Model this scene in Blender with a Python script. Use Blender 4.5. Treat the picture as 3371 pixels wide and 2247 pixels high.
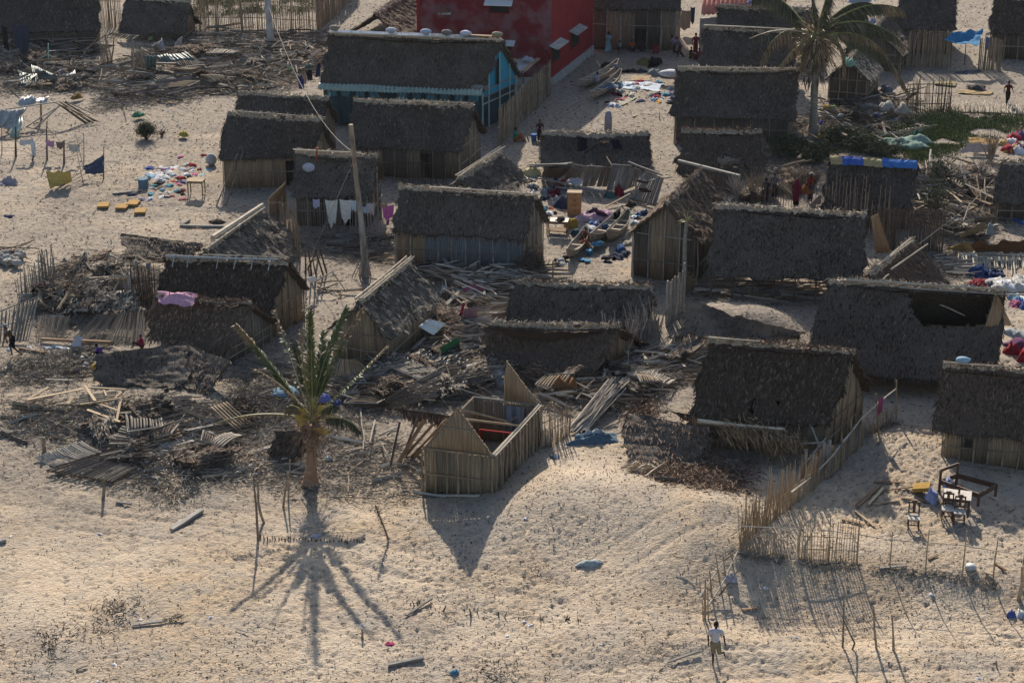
import bpy, math, random
import numpy as np
from mathutils import Vector, Matrix, Quaternion
random.seed(7); NR = np.random.RandomState(7)
SC = bpy.context.scene
COL = SC.collection
for o in list(bpy.data.objects): bpy.data.objects.remove(o)
# ---------------------------------------------------------------- camera, sky, sun, exposure
CAM_H = 34.3; PITCH = math.radians(22.5); FPX = 6320.0; PW, PH = 3371.0, 2247.0
cam = bpy.data.cameras.new('camera'); camo = bpy.data.objects.new('camera', cam); COL.objects.link(camo)
camo.location = (0, 0, CAM_H); camo.rotation_euler = (math.pi/2 - PITCH, 0, 0)
cam.sensor_width = 36; cam.lens = 36*FPX/PW; cam.clip_start = 0.5; cam.clip_end = 3000
SC.camera = camo
SUN_EL = math.radians(29.5); SUN_AZ = math.radians(-5)      # azimuth from +Y towards +X
world = bpy.data.worlds.new('World'); SC.world = world; world.use_nodes = True
wn = world.node_tree; sky = wn.nodes.new('ShaderNodeTexSky'); sky.sky_type = 'NISHITA'
sky.sun_disc = False; sky.sun_elevation = SUN_EL; sky.sun_rotation = SUN_AZ; sky.dust_density = 1.5
wn.links.new(sky.outputs[0], wn.nodes['Background'].inputs[0]); wn.nodes['Background'].inputs[1].default_value = 0.098
sun = bpy.data.lights.new('sun', 'SUN'); suno = bpy.data.objects.new('sun', sun); COL.objects.link(suno)
sun.energy = 5.0; sun.angle = math.radians(0.6); sun.color = (1.0, 0.90, 0.77)
sd = Vector((math.sin(SUN_AZ)*math.cos(SUN_EL), math.cos(SUN_AZ)*math.cos(SUN_EL), math.sin(SUN_EL)))
suno.rotation_euler = sd.to_track_quat('Z', 'Y').to_euler(); suno.location = (0, 60, 60)
SC.view_settings.view_transform = 'Standard'; SC.view_settings.look = 'None'
SC.view_settings.exposure = 0.74; SC.view_settings.gamma = 1.0
SC.cycles.max_bounces = 5; SC.cycles.diffuse_bounces = 3; SC.cycles.transparent_max_bounces = 4
# ---------------------------------------------------------------- measuring: photograph point -> place on the ground
TILE = {}
for r, (ks, y0) in enumerate((('abcd', 0), ('efgh', 500), ('ijkl', 1050))):
    for k, x0 in zip(ks, (0, 800, 1600, 2471)): TILE[k] = (x0, y0, 900/2352.0)
for k, x0 in zip('mnop', (0, 800, 1600, 2401)): TILE[k] = (x0, 1600, 970/2352.0)
TILE['F'] = (0, 0, 3371/2352.0)
def px(t):
    if isinstance(t[0], str):
        x0, y0, s = TILE[t[0]]; return x0 + t[1]*s, y0 + t[2]*s
    return t[0], t[1]
def ray(t):
    x, y = px(t); u = (x - PW/2)/FPX; v = (y - PH/2)/FPX
    c, s = math.cos(PITCH), math.sin(PITCH)
    return Vector((u, c - v*s, -s - v*c))
def W(t, z=0.0):
    d = ray(t); k = (z - CAM_H)/d.z
    return Vector((d.x*k, d.y*k, z))
def AtY(t, y):                                    # the point of this sight line at depth y
    d = ray(t); k = y/d.y
    return Vector((d.x*k, y, CAM_H + d.z*k))
def OnWall(t, A, B, off=0.0):                     # the point of this sight line on the vertical plane through A and B
    d = ray(t); n = Vector((B.y - A.y, A.x - B.x, 0)).normalized()
    if n.y > 0: n = -n
    A2 = A + n*off
    k = (A2.x*n.x + A2.y*n.y)/(d.x*n.x + d.y*n.y)
    return Vector((d.x*k, d.y*k, CAM_H + d.z*k))
def proj(p):
    c, s = math.cos(PITCH), math.sin(PITCH); z = p[2] - CAM_H
    dep = p[1]*c - z*s; up = p[1]*s + z*c
    return PW/2 + FPX*p[0]/dep, PH/2 - FPX*up/dep
def ppm(t):                                       # photograph pixels per metre there
    p = W(t); return FPX/(p.y*math.cos(PITCH) + (CAM_H)*math.sin(PITCH))
# ---------------------------------------------------------------- noise
_L = np.random.RandomState(3).rand(256, 256)
def vn(x, y, seed=0):
    x = np.asarray(x, float) + seed*17.31; y = np.asarray(y, float) + seed*9.77
    xi = np.floor(x).astype(int); yi = np.floor(y).astype(int); fx = x - xi; fy = y - yi
    fx = fx*fx*(3-2*fx); fy = fy*fy*(3-2*fy)
    a = _L[xi & 255, yi & 255]; b = _L[(xi+1) & 255, yi & 255]; c = _L[xi & 255, (yi+1) & 255]; d = _L[(xi+1) & 255, (yi+1) & 255]
    return (a*(1-fx)+b*fx)*(1-fy) + (c*(1-fx)+d*fx)*fy - .5
def fbm(x, y, n=3, seed=0):
    r = 0; a = 1.0
    for i in range(n): r = r + a*vn(x*2**i, y*2**i, seed+i*3); a *= .5
    return r
# ---------------------------------------------------------------- the lie of the ground (metres)
HILLS = []
def hill(t, h, rx, ry, rot=0):
    p = W(t); HILLS.append((p.x, p.y, h, rx, ry, math.radians(rot)))
hill((1950, 1690), 1.1, 4.6, 2.8, 20); hill((2250, 1780), .8, 2.0, 3.8, -20); hill((2380, 1735), .30, 1.3, 1.0)
hill((1750, 1560), .25, 2.5, 2.5); hill((2330, 1900), .35, 2.2, 3, -30); hill((2900, 1850), .25, 5.0, 1.6, -12)
hill((2500, 1830), .25, 2.2, 1.3); hill((3250, 1900), .30, 2.5, 1.2, -10); hill((2900, 2020), -.35, 6, 2.0, -5)
hill((2550, 2000), -.25, 3, 2.0); hill((2200, 2130), .25, 4, 1.5, 5); hill((2600, 2190), -.2, 5, 1.0)
hill((3000, 1500), .35, 2.2, 4.5, -10); hill((300, 960), .5, 4, 4); hill((430, 980), .4, 3, 3); hill((150, 1330), .25, 5, 3)
hill((600, 1330), .35, 4, 3); hill((600, 1650), -.15, 6, 3); hill((1250, 1730), .15, 4, 2); hill((200, 620), .2, 7, 4)
hill((2400, 1080), .9, 2.6, 2.6); hill((2560, 1110), .6, 2.0, 2.0); hill((900, 1250), .25, 3, 3); hill((2150, 1350), .2, 3, 4)
def gz(x, y):
    x = np.asarray(x, float); y = np.asarray(y, float); z = np.zeros(np.broadcast(x, y).shape)
    for (cx, cy, h, rx, ry, r) in HILLS:
        dx = x - cx; dy = y - cy; a = dx*math.cos(r) + dy*math.sin(r); b = -dx*math.sin(r) + dy*math.cos(r)
        z = z + h*np.exp(-(a/rx)**2 - (b/ry)**2)
    z = z + .22*fbm(x*.12, y*.12, 2, 5) + .07*fbm(x*.5, y*.5, 2, 8)
    return z
def G(t, dz=0.0):                                 # where a photograph point meets the ground, dz above it
    z = 0.0
    for _ in range(6):
        p = W(t, z + dz); z = float(gz(p.x, p.y))
    p = W(t, z + dz); return p
def gnd(p, dz=0.0): return Vector((p[0], p[1], float(gz(p[0], p[1])) + dz))
# ---------------------------------------------------------------- objects
WL = {}
def wl(o): return WL.get(o.name, Vector((0, 0, 0)))
def tag(o, label=None, cat=None, group=None, kind=None):
    if label: o['label'] = label
    if cat: o['category'] = cat
    if group: o['group'] = group
    if kind: o['kind'] = kind
    elif cat: o['kind'] = 'thing'
    return o
def thing(name, label, cat, loc, group=None):
    o = bpy.data.objects.new(name, None); COL.objects.link(o); o.location = loc; o.empty_display_size = .3
    WL[o.name] = Vector(loc); return tag(o, label, cat, group)
def mk(name, V, Fc, m, parent=None, uv=None, smooth=False, loc=None, mats=None, mi=None, attr=None):
    V = np.asarray(V, float).reshape(-1, 3)
    if loc is None:
        loc = Vector(V.mean(0)); loc.z = float(V[:, 2].min())
        if parent is not None: loc = wl(parent).copy()
    loc = Vector(loc)
    me = bpy.data.meshes.new(name)
    if isinstance(Fc, np.ndarray):
        n, k = Fc.shape
        me.vertices.add(len(V)); me.vertices.foreach_set('co', (V - np.array(loc)).astype(np.float32).ravel())
        me.loops.add(n*k); me.loops.foreach_set('vertex_index', Fc.astype(np.int32).ravel())
        me.polygons.add(n); me.polygons.foreach_set('loop_start', np.arange(0, n*k, k, dtype=np.int32))
        me.update(calc_edges=True)
    else:
        me.from_pydata((V - np.array(loc)).tolist(), [], Fc); me.update()
    if uv is not None:
        l = me.uv_layers.new(name='UVMap'); vi = np.empty(len(me.loops), np.int32); me.loops.foreach_get('vertex_index', vi)
        l.data.foreach_set('uv', np.asarray(uv, np.float32)[vi].ravel())
    if attr is not None:
        a = me.attributes.new('tint', 'FLOAT', 'POINT'); a.data.foreach_set('value', np.asarray(attr, np.float32))
    if smooth: me.polygons.foreach_set('use_smooth', [True]*len(me.polygons))
    for mm in (mats or [m]): me.materials.append(mm)
    if mi is not None: me.polygons.foreach_set('material_index', np.asarray(mi, np.int32))
    o = bpy.data.objects.new(name, me); COL.objects.link(o)
    if parent is not None: o.parent = parent; o.location = loc - wl(parent)
    else: o.location = loc
    WL[o.name] = loc; return o
class MB:                                          # gathers shapes that become one mesh
    def __init__(s): s.v = []; s.f = []; s.m = []; s.n = 0
    def add(s, V, Fc, m=0):
        V = [tuple(v) for v in V]; s.v += V; s.f += [tuple(i + s.n for i in f) for f in Fc]; s.m += [m]*len(Fc); s.n += len(V)
    def quad(s, a, b, c, d, m=0): s.add([a, b, c, d], [(0, 1, 2, 3)], m)
    def box(s, c, sx, sy, sz, rz=0, m=0):          # centred in x and y, from c.z up
        ca, sa = math.cos(rz), math.sin(rz); V = []
        for z in (0, sz):
            for x, y in ((-.5, -.5), (.5, -.5), (.5, .5), (-.5, .5)):
                X, Y = x*sx, y*sy; V.append((c[0]+X*ca-Y*sa, c[1]+X*sa+Y*ca, c[2]+z))
        s.add(V, [(3, 2, 1, 0), (4, 5, 6, 7), (0, 1, 5, 4), (1, 2, 6, 5), (2, 3, 7, 6), (3, 0, 4, 7)], m)
    def beam(s, p, q, w, t, up=(0, 0, 1), m=0):
        p = Vector(p); q = Vector(q); d = (q-p).normalized(); a = d.cross(Vector(up))
        if a.length < 1e-3: a = d.cross(Vector((0, 1, 0)))
        a.normalize(); b = a.cross(d).normalized(); V = []
        for e in (p, q):
            for x, y in ((-.5, -.5), (.5, -.5), (.5, .5), (-.5, .5)): V.append(e + a*(x*w) + b*(y*t))
        s.add(V, [(3, 2, 1, 0), (4, 5, 6, 7), (0, 1, 5, 4), (1, 2, 6, 5), (2, 3, 7, 6), (3, 0, 4, 7)], m)
    def tube(s, pts, rs, n=6, m=0, cap=True):
        pts = [Vector(p) for p in pts]; V = []; Fc = []; ref = Vector((0.13, .21, 1)) if abs((pts[-1]-pts[0]).normalized().z) < .8 else Vector((1, .1, .1))
        for i, p in enumerate(pts):
            d = (pts[min(i+1, len(pts)-1)] - pts[max(i-1, 0)]).normalized(); a = d.cross(ref).normalized(); b = d.cross(a)
            r = rs[i] if hasattr(rs, '__len__') else rs
            for k in range(n): t = 2*math.pi*k/n; V.append(p + a*(r*math.cos(t)) + b*(r*math.sin(t)))
        for i in range(len(pts)-1):
            for k in range(n): Fc.append((i*n+k, i*n+(k+1) % n, (i+1)*n+(k+1) % n, (i+1)*n+k))
        if cap: Fc += [tuple(range(n-1, -1, -1)), tuple((len(pts)-1)*n+k for k in range(n))]
        s.add(V, Fc, m)
    def ball(s, c, rx, ry, rz, n=8, m=0, jag=0):
        V = []; Fc = []; k = max(4, n//2+1)
        for i in range(1, k):
            for j in range(n):
                a = math.pi*i/k; b = 2*math.pi*j/n; q = 1 + jag*(random.random()-.5)
                V.append((c[0]+rx*math.sin(a)*math.cos(b)*q, c[1]+ry*math.sin(a)*math.sin(b)*q, c[2]+rz*math.cos(a)*q))
        for i in range(k-2):
            for j in range(n): Fc.append((i*n+j, (i+1)*n+j, (i+1)*n+(j+1) % n, i*n+(j+1) % n))
        V += [(c[0], c[1], c[2]+rz), (c[0], c[1], c[2]-rz)]; T = len(V)-2
        for j in range(n): Fc.append((T, j, (j+1) % n)); Fc.append((T+1, (k-2)*n+(j+1) % n, (k-2)*n+j))
        s.add(V, Fc, m)
    def build(s, name, m, parent=None, smooth=False, loc=None):
        ms = m if isinstance(m, list) else [m]
        return mk(name, s.v, s.f, None, parent, smooth=smooth, mats=ms, mi=s.m if len(ms) > 1 else None, loc=loc)
# ---------------------------------------------------------------- materials
MT = {}
def mat(name, c1, c2, sc=(4, 4, 4), coord='Object', rough=.92, bump=.3, dist=.02, rnd=.25, det=4, spec=.15, blotch=None, metal=0, lo=.3, hi=.7, tint=0):
    m = bpy.data.materials.new(name); m.use_nodes = True; nt = m.node_tree; N = nt.nodes; L = nt.links
    b = N['Principled BSDF']; b.inputs['Roughness'].default_value = rough; b.inputs['Specular IOR Level'].default_value = spec; b.inputs['Metallic'].default_value = metal
    tc = N.new('ShaderNodeTexCoord'); mp = N.new('ShaderNodeMapping'); mp.inputs['Scale'].default_value = sc
    src = {'Object': tc.outputs['Object'], 'UV': tc.outputs['UV'], 'Generated': tc.outputs['Generated']}[coord]
    oi = N.new('ShaderNodeObjectInfo'); av = N.new('ShaderNodeVectorMath'); av.operation = 'MULTIPLY_ADD'
    L.new(oi.outputs['Random'], av.inputs[0]); av.inputs[1].default_value = (37, 53, 71); L.new(src, av.inputs[2]); L.new(av.outputs[0], mp.inputs[0])
    nz = N.new('ShaderNodeTexNoise'); nz.inputs['Scale'].default_value = 1; nz.inputs['Detail'].default_value = det; nz.inputs['Roughness'].default_value = .65
    L.new(mp.outputs[0], nz.inputs[0])
    cr = N.new('ShaderNodeValToRGB'); cr.color_ramp.elements[0].position = lo; cr.color_ramp.elements[1].position = hi
    cr.color_ramp.elements[0].color = (*c1, 1); cr.color_ramp.elements[1].color = (*c2, 1); L.new(nz.outputs[0], cr.inputs[0])
    out = cr.outputs[0]
    if blotch:
        n2 = N.new('ShaderNodeTexNoise'); n2.inputs['Scale'].default_value = blotch[1]; n2.inputs['Detail'].default_value = 3; L.new(av.outputs[0], n2.inputs[0])
        r2 = N.new('ShaderNodeValToRGB'); r2.color_ramp.elements[0].position = .42; r2.color_ramp.elements[1].position = .62; L.new(n2.outputs[0], r2.inputs[0])
        mx = N.new('ShaderNodeMix'); mx.data_type = 'RGBA'; mx.inputs[7].default_value = (*blotch[0], 1); L.new(out, mx.inputs[6])
        mu = N.new('ShaderNodeMath'); mu.operation = 'MULTIPLY'; mu.inputs[1].default_value = blotch[2]; L.new(r2.outputs[0], mu.inputs[0]); L.new(mu.outputs[0], mx.inputs[0])
        out = mx.outputs[2]
    hs = N.new('ShaderNodeHueSaturation'); mr = N.new('ShaderNodeMapRange'); mr.inputs[3].default_value = 1-rnd; mr.inputs[4].default_value = 1+rnd
    L.new(oi.outputs['Random'], mr.inputs[0]);
    if tint:
        at = N.new('ShaderNodeAttribute'); at.attribute_name = 'tint'; ml = N.new('ShaderNodeMath'); ml.operation = 'MULTIPLY_ADD'; ml.inputs[1].default_value = tint
        L.new(at.outputs['Fac'], ml.inputs[0]); L.new(mr.outputs[0], ml.inputs[2]); L.new(ml.outputs[0], hs.inputs['Value'])
    else: L.new(mr.outputs[0], hs.inputs['Value'])
    L.new(out, hs.inputs['Color']); L.new(hs.outputs[0], b.inputs['Base Color'])
    if bump:
        bp = N.new('ShaderNodeBump'); bp.inputs['Strength'].default_value = bump; bp.inputs['Distance'].default_value = dist
        L.new(nz.outputs[0], bp.inputs['Height']); L.new(bp.outputs[0], b.inputs['Normal'])
    MT[name] = m; return m
def hexc(h):
    h = h.lstrip('#'); return tuple(((int(h[i:i+2], 16)/255)+.0)**2.2 for i in (0, 2, 4))
mat('thatch_dark', (.010, .008, .0066), (.125, .098, .076), (17, 5, 1), 'UV', bump=1, dist=.07, rnd=.28, det=8, lo=.32, hi=.68, blotch=((.12, .105, .09), .55, .4))
mat('thatch_brown', (.011, .008, .006), (.135, .095, .067), (15, 6, 1), 'UV', bump=1, dist=.07, rnd=.28, det=8, lo=.32, hi=.68, blotch=((.085, .06, .046), .5, .5))
mat('thatch_grey', (.013, .0105, .009), (.145, .118, .094), (13, 6, 1), 'UV', bump=1, dist=.05, rnd=.28, det=6, blotch=((.19, .165, .135), .7, .4))
mat('thatch_sand', (.04, .034, .03), (.17, .145, .12), (16, 10, 1), 'UV', bump=1, dist=.05, rnd=.1, det=5, blotch=((.27, .225, .17), .5, .7))
mat('thatch_cap', (.10, .08, .06), (.58, .49, .37), (22, 12, 1), 'UV', bump=1, dist=.05, rnd=.1, det=5)
mat('straw_dark', (.014, .011, .009), (.16, .122, .09), (3, 3, 3), bump=0, rnd=.1, tint=.85)
mat('straw_grey', (.09, .078, .064), (.34, .295, .235), (3, 3, 3), bump=0, rnd=.1, tint=.7)
mat('straw_pale', (.26, .20, .145), (.66, .57, .44), (5, 5, 5), bump=0, rnd=.1, tint=.5)
mat('straw_red', (.06, .038, .028), (.27, .185, .13), (5, 5, 5), bump=0, rnd=.1, tint=.5)
mat('stalk', (.13, .095, .06), (.34, .26, .17), (22, .8, 1), 'UV', bump=.3, rnd=.12, det=3, blotch=((.12, .10, .085), .8, .5))
mat('stalk_tan', (.19, .135, .08), (.44, .33, .21), (22, .8, 1), 'UV', bump=.3, rnd=.1, det=3, blotch=((.20, .16, .12), .8, .4))
mat('stalk_grey', (.10, .088, .075), (.28, .245, .20), (20, .8, 1), 'UV', bump=.3, rnd=.15, det=3, blotch=((.09, .08, .07), .8, .5))
mat('stalk_dark', (.05, .04, .034), (.16, .13, .10), (20, .8, 1), 'UV', bump=.3, rnd=.15, det=3)
mat('stalk_blue', (.10, .11, .12), (.27, .29, .30), (8, .8, 1), 'UV', bump=.2, rnd=.15, det=3, blotch=((.12, .16, .17), 1.2, .6))
mat('board_blue', (.05, .16, .22), (.10, .28, .36), (8, .8, 1), 'UV', bump=.2, rnd=.25, det=3)
mat('pole_wood', (.12, .088, .06), (.33, .26, .185), (1.5, 1.5, 6), 'Generated', bump=.2, rnd=.3)
mat('pole_grey', (.13, .115, .10), (.33, .30, .26), (1.5, 1.5, 6), 'Generated', bump=.2, rnd=.35)
mat('pole_dark', (.045, .033, .026), (.15, .11, .08), (1.5, 1.5, 6), 'Generated', bump=.2, rnd=.3)
mat('pole_pale', (.30, .25, .19), (.58, .51, .40), (1.5, 1.5, 6), 'Generated', bump=.2, rnd=.2)
mat('reed', (.17, .12, .075), (.38, .29, .19), (1.5, 1.5, 5), 'Generated', bump=.2, rnd=.3)
mat('plank_grey', (.12, .11, .10), (.33, .31, .28), (2, 8, 2), 'Generated', bump=.3, rnd=.3)
mat('plank_brown', (.10, .065, .04), (.30, .20, .125), (2, 8, 2), 'Generated', bump=.3, rnd=.3)
mat('plank_tan', (.26, .19, .12), (.48, .38, .26), (2, 8, 2), 'Generated', bump=.3, rnd=.2)
mat('furniture', (.045, .025, .017), (.10, .055, .035), (8, 8, 8), rough=.6, bump=.1, rnd=.1, spec=.3)
mat('canoe_wood', (.16, .13, .10), (.36, .30, .235), (3, 3, 8), bump=.25, rnd=.15)
mat('metal_white', (.50, .52, .53), (.80, .82, .82), (2, 2, 2), rough=.45, bump=.05, rnd=.1, spec=.5, blotch=((.35, .30, .25), 2, .3))
mat('metal_grey', (.22, .24, .25), (.46, .50, .52), (3, 3, 3), rough=.5, bump=.05, rnd=.25, spec=.5, blotch=((.25, .18, .12), 2, .4))
mat('metal_green', (.17, .24, .20), (.30, .40, .34), (3, 3, 3), rough=.55, bump=.05, rnd=.1, spec=.4, blotch=((.35, .42, .36), 1, .5))
mat('metal_dark', (.03, .06, .055), (.09, .14, .13), (3, 3, 3), rough=.55, bump=.05, rnd=.2, spec=.4)
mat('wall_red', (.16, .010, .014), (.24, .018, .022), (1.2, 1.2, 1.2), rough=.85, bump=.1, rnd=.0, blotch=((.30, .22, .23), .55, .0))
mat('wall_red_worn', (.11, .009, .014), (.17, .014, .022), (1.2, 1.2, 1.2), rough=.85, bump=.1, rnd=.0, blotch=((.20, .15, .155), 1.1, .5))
mat('concrete', (.22, .21, .19), (.42, .40, .37), (3, 3, 3), bump=.2, rnd=.1)
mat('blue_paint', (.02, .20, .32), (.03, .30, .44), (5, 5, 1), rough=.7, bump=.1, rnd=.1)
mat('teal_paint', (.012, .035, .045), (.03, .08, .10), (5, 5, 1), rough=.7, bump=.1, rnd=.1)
mat('pale_green_paint', (.25, .38, .33), (.40, .52, .45), (5, 5, 5), rough=.7, bump=.1, rnd=.1)
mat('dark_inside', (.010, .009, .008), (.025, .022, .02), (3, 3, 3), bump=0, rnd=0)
mat('roof_tile', (.42, .13, .09), (.62, .24, .17), (3, 3, 3), bump=.2, rnd=.1)
mat('bark', (.17, .10, .065), (.36, .23, .15), (3, 3, 22), rough=.95, bump=.7, dist=.04, rnd=.05)
mat('bark_grey', (.13, .115, .095), (.30, .27, .225), (3, 3, 14), bump=.6, dist=.03, rnd=.05)
mat('frond_green', (.035, .055, .014), (.13, .155, .05), (6, 6, 6), rough=.45, bump=0, rnd=.1, spec=.5, tint=.4)
mat('frond_dry', (.14, .09, .05), (.34, .24, .13), (6, 6, 6), rough=.6, bump=0, rnd=.15, spec=.3, tint=.4)
mat('frond_olive', (.045, .05, .022), (.13, .115, .055), (6, 6, 6), rough=.5, bump=0, rnd=.15, spec=.4, tint=.4)
mat('rachis', (.16, .17, .05), (.34, .32, .12), (6, 6, 6), rough=.5, bump=0, rnd=.15, spec=.3)
mat('rachis_dry', (.26, .20, .13), (.50, .42, .30), (6, 6, 6), rough=.6, bump=0, rnd=.15, spec=.3)
mat('grass', (.035, .055, .016), (.13, .16, .05), (3, 3, 3), bump=0, rnd=.1, tint=.6)
mat('shrub', (.02, .027, .012), (.07, .085, .04), (3, 3, 3), bump=0, rnd=.1, tint=.6)
mat('skin', (.035, .018, .011), (.065, .035, .022), (6, 6, 6), rough=.55, bump=0, rnd=.1, spec=.3)
mat('hair', (.008, .007, .006), (.018, .015, .013), (20, 20, 20), bump=.3, rnd=0)
mat('rope', (.22, .19, .155), (.33, .30, .25), (5, 5, 5), bump=0, rnd=.1)
mat('black_metal', (.02, .02, .022), (.05, .05, .055), (5, 5, 5), rough=.5, bump=0, rnd=.1)
CC = {}
def cloth(c, name=None):
    if c in CC: return CC[c]
    b = hexc(c); lm = sum(b)/3; b = tuple((v*.88+lm*.12)*.72 for v in b); m = mat('cloth_' + c.strip('#'), tuple(v*.75 for v in b), b, (7, 7, 7), rough=.9, bump=.4, dist=.03, rnd=.06, spec=.1, lo=.35, hi=.6)
    CC[c] = m; return m
# ---------------------------------------------------------------- shared stick and plank meshes
_units = {}
def unit_stick(m, k, n=6):
    key = ('s', m.name, k, n)
    if key in _units: return _units[key]
    R = random.Random(k*31+5); pts = []; rs = []; a = R.uniform(0, 6.28); bend = (0, .3, .6, 1.0, 1.6, .15)[k % 6]*.012
    J = 4
    for i in range(J+1):
        t = i/J; off = bend*math.sin(t*math.pi) + R.uniform(-1, 1)*bend*.4*(0 < i < J)
        pts.append((math.cos(a)*off, math.sin(a)*off, t)); rs.append(1.0 - .35*t + R.uniform(-.08, .08))
    V = []; Fc = []
    for i, (p, r) in enumerate(zip(pts, rs)):
        for j in range(n):
            q = 2*math.pi*j/n; V.append((p[0]*70 + r*math.cos(q), p[1]*70 + r*math.sin(q), p[2]))
    for i in range(J):
        for j in range(n): Fc.append((i*n+j, i*n+(j+1) % n, (i+1)*n+(j+1) % n, (i+1)*n+j))
    Fc += [tuple(range(n-1, -1, -1)), tuple(J*n+j for j in range(n))]
    me = bpy.data.meshes.new('stick'); me.from_pydata(V, [], Fc); me.update(); me.materials.append(m); _units[key] = me; return me
def stick(name, p, q, r, m, parent=None, k=None, n=6):
    p = Vector(p); q = Vector(q); d = q - p; L = max(d.length, 1e-3)
    o = bpy.data.objects.new(name, unit_stick(m, random.randrange(6) if k is None else k, n)); COL.objects.link(o)
    R = d.to_track_quat('Z', 'Y').to_matrix().to_4x4() @ Matrix.Rotation(random.uniform(0, 6.28), 4, 'Z')
    base = p - (wl(parent) if parent is not None else Vector((0, 0, 0)))
    M = Matrix.Translation(base) @ R @ Matrix.Diagonal((r, r, L, 1))
    if parent is not None: o.parent = parent
    o.matrix_basis = M; WL[o.name] = p; return o
def unit_plank(m, k):
    key = ('p', m.name, k)
    if key in _units: return _units[key]
    R = random.Random(k*17+3); V = []; Fc = []; J = 3
    for i in range(J+1):
        t = i/J; c = R.uniform(-.04, .04)
        for x, y in ((-.5, -.5), (.5, -.5), (.5, .5), (-.5, .5)):
            V.append((x*R.uniform(.9, 1.05)+c, y*1.0 + c*2, t + (R.uniform(-.02, .02) if i in (0, J) else 0)))
    for i in range(J):
        for j in range(4): Fc.append((i*4+j, i*4+(j+1) % 4, (i+1)*4+(j+1) % 4, (i+1)*4+j))
    Fc += [(3, 2, 1, 0), (J*4, J*4+1, J*4+2, J*4+3)]
    me = bpy.data.meshes.new('plank'); me.from_pydata(V, [], Fc); me.update(); me.materials.append(m); _units[key] = me; return me
def plank(name, p, q, w, t, m, parent=None, up=(0, 0, 1)):
    p = Vector(p); q = Vector(q); d = q - p; L = max(d.length, 1e-3); dn = d.normalized(); u = Vector(up); u = (u - dn*u.dot(dn))
    if u.length < 1e-3: u = Vector((0, 1, 0)); u = (u - dn*u.dot(dn))
    u.normalize(); s = u.cross(dn).normalized()
    R = Matrix((s, u, dn)).transposed().to_4x4()
    o = bpy.data.objects.new(name, unit_plank(m, random.randrange(5))); COL.objects.link(o)
    base = p - (wl(parent) if parent is not None else Vector((0, 0, 0)))
    if parent is not None: o.parent = parent
    o.matrix_basis = Matrix.Translation(base) @ R @ Matrix.Diagonal((w, t, L, 1)); WL[o.name] = p; return o
# ---------------------------------------------------------------- blades: thousands of little leaves or straws in one mesh
def blades(name, P0, D, L, Wd, m, parent=None, side=None, bend=0.25, kind='stuff', loc=None):
    P0 = np.asarray(P0, float); D = np.asarray(D, float); n = len(P0)
    if n == 0: return None
    D = D/np.maximum(np.linalg.norm(D, axis=1, keepdims=True), 1e-6)
    L = np.broadcast_to(L, (n,))[:, None]; Wd = np.broadcast_to(Wd, (n,))[:, None]
    if side is None: side = np.cross(D, NR.normal(size=(n, 3)))
    S = side/np.maximum(np.linalg.norm(side, axis=1, keepdims=True), 1e-6)
    mid = P0 + D*L*.5; tip = P0 + D*L; tip[:, 2] -= (L*bend)[:, 0]
    V = np.stack([P0 - S*Wd*.35, P0 + S*Wd*.35, mid - S*Wd*.5, mid + S*Wd*.5, tip], 1).reshape(-1, 3)
    b = np.arange(n)[:, None]*5
    q = b + np.array([[0, 1, 3, 2]]); t = b + np.array([[2, 3, 4]])
    Fc = np.vstack([np.hstack([q[:, :3]]), np.hstack([q[:, [0, 2, 3]]]), t])
    tint = np.repeat(NR.uniform(-1, 1, n), 5)
    o = mk(name, V, Fc, m, parent, attr=tint, loc=loc)
    if kind: o['kind'] = kind
    elif cat: o['kind'] = 'thing'
    return o
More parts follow.
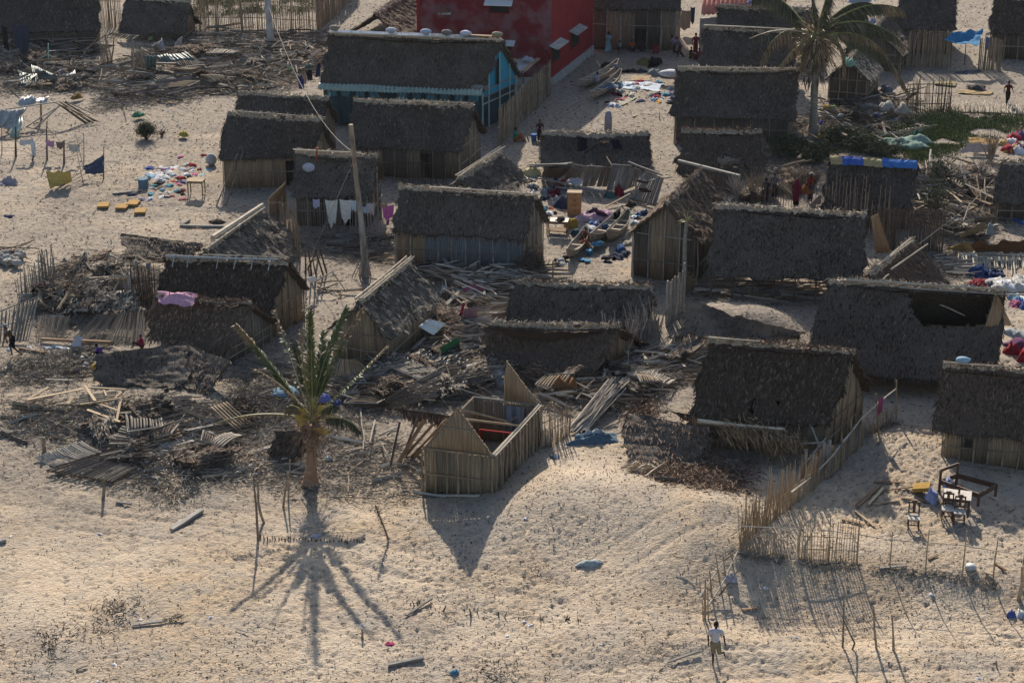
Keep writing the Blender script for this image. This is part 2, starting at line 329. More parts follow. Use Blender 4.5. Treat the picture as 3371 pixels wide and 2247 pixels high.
# ================================================================ GROUND
def build_ground():
    yy = [38.0, 49.0]; y = 51.5
    while y < 172: yy.append(y); y += .092 + (y-51.5)*.0011
    yy += [176, 184, 200, 240, 340, 600, 1200, 2200]; yy = np.array(yy)
    nu = 640; uu = np.linspace(-1.05, 1.05, nu); uu = np.concatenate([[-60, -12, -3, -1.4], uu, [1.4, 3, 12, 60]])
    hw = .278*yy + 3.5
    Xg = uu[None, :]*hw[:, None]; Yg = np.repeat(yy[:, None], len(uu), 1)
    Zg = gz(Xg, Yg)
    fade = np.clip((175-Yg)/10, 0, 1)*np.clip(1.3-np.abs(uu)[None, :], 0, 1).clip(0, .25)*4
    rough = .15 + 1.5*np.clip(fbm(Xg*.11, Yg*.09, 3, 21)+.28, 0, 1)
    dune = np.zeros_like(Xg)
    for t, rx, ry in (((2050, 1690), 7, 6), ((2150, 1950), 6, 3.5), ((2000, 1800), 6, 4), ((2280, 1820), 2.5, 4), ((2900, 1520), 3, 4)):
        p = W(t); dune = np.maximum(dune, np.exp(-((Xg-p.x)/rx)**4-((Yg-p.y)/ry)**4))
    rough = rough*(1-.75*dune)
    def pit(mask_scale, fx, fy, amp, seed):
        n = vn(Xg*fx + .6*vn(Xg*2, Yg*2, seed+9), Yg*fy, seed); return amp*np.minimum(n + .12, 0)
    Zg = Zg + fade*(.045*fbm(Xg*1.6, Yg*1.6, 3, 31)*rough + rough*pit(1, 3.1, 3.1, .05, 41) + rough*pit(1, 5.6, 5.6, .15, 47) + .6*rough*pit(1, 8.2, 7.4, .12, 53))
    for a, b in (((200, 1600), (1900, 1960)), ((-100, 1640), (1850, 2010)), ((1700, 1960), (2700, 1700)), ((1900, 2230), (3400, 2130)), ((2200, 2040), (3400, 2080))):
        A = W(a); B = W(b); L_ = (B-A).length; u = ((Xg-A.x)*(B.x-A.x)+(Yg-A.y)*(B.y-A.y))/L_; v = ((Xg-A.x)*(B.y-A.y)-(Yg-A.y)*(B.x-A.x))/L_ + 1.2*vn(u*.12, u*0, 71)
        for o_ in (-.75, .75): Zg = Zg - .07*np.exp(-((v-o_)/.16)**2)*(u > 0)*(u < L_)*(.6+vn(u*.4, v*0, 73))
    rs = np.random.RandomState(11); n = 26000
    fy = rs.uniform(52, 150, n); fx = rs.uniform(-1, 1, n)*(.28*fy+2); ang = rs.normal(.3, .7, n); dep = rs.uniform(.02, .07, n)
    tr = [((2950, 1480), (2700, 1700), 500), ((2950, 1430), (2900, 1560), 600), ((100, 900), (420, 830), 500), ((2700, 1500), (3300, 1800), 700), ((0, 1000), (300, 900), 300),
          ((700, 1850), (1900, 2100), 500), ((1900, 2200), (3300, 2100), 500), ((1250, 1800), (1900, 1880), 250), ((2000, 520), (2150, 300), 200), ((1950, 820), (1850, 760), 100)]
    for a, b, k in tr:
        A = W(a); B = W(b); t = rs.rand(k); sp = 1.6
        fx = np.concatenate([fx, A.x + (B.x-A.x)*t + rs.normal(0, sp, k)]); fy = np.concatenate([fy, A.y + (B.y-A.y)*t + rs.normal(0, sp*1.4, k)])
        an = math.atan2(B.y-A.y, B.x-A.x); ang = np.concatenate([ang, rs.normal(an, .35, k)]); dep = np.concatenate([dep, rs.uniform(.04, .09, k)])
    c0 = 4
    for x, y, a, d in zip(fx, fy, ang, dep):
        j = np.searchsorted(yy, y)
        if j < 6 or j > len(yy)-14: continue
        h = hw[j]; i = int((x/h + 1.05)/2.10*(nu-1)) + c0
        if i < 10 or i > len(uu)-11: continue
        J = slice(j-4, j+5); I = slice(i-5, i+6)
        dx = Xg[J, I]-x; dy = Yg[J, I]-y; u = dx*math.cos(a)+dy*math.sin(a); v = -dx*math.sin(a)+dy*math.cos(a)
        q = (u/.11)**2 + (v/.065)**2
        Zg[J, I] += -d*np.exp(-q) + d*.2*np.exp(-((np.sqrt(q)-1.6)/.5)**2)
    dirt_shade = np.zeros_like(Zg)
    for (t, rx, ry, am) in DIRT_SHADE:
        p = W(t); dirt_shade += am*np.exp(-((Xg-p.x)/rx)**4 - ((Yg-p.y)/ry)**4)
    dirt_shade += .66*np.clip((Yg-74)/35, 0, 1) + .18*np.clip((Yg-68)/6, 0, 1)*(np.abs(Xg+6) < 20)  # back ground darker: trampled soil, with yard shade painted into it
    dirt_shade = np.clip(dirt_shade*(1-.8*dune)*(1+1.2*fbm(Xg*.35, Yg*.35, 3, 61)) , 0, 1)
    ny, nx = Zg.shape
    idx = np.arange(ny*nx).reshape(ny, nx)
    Fc = np.stack([idx[:-1, :-1], idx[:-1, 1:], idx[1:, 1:], idx[1:, :-1]], -1).reshape(-1, 4)
    m = bpy.data.materials.new('sand'); m.use_nodes = True; N = m.node_tree.nodes; L = m.node_tree.links; b = N['Principled BSDF']
    b.inputs['Roughness'].default_value = .95; b.inputs['Specular IOR Level'].default_value = .1
    tc = N.new('ShaderNodeTexCoord')
    def noise(sc, det, mpv=(1, 1, 1)):
        mp = N.new('ShaderNodeMapping'); mp.inputs['Scale'].default_value = mpv; L.new(tc.outputs['Object'], mp.inputs[0])
        n = N.new('ShaderNodeTexNoise'); n.inputs['Scale'].default_value = sc; n.inputs['Detail'].default_value = det; n.inputs['Roughness'].default_value = .6; L.new(mp.outputs[0], n.inputs[0]); return n.outputs[0]
    def ramp(src, a, ca, b_, cb):
        r = N.new('ShaderNodeValToRGB'); r.color_ramp.elements[0].position = a; r.color_ramp.elements[1].position = b_; r.color_ramp.elements[0].color = (*ca, 1); r.color_ramp.elements[1].color = (*cb, 1); L.new(src, r.inputs[0]); return r.outputs[0]
    def mix(f, a, c, typ='MIX'):
        x = N.new('ShaderNodeMix'); x.data_type = 'RGBA'; x.blend_type = typ
        if isinstance(f, float): x.inputs[0].default_value = f
        else: L.new(f, x.inputs[0])
        L.new(a, x.inputs[6]) if not isinstance(a, tuple) else setattr(x.inputs[6], 'default_value', (*a, 1))
        L.new(c, x.inputs[7]) if not isinstance(c, tuple) else setattr(x.inputs[7], 'default_value', (*c, 1))
        return x.outputs[2]
    base = ramp(noise(.12, 4), .38, (.41, .32, .22), .62, (.36, .30, .235))
    fine = ramp(noise(2.2, 5), .35, (.78, .78, .80), .65, (1.05, 1.03, 1.0))
    col = mix(1.0, base, fine, 'MULTIPLY')
    speck = ramp(noise(6, 4), .56, (0, 0, 0), .66, (.9, .9, .9)); col = mix(speck, col, (.21, .175, .145)); gr = ramp(noise(.5, 3), .45, (0, 0, 0), .62, (.7, .7, .7)); col = mix(gr, col, (.30, .265, .22))
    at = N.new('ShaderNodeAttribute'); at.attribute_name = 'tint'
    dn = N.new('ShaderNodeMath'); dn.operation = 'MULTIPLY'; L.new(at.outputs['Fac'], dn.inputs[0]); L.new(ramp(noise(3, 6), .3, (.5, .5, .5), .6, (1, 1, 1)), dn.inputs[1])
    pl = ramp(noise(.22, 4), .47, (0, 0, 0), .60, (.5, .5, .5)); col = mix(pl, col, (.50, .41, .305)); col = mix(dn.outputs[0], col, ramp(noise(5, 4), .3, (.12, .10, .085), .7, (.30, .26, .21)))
    L.new(col, b.inputs['Base Color'])
    bp = N.new('ShaderNodeBump'); bp.inputs['Strength'].default_value = 1.0; bp.inputs['Distance'].default_value = .09; L.new(noise(9, 5), bp.inputs['Height'])
    b2 = N.new('ShaderNodeBump'); b2.inputs['Strength'].default_value = .5; b2.inputs['Distance'].default_value = .08; L.new(noise(3.5, 4, (1, 1, 1)), b2.inputs['Height']); L.new(bp.outputs[0], b2.inputs['Normal']); L.new(b2.outputs[0], b.inputs['Normal'])
    g = mk('ground', np.stack([Xg, Yg, Zg], -1).reshape(-1, 3), Fc, m, smooth=True, loc=(0, 0, 0), attr=dirt_shade.ravel()); g['kind'] = 'structure'
DIRT_SHADE = [((1700, -60), 70, 34, .5), ((2900, 300), 30, 30, .55), ((1950, 330), 16, 26, .45), ((1300, 1000), 24, 14, .3), ((700, 220), 16, 10, .95), ((250, 230), 14, 12, .95), ((200, 380), 10, 6, .6), ((400, 1050), 9, 5, .8), ((900, 1330), 9, 9, .55), ((1500, 1150), 14, 7, .85), ((1300, 1250), 8, 6, .6), ((2050, 1180), 6, 6, .7),  # soil blobs; those in the yard and far right put shade into the colour
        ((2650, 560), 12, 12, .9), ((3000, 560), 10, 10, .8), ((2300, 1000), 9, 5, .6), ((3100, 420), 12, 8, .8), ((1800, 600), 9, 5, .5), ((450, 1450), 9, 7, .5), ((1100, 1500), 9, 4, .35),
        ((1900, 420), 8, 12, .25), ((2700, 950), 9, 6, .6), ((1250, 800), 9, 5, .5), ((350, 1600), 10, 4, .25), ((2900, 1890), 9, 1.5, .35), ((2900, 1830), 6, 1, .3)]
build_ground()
# ================================================================ THATCH AND WALLS
def inpoly(x, y, P):
    c = False; n = len(P); j = n-1
    for i in range(n):
        if (P[i][1] > y) != (P[j][1] > y) and x < (P[j][0]-P[i][0])*(y-P[i][1])/(P[j][1]-P[i][1]+1e-9)+P[i][0]: c = not c
        j = i
    return c
def slope(name, RA, RB, EA, EB, m, parent, th=.16, holes=(), sag=.05, rag=.07, amp=.05, step=.13, seed=0, sm='straw_dark', dens=16, fringe=1.2, normal=None, label=None, edge='straw_dark', lightedge=None):
    RA, RB, EA, EB = map(Vector, (RA, RB, EA, EB))
    Lu = max((RB-RA).length, (EB-EA).length); Lv = max((EA-RA).length, (EB-RB).length)
    nu = max(6, int(Lu/step)); nv = max(5, int(Lv/step))
    s = np.linspace(0, 1, nu+1)[:, None]; t = np.linspace(0, 1, nv+1)[None, :]
    ra, rb, ea, eb = (np.array(p) for p in (RA, RB, EA, EB))
    sr = s + 0*t; tr = t + 0*s
    e1 = rag/Lv; e2 = rag/Lu
    tr = tr + (sr*0+1)*e1*2.2*fbm(s*Lu*1.8, s*0+seed, 3, seed)*np.clip((t-.6)/.4, 0, 1)
    sr = sr + e2*2.5*fbm(t*Lv*2.0, t*0+seed+.5, 3, seed+2)*np.clip(np.abs(s-.5)*2-.6, 0, 1)/.4*np.sign(s-.5)
    Pm = (ra*(1-sr[..., None])+rb*sr[..., None])*(1-tr[..., None]) + (ea*(1-sr[..., None])+eb*sr[..., None])*tr[..., None]
    n = (RB-RA).cross(EA-RA).normalized()
    if normal is not None:
        if n.dot(Vector(normal)) < 0: n = -n
    elif n.z < 0: n = -n
    n = np.array(n); U = s*Lu + 0*t; Vv = t*Lv + 0*s
    lay = (Vv/.42 + .35*vn(U*1.2, Vv*.5, seed+4)) % 1.0
    h = amp*(1.3*fbm(U*1.7, Vv*1.7, 3, seed+1) + 1.6*fbm(U*4.5, Vv*3.4, 2, seed+6)) + .05*lay + sag*(-np.sin(np.pi*t)*np.sin(np.pi*s)*1.0) - sag*.8*np.sin(np.pi*s)*(1-t)
    top = Pm + n*(h[..., None]); bot = top - n*th*(1 - .4*t[..., None])
    mask = np.ones((nu, nv), bool)
    if holes:
        HP = [[px(q) for q in H] for H in holes]
        for i in range(nu):
            for j in range(nv):
                c = (top[i, j]+top[i+1, j+1])/2; X, Y = proj(c)
                X += 7*random.uniform(-1, 1); Y += 5*random.uniform(-1, 1)
                for H in HP:
                    if inpoly(X, Y, H): mask[i, j] = False; break
    NV = (nu+1)*(nv+1); V = np.vstack([top.reshape(-1, 3), bot.reshape(-1, 3)])
    idx = np.arange(NV).reshape(nu+1, nv+1)
    F1 = np.stack([idx[:-1, :-1], idx[1:, :-1], idx[1:, 1:], idx[:-1, 1:]], -1)[mask]
    F2 = F1[:, ::-1] + NV
    M2 = np.pad(mask, 1); side = []
    for i in range(nu):
        for j in range(nv):
            if not mask[i, j]: continue
            a, b, c, d = idx[i, j], idx[i+1, j], idx[i+1, j+1], idx[i, j+1]
            if not M2[i+1, j]: side.append((a, b, b+NV, a+NV))
            if not M2[i+1, j+2]: side.append((c, d, d+NV, c+NV))
            if not M2[i, j+1]: side.append((d, a, a+NV, d+NV))
            if not M2[i+2, j+1]: side.append((b, c, c+NV, b+NV))
    Fc = np.vstack([F1, F2, np.array(side)]) if side else np.vstack([F1, F2])
    uv = np.stack([U.ravel(), Vv.ravel()], -1) + seed*3.7; uv = np.vstack([uv, uv])
    o = mk(name, V, Fc, MT[m], parent, uv=uv, smooth=False)
    if label: o['label'] = label
    cells = np.argwhere(mask); area = Lu*Lv*mask.mean(); dv = np.array((EA-RA).normalized()); du = np.array((RB-RA).normalized())
    k = int(area*dens*2.6)
    P0 = []; D = []; Ls = []; Ws = []
    c = cells[NR.randint(0, len(cells), k)]; fr = NR.rand(k, 2); ii = np.minimum(c[:, 0]+(fr[:, 0] > .5), nu); jj = np.minimum(c[:, 1]+(fr[:, 1] > .5), nv)
    p = top[ii, jj] + du*((fr[:, :1]-.5)*Lu/nu) + n*.015; P0.append(p); D.append(dv + du*NR.normal(0, .35, (k, 1)) + n*NR.uniform(.02, .30, (k, 1))); Ls.append(NR.uniform(.10, .34, k)); Ws.append(NR.uniform(.02, .07, k))
    k = int(Lu*16*fringe)
    if k:
        a = NR.randint(0, nu, k); ok = mask[a, nv-1]; a = a[ok]; k2 = len(a)
        p = top[a, nv] + du*(NR.rand(k2, 1)*Lu/nu) - n*NR.uniform(0, th, (k2, 1)); P0.append(p - dv*.05); D.append(dv + du*NR.normal(0, .3, (k2, 1))); Ls.append(NR.uniform(.08, .34, k2)); Ws.append(NR.uniform(.015, .05, k2))
        for e in (0, nu):
            kk = int(Lv*14*fringe); a = NR.randint(0, nv, kk); ok = mask[min(e, nu-1), a]; a = a[ok]; k2 = len(a); sg = -1 if e == 0 else 1
            p = top[e, a] - n*NR.uniform(0, th, (k2, 1)); P0.append(p); D.append(dv*.8 + du*sg*NR.uniform(.2, .9, (k2, 1)) + n*NR.normal(0, .25, (k2, 1))); Ls.append(NR.uniform(.07, .24, k2)); Ws.append(NR.uniform(.015, .05, k2))
    P0 = np.vstack(P0); D = np.vstack(D); Ls = np.concatenate(Ls); Ws = np.concatenate(Ws)
    sd_ = np.cross(D, np.broadcast_to(n, D.shape)) + NR.normal(0, .35, D.shape)
    blades('straw', P0, D, Ls, Ws, MT[sm], o, side=sd_, bend=.12)
    return o, top
def ridge_cap(RA, RB, down1, down2, parent, m='thatch_dark', sm='straw_pale', r=.13, fringe=26, h=.17):
    RA = Vector(RA); RB = Vector(RB); d = RB-RA; L = d.length; n = max(6, int(L/.15)); V = []; K = 7; uvs = []
    a1 = Vector(down1).normalized(); a2 = Vector(down2).normalized(); up = Vector((0, 0, 1))
    prof = [a1*h + up*.02, a1*h*.75 + up*.10, a1*h*.4 + up*.13, up*.17, a2*h*.4 + up*.13, a2*h*.75 + up*.10, a2*h + up*.02]
    for i in range(n+1):
        t = i/n; c = RA + d*t; c = c + up*(-.09*math.sin(math.pi*t) - .05 + .07*random.uniform(-1, 1) + .10*float(vn(t*L*.9, 3.3, 5)))
        for k, q in enumerate(prof):
            V.append(c + q*random.uniform(.5, 1.35)); uvs.append((t*L, k*.12))
    Fc = [(i*K+k, (i+1)*K+k, (i+1)*K+k+1, i*K+k+1) for i in range(n) for k in range(K-1)]
    o = mk('ridge_cap', V, np.array(Fc), MT[m], parent, uv=uvs)
    k = int(L*fringe); t = NR.rand(k, 1); c = np.array(RA) + np.array(d)*t; c[:, 2] += .10 + NR.uniform(-.05, .08, k)
    A = NR.rand(k, 1) < .5; D = np.where(A, np.array(a1), np.array(a2))*NR.uniform(.1, 1, (k, 1)) + np.array([0, 0, 1])*NR.uniform(.05, .9, (k, 1)) + np.array(d.normalized())*NR.normal(0, .6, (k, 1))
    blades('straw', c, D, NR.uniform(.08, .38, k), NR.uniform(.025, .06, k), MT[sm], o, bend=.15)
    return o
def ribs(name, p, q, z0, ztop, m, parent, w=.055, thk=.03, face=None, gap=0, jag=.04):
    """vertical stalks side by side from p to q: z0 the foot, ztop(u) the head"""
    p = Vector(p); q = Vector(q); d = Vector((q.x-p.x, q.y-p.y, 0)); L = d.length
    if L < .05: return None
    d.normalize(); n = Vector((d.y, -d.x, 0)); k = max(1, int(L/w)); ww = L/k; V = []; Fc = []; uv = []
    for i in range(k):
        if gap and random.random() < gap: continue
        u0 = i*ww; u1 = u0 + ww*random.uniform(1.15, 1.35); um = (u0+u1)/2; off = random.uniform(-.5, .5)*thk*.7
        zt = [ztop(u0/L) + random.uniform(-jag, jag)]; zt.append(ztop(u1/L) + zt[0]-ztop(u0/L)); zt.append((zt[0]+zt[1])/2)
        zb = z0(um/L) if callable(z0) else z0
        if max(zt) - zb < .04: continue
        b = len(V); lean = random.uniform(-.015, .015)
        for z, ln in ((zb, 0), (None, lean)):
            zs = [zb]*3 if z is not None else zt
            for (u, o_, zz) in ((u0, off, zs[0]), (um, off+thk, zs[2]), (u1, off, zs[1]), (um, off-thk, zs[2])):
                c = p + d*(u+ln) + n*o_; V.append((c.x, c.y, zz)); uv.append((u + 3*i % 7, zz))
        Fc += [(b, b+1, b+5, b+4), (b+1, b+2, b+6, b+5), (b+2, b+3, b+7, b+6), (b+3, b, b+4, b+7), (b+4, b+5, b+6, b+7), (b+3, b+2, b+1, b)]
    if not V: return None
    return mk(name, V, np.array(Fc), MT[m], parent, uv=uv)
def wall(p, q, z0, ztop, m, parent, bays=4, pm='pole_wood', rails=(.5,), rp=.045, door=None, w=.055, face=1, gap=0, skip=(), mats=None, postz=.1, out=None):
    """panels between posts; every panel, post and rail a part"""
    p = Vector(p); q = Vector(q); d = Vector((q.x-p.x, q.y-p.y, 0)); L = d.length; dn = d.normalized(); n = Vector((dn.y, -dn.x, 0))
    if out is not None and n.dot(Vector(out)) < 0: n = -n
    for i in range(bays):
        a = i/bays; b = (i+1)/bays
        if i in skip: continue
        pa = p + d*a; pb = p + d*b; mm = (mats[i % len(mats)] if mats else m)
        if door == i:
            zt = min(ztop(a), ztop(b)); h = min(zt, z0+1.55)
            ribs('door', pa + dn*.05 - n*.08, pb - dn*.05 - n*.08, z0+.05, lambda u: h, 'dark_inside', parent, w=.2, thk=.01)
            if zt > h+.1: ribs('wall_panel', pa, pb, h, lambda u: ztop(a+(b-a)*u), mm, parent, w=w)
            continue
        ribs('wall_panel', pa, pb, z0 - (0 if random.random() < .7 else -.08), lambda u, a=a, b=b: ztop(a+(b-a)*u), mm, parent, w=w, gap=gap)
    for i in range(bays+1):
        a = i/bays; c = p + d*a + n*(.055+rp); zt = ztop(min(max(a, .001), .999))
        if zt > z0+.1: stick('post', (c.x, c.y, z0-postz), (c.x+random.uniform(-.03, .03), c.y, zt-.01), rp*random.uniform(.8, 1.15), MT[pm], parent)
    for r in rails:
        z = z0 + (min(ztop(.001), ztop(.999)) - z0)*r if r <= 1 else z0 + r
        us = [u/20 for u in range(21) if ztop(u/20) > z+.02]
        if not us: continue
        A = p + d*us[0] + n*(.055+rp*2.6); B = p + d*us[-1] + n*(.055+rp*2.6)
        stick('rail', (A.x, A.y, z), (B.x, B.y, z+random.uniform(-.03, .03)), rp*.7, MT[pm], parent)
def hut(name, label, ea, eb, ra, rb, ze, pitch=48, zr=None, m='thatch_dark', sm='straw_dark', cap='straw_pale', walls='FABK', wm='stalk', wmats=None, inset=(.25, .3), g0=None, holes=(), sag=.09, bays=(5, 3), door=None, rp=.045,
        pm='pole_wood', rails=(.5,), capm=None, back=True, dens=16, group='thatched palm-leaf huts', gmats=None, th=.16, amp=.05, over=.3, cat='hut', capr=1, rag=.12, frontskip=(), gskip=(), gm=None, axis=None, hwe=None, length=None):
    """ea, eb: ends of the near (or right-hand) eave in the photograph; ra, rb: ends of the ridge. walls: F front, K back, A and B the gable ends."""
    if axis is not None:
        RA = W(ra, zr); RB = W(rb, zr)
        if length: RB = RA + (RB-RA).normalized()*length
        dd = (RB-RA).normalized(); pp = Vector((dd.y, -dd.x, 0))*axis; EA = RA+pp; EB = RB+pp; EA.z = EB.z = ze
    elif hwe is not None:
        EA = W(ea, ze); EB = W(eb, ze); dd = (EB-EA).normalized(); pp = Vector((-dd.y, dd.x, 0))*hwe; RA = EA+pp; RB = EB+pp; RA.z = RB.z = zr
    else: EA = W(ea, ze); EB = W(eb, ze)
    d = EB-EA; d.z = 0; dn = d.normalized(); nn = Vector((-dn.y, dn.x, 0))
    mid = tuple((a+b)/2 for a, b in zip(px(ra), px(rb))) if ra else None
    if zr is None:
        lo, hi = ze+.2, ze+6
        for _ in range(40):
            z = (lo+hi)/2; p = W(mid, z); dist = abs((p-EA).dot(nn))
            if (z-ze) > math.tan(math.radians(pitch))*dist: hi = z
            else: lo = z
        zr = (lo+hi)/2
    if axis is None and hwe is None: RA = W(ra, zr); RB = W(rb, zr)
    c = (RA+RB)/2; g = float(gz(c.x, c.y)) if g0 is None else g0
    root = thing(name, label, cat, (c.x, c.y, g), group)
    BA = RA*2 - EA; BA.z = ze; BB = RB*2 - EB; BB.z = ze
    hw = abs((c-EA).dot(nn)); print('HUT %-28s len %.1f half %.2f ze %.2f zr %.2f skew %.2f' % (name, (RB-RA).length, hw, ze, zr, (RA-EA).dot(dn)), label[:30])
    seed = random.randrange(60); sag *= random.uniform(.7, 1.7)
    slope('roof_slope', RA, RB, EA, EB, m, root, holes=holes, sag=sag, sm=sm, seed=seed, dens=dens, th=th, amp=amp, rag=rag)
    if back: slope('roof_slope', RA, RB, BA, BB, m, root, sag=sag, sm=sm, seed=seed+3, dens=5, th=th, amp=amp, rag=rag)
    if cap: ridge_cap(RA, RB, EA-RA, BA-RA, root, m=capm or 'thatch_cap', sm=cap, fringe=int(60*capr))
    def ins(e, r, b): # along the slope inwards
        pass
    f = over/max(hw, .5)
    fa = EA.lerp(BA, f/2); ba = EA.lerp(BA, 1-f/2); fb = EB.lerp(BB, f/2); bb = EB.lerp(BB, 1-f/2)
    ia = inset[0]/max((EB-EA).length, 1); ib = inset[1]/max((EB-EA).length, 1)
    FA = fa.lerp(fb, ia); FB = fa.lerp(fb, 1-ib); KA = ba.lerp(bb, ia); KB = ba.lerp(bb, 1-ib)
    zw = ze + (zr-ze)*f - th - .04
    gg = g
    zF = lambda u: zw
    def zG(u): return zw + (zr-th-.05-zw)*(1-abs(2*u-1))
    gout = lambda a, b: (a-b)
    if walls and 'P' not in walls and 'F' in walls: walls = 'FKAB'
    if 'F' in walls: wall(FA, FB, gg, zF, wm, root, bays=bays[0], pm=pm, rails=rails, door=door, mats=wmats, rp=rp, out=FA-KA, skip=frontskip)
    if 'K' in walls: wall(KA, KB, gg, zF, wm, root, bays=2, pm=pm, rails=(), rp=rp, out=KA-FA)
    if 'A' in walls: wall(FA, KA, gg, zG, gm or wm, root, bays=bays[1], pm=pm, rails=rails+((zw-gg-.02),), rp=rp, mats=gmats, out=FA-FB, skip=gskip)
    if 'B' in walls: wall(FB, KB, gg, zG, gm or wm, root, bays=bays[1], pm=pm, rails=rails+((zw-gg-.02),), rp=rp, mats=gmats, out=FB-FA, skip=gskip)
    if 'P' in walls:
        for i in range(bays[0]+1):
            p = FA.lerp(FB, i/bays[0]); stick('post', (p.x, p.y, gg-.1), (p.x, p.y, zw), rp, MT[pm], root)
            p = KA.lerp(KB, i/bays[0]); stick('post', (p.x, p.y, gg-.1), (p.x, p.y, zw), rp, MT[pm], root)
    return dict(root=root, RA=RA, RB=RB, EA=EA, EB=EB, BA=BA, BB=BB, FA=FA, FB=FB, KA=KA, KB=KB, g=gg, zw=zw, zr=zr, ze=ze)
def ridge_pole(h, t0, t1, m='pole_pale', r=.05, off=.20, parent=True, dx=0, dy=0):
    a = h['RA'].lerp(h['RB'], t0); b = h['RA'].lerp(h['RB'], t1)
    return stick('ridge_pole', a + Vector((dx, dy, off)), b + Vector((dx, dy, off)), r, MT[m], h['root'], k=1)
# ================================================================ HUTS
H = {}
S48 = 48
h = H['blue'] = hut('house', 'large thatched house with blue gable, pale ridge sheets and green metal eave strip', ('b', 655, 745), ('b', 2060, 800), ('b', 745, 290), ('b', 2230, 350), 2.5, 50,
    walls='', sag=.10, group=None, cat='house', th=.22, dens=12)
A, B, K, KA = h['FA'], h['FB'], h['KB'], h['KA']; R = h['root']; g = h['g']; zw = h['zw']
def flat_wall(name, p, q, z0, ztop, m, parent, n=10, th=.05):
    mb = MB(); p = Vector(p); q = Vector(q); d = q-p; d.z = 0; nr = Vector((d.y, -d.x, 0)).normalized()*th
    us = [i/n for i in range(n+1)]; V = []; Fc = []
    for s in (-.5, .5):
        for u in us:
            c = p + d*u + nr*s; V.append((c.x, c.y, z0)); V.append((c.x, c.y, max(ztop(u), z0+.01)))
    m2 = 2*(n+1)
    for i in range(n):
        a = 2*i; Fc += [(a, a+2, a+3, a+1), (m2+a+1, m2+a+3, m2+a+2, m2+a), (a+1, a+3, m2+a+3, m2+a+1)]
    Fc += [(0, 1, m2+1, m2), (2*n, m2+2*n, m2+2*n+1, 2*n+1)]
    return mk(name, V, Fc, m, parent)
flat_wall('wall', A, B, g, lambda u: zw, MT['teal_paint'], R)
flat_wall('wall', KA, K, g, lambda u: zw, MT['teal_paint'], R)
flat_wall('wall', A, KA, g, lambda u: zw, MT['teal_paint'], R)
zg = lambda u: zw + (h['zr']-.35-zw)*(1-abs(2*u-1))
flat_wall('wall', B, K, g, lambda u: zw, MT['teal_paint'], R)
nrm = (B-A).normalized()
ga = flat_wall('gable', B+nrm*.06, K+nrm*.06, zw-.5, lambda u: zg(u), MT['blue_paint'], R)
for i in range(11):
    a = A.lerp(B, (i+.15)/11); b = A.lerp(B, (i+.85)/11); o_ = Vector((A.y-B.y, B.x-A.x, 0)).normalized()*-.1
    if i != 4: ribs('board', a+o_, b+o_, zw-.75, lambda u: zw-.15, 'board_blue', R, w=.3, thk=.015)
    p = A.lerp(B, i/11)+o_*1.4; stick('post', (p.x, p.y, g-.1), (p.x, p.y, zw), .07, MT['teal_paint'], R, k=0)
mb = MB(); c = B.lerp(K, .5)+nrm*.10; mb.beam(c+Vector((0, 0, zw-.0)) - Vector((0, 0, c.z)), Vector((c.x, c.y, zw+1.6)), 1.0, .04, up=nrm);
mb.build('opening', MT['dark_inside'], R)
for u0, z0, u1, z1 in ((.0, -.05, 1, -.05), (0, -.95, 1, -.95), (.05, -.5, 1, -.5)):
    a = B.lerp(K, u0)+nrm*.14; b = B.lerp(K, u1)+nrm*.14; stick('rail', (a.x, a.y, zw+z0), (b.x, b.y, zw+z1), .055, MT['pole_grey'], R, k=0)
for u in (0, .18, .5, .8, 1):
    a = B.lerp(K, u)+nrm*.15; stick('post', (a.x, a.y, g-.1), (a.x, a.y, zg(u) if 0 < u < 1 else zw), .06, MT['pale_green_paint'], R, k=0)
V0 = B + (B-K).normalized()*.1
def corrugated(name, a, b, c, d, m, parent=None, wave=.11, amp=.03, label=None, cat=None, wob=.02, group=None):
    """sheet with corners a,b (top) d,c (bottom); corrugations run from top to bottom"""
    a, b, c, d = map(Vector, (a, b, c, d)); L = (b-a).length; n = max(4, int(L/wave*4)); V = []; nr = (b-a).cross(d-a).normalized()
    if nr.z < 0: nr = -nr
    J = 3; K_ = n+1
    for s in (0, -.012):
        for j in range(J+1):
            t = j/J
            for i in range(K_):
                u = i/n; p = (a*(1-u)+b*u)*(1-t) + (d*(1-u)+c*u)*t
                V.append(p + nr*(amp*math.sin(u*L/wave*2*math.pi) + s + wob*math.sin(u*7+t*3) + wob*.5*math.sin(u*19+2)))
    N_ = K_*(J+1); Fc = []
    for j in range(J):
        for i in range(n):
            q = (j*K_+i, j*K_+i+1, (j+1)*K_+i+1, (j+1)*K_+i); Fc.append(q); Fc.append(tuple(x+N_ for x in q[::-1]))
    for i in range(n):
        Fc.append((i+1, i, i+N_, i+1+N_)); e = J*K_+i; Fc.append((e, e+1, e+1+N_, e+N_))
    o = mk(name, V, np.array(Fc), m, parent)
    return tag(o, label, cat, group)
dnS = (h['EA']-h['RA']).normalized()
e0 = h['EA'] + dnS*-.1 + Vector((0, 0, .12)); e1 = h['EB'] + dnS*-.1 + Vector((0, 0, .12))
corrugated('metal_eave', e0, e1, e1+Vector((dnS.x*.6, dnS.y*.6, -.3)), e0+Vector((dnS.x*.6, dnS.y*.6, -.3)), MT['metal_green'], R, wave=.26, amp=.06, wob=.05)
r0 = h['RA']; r1 = h['RB']; k = 13
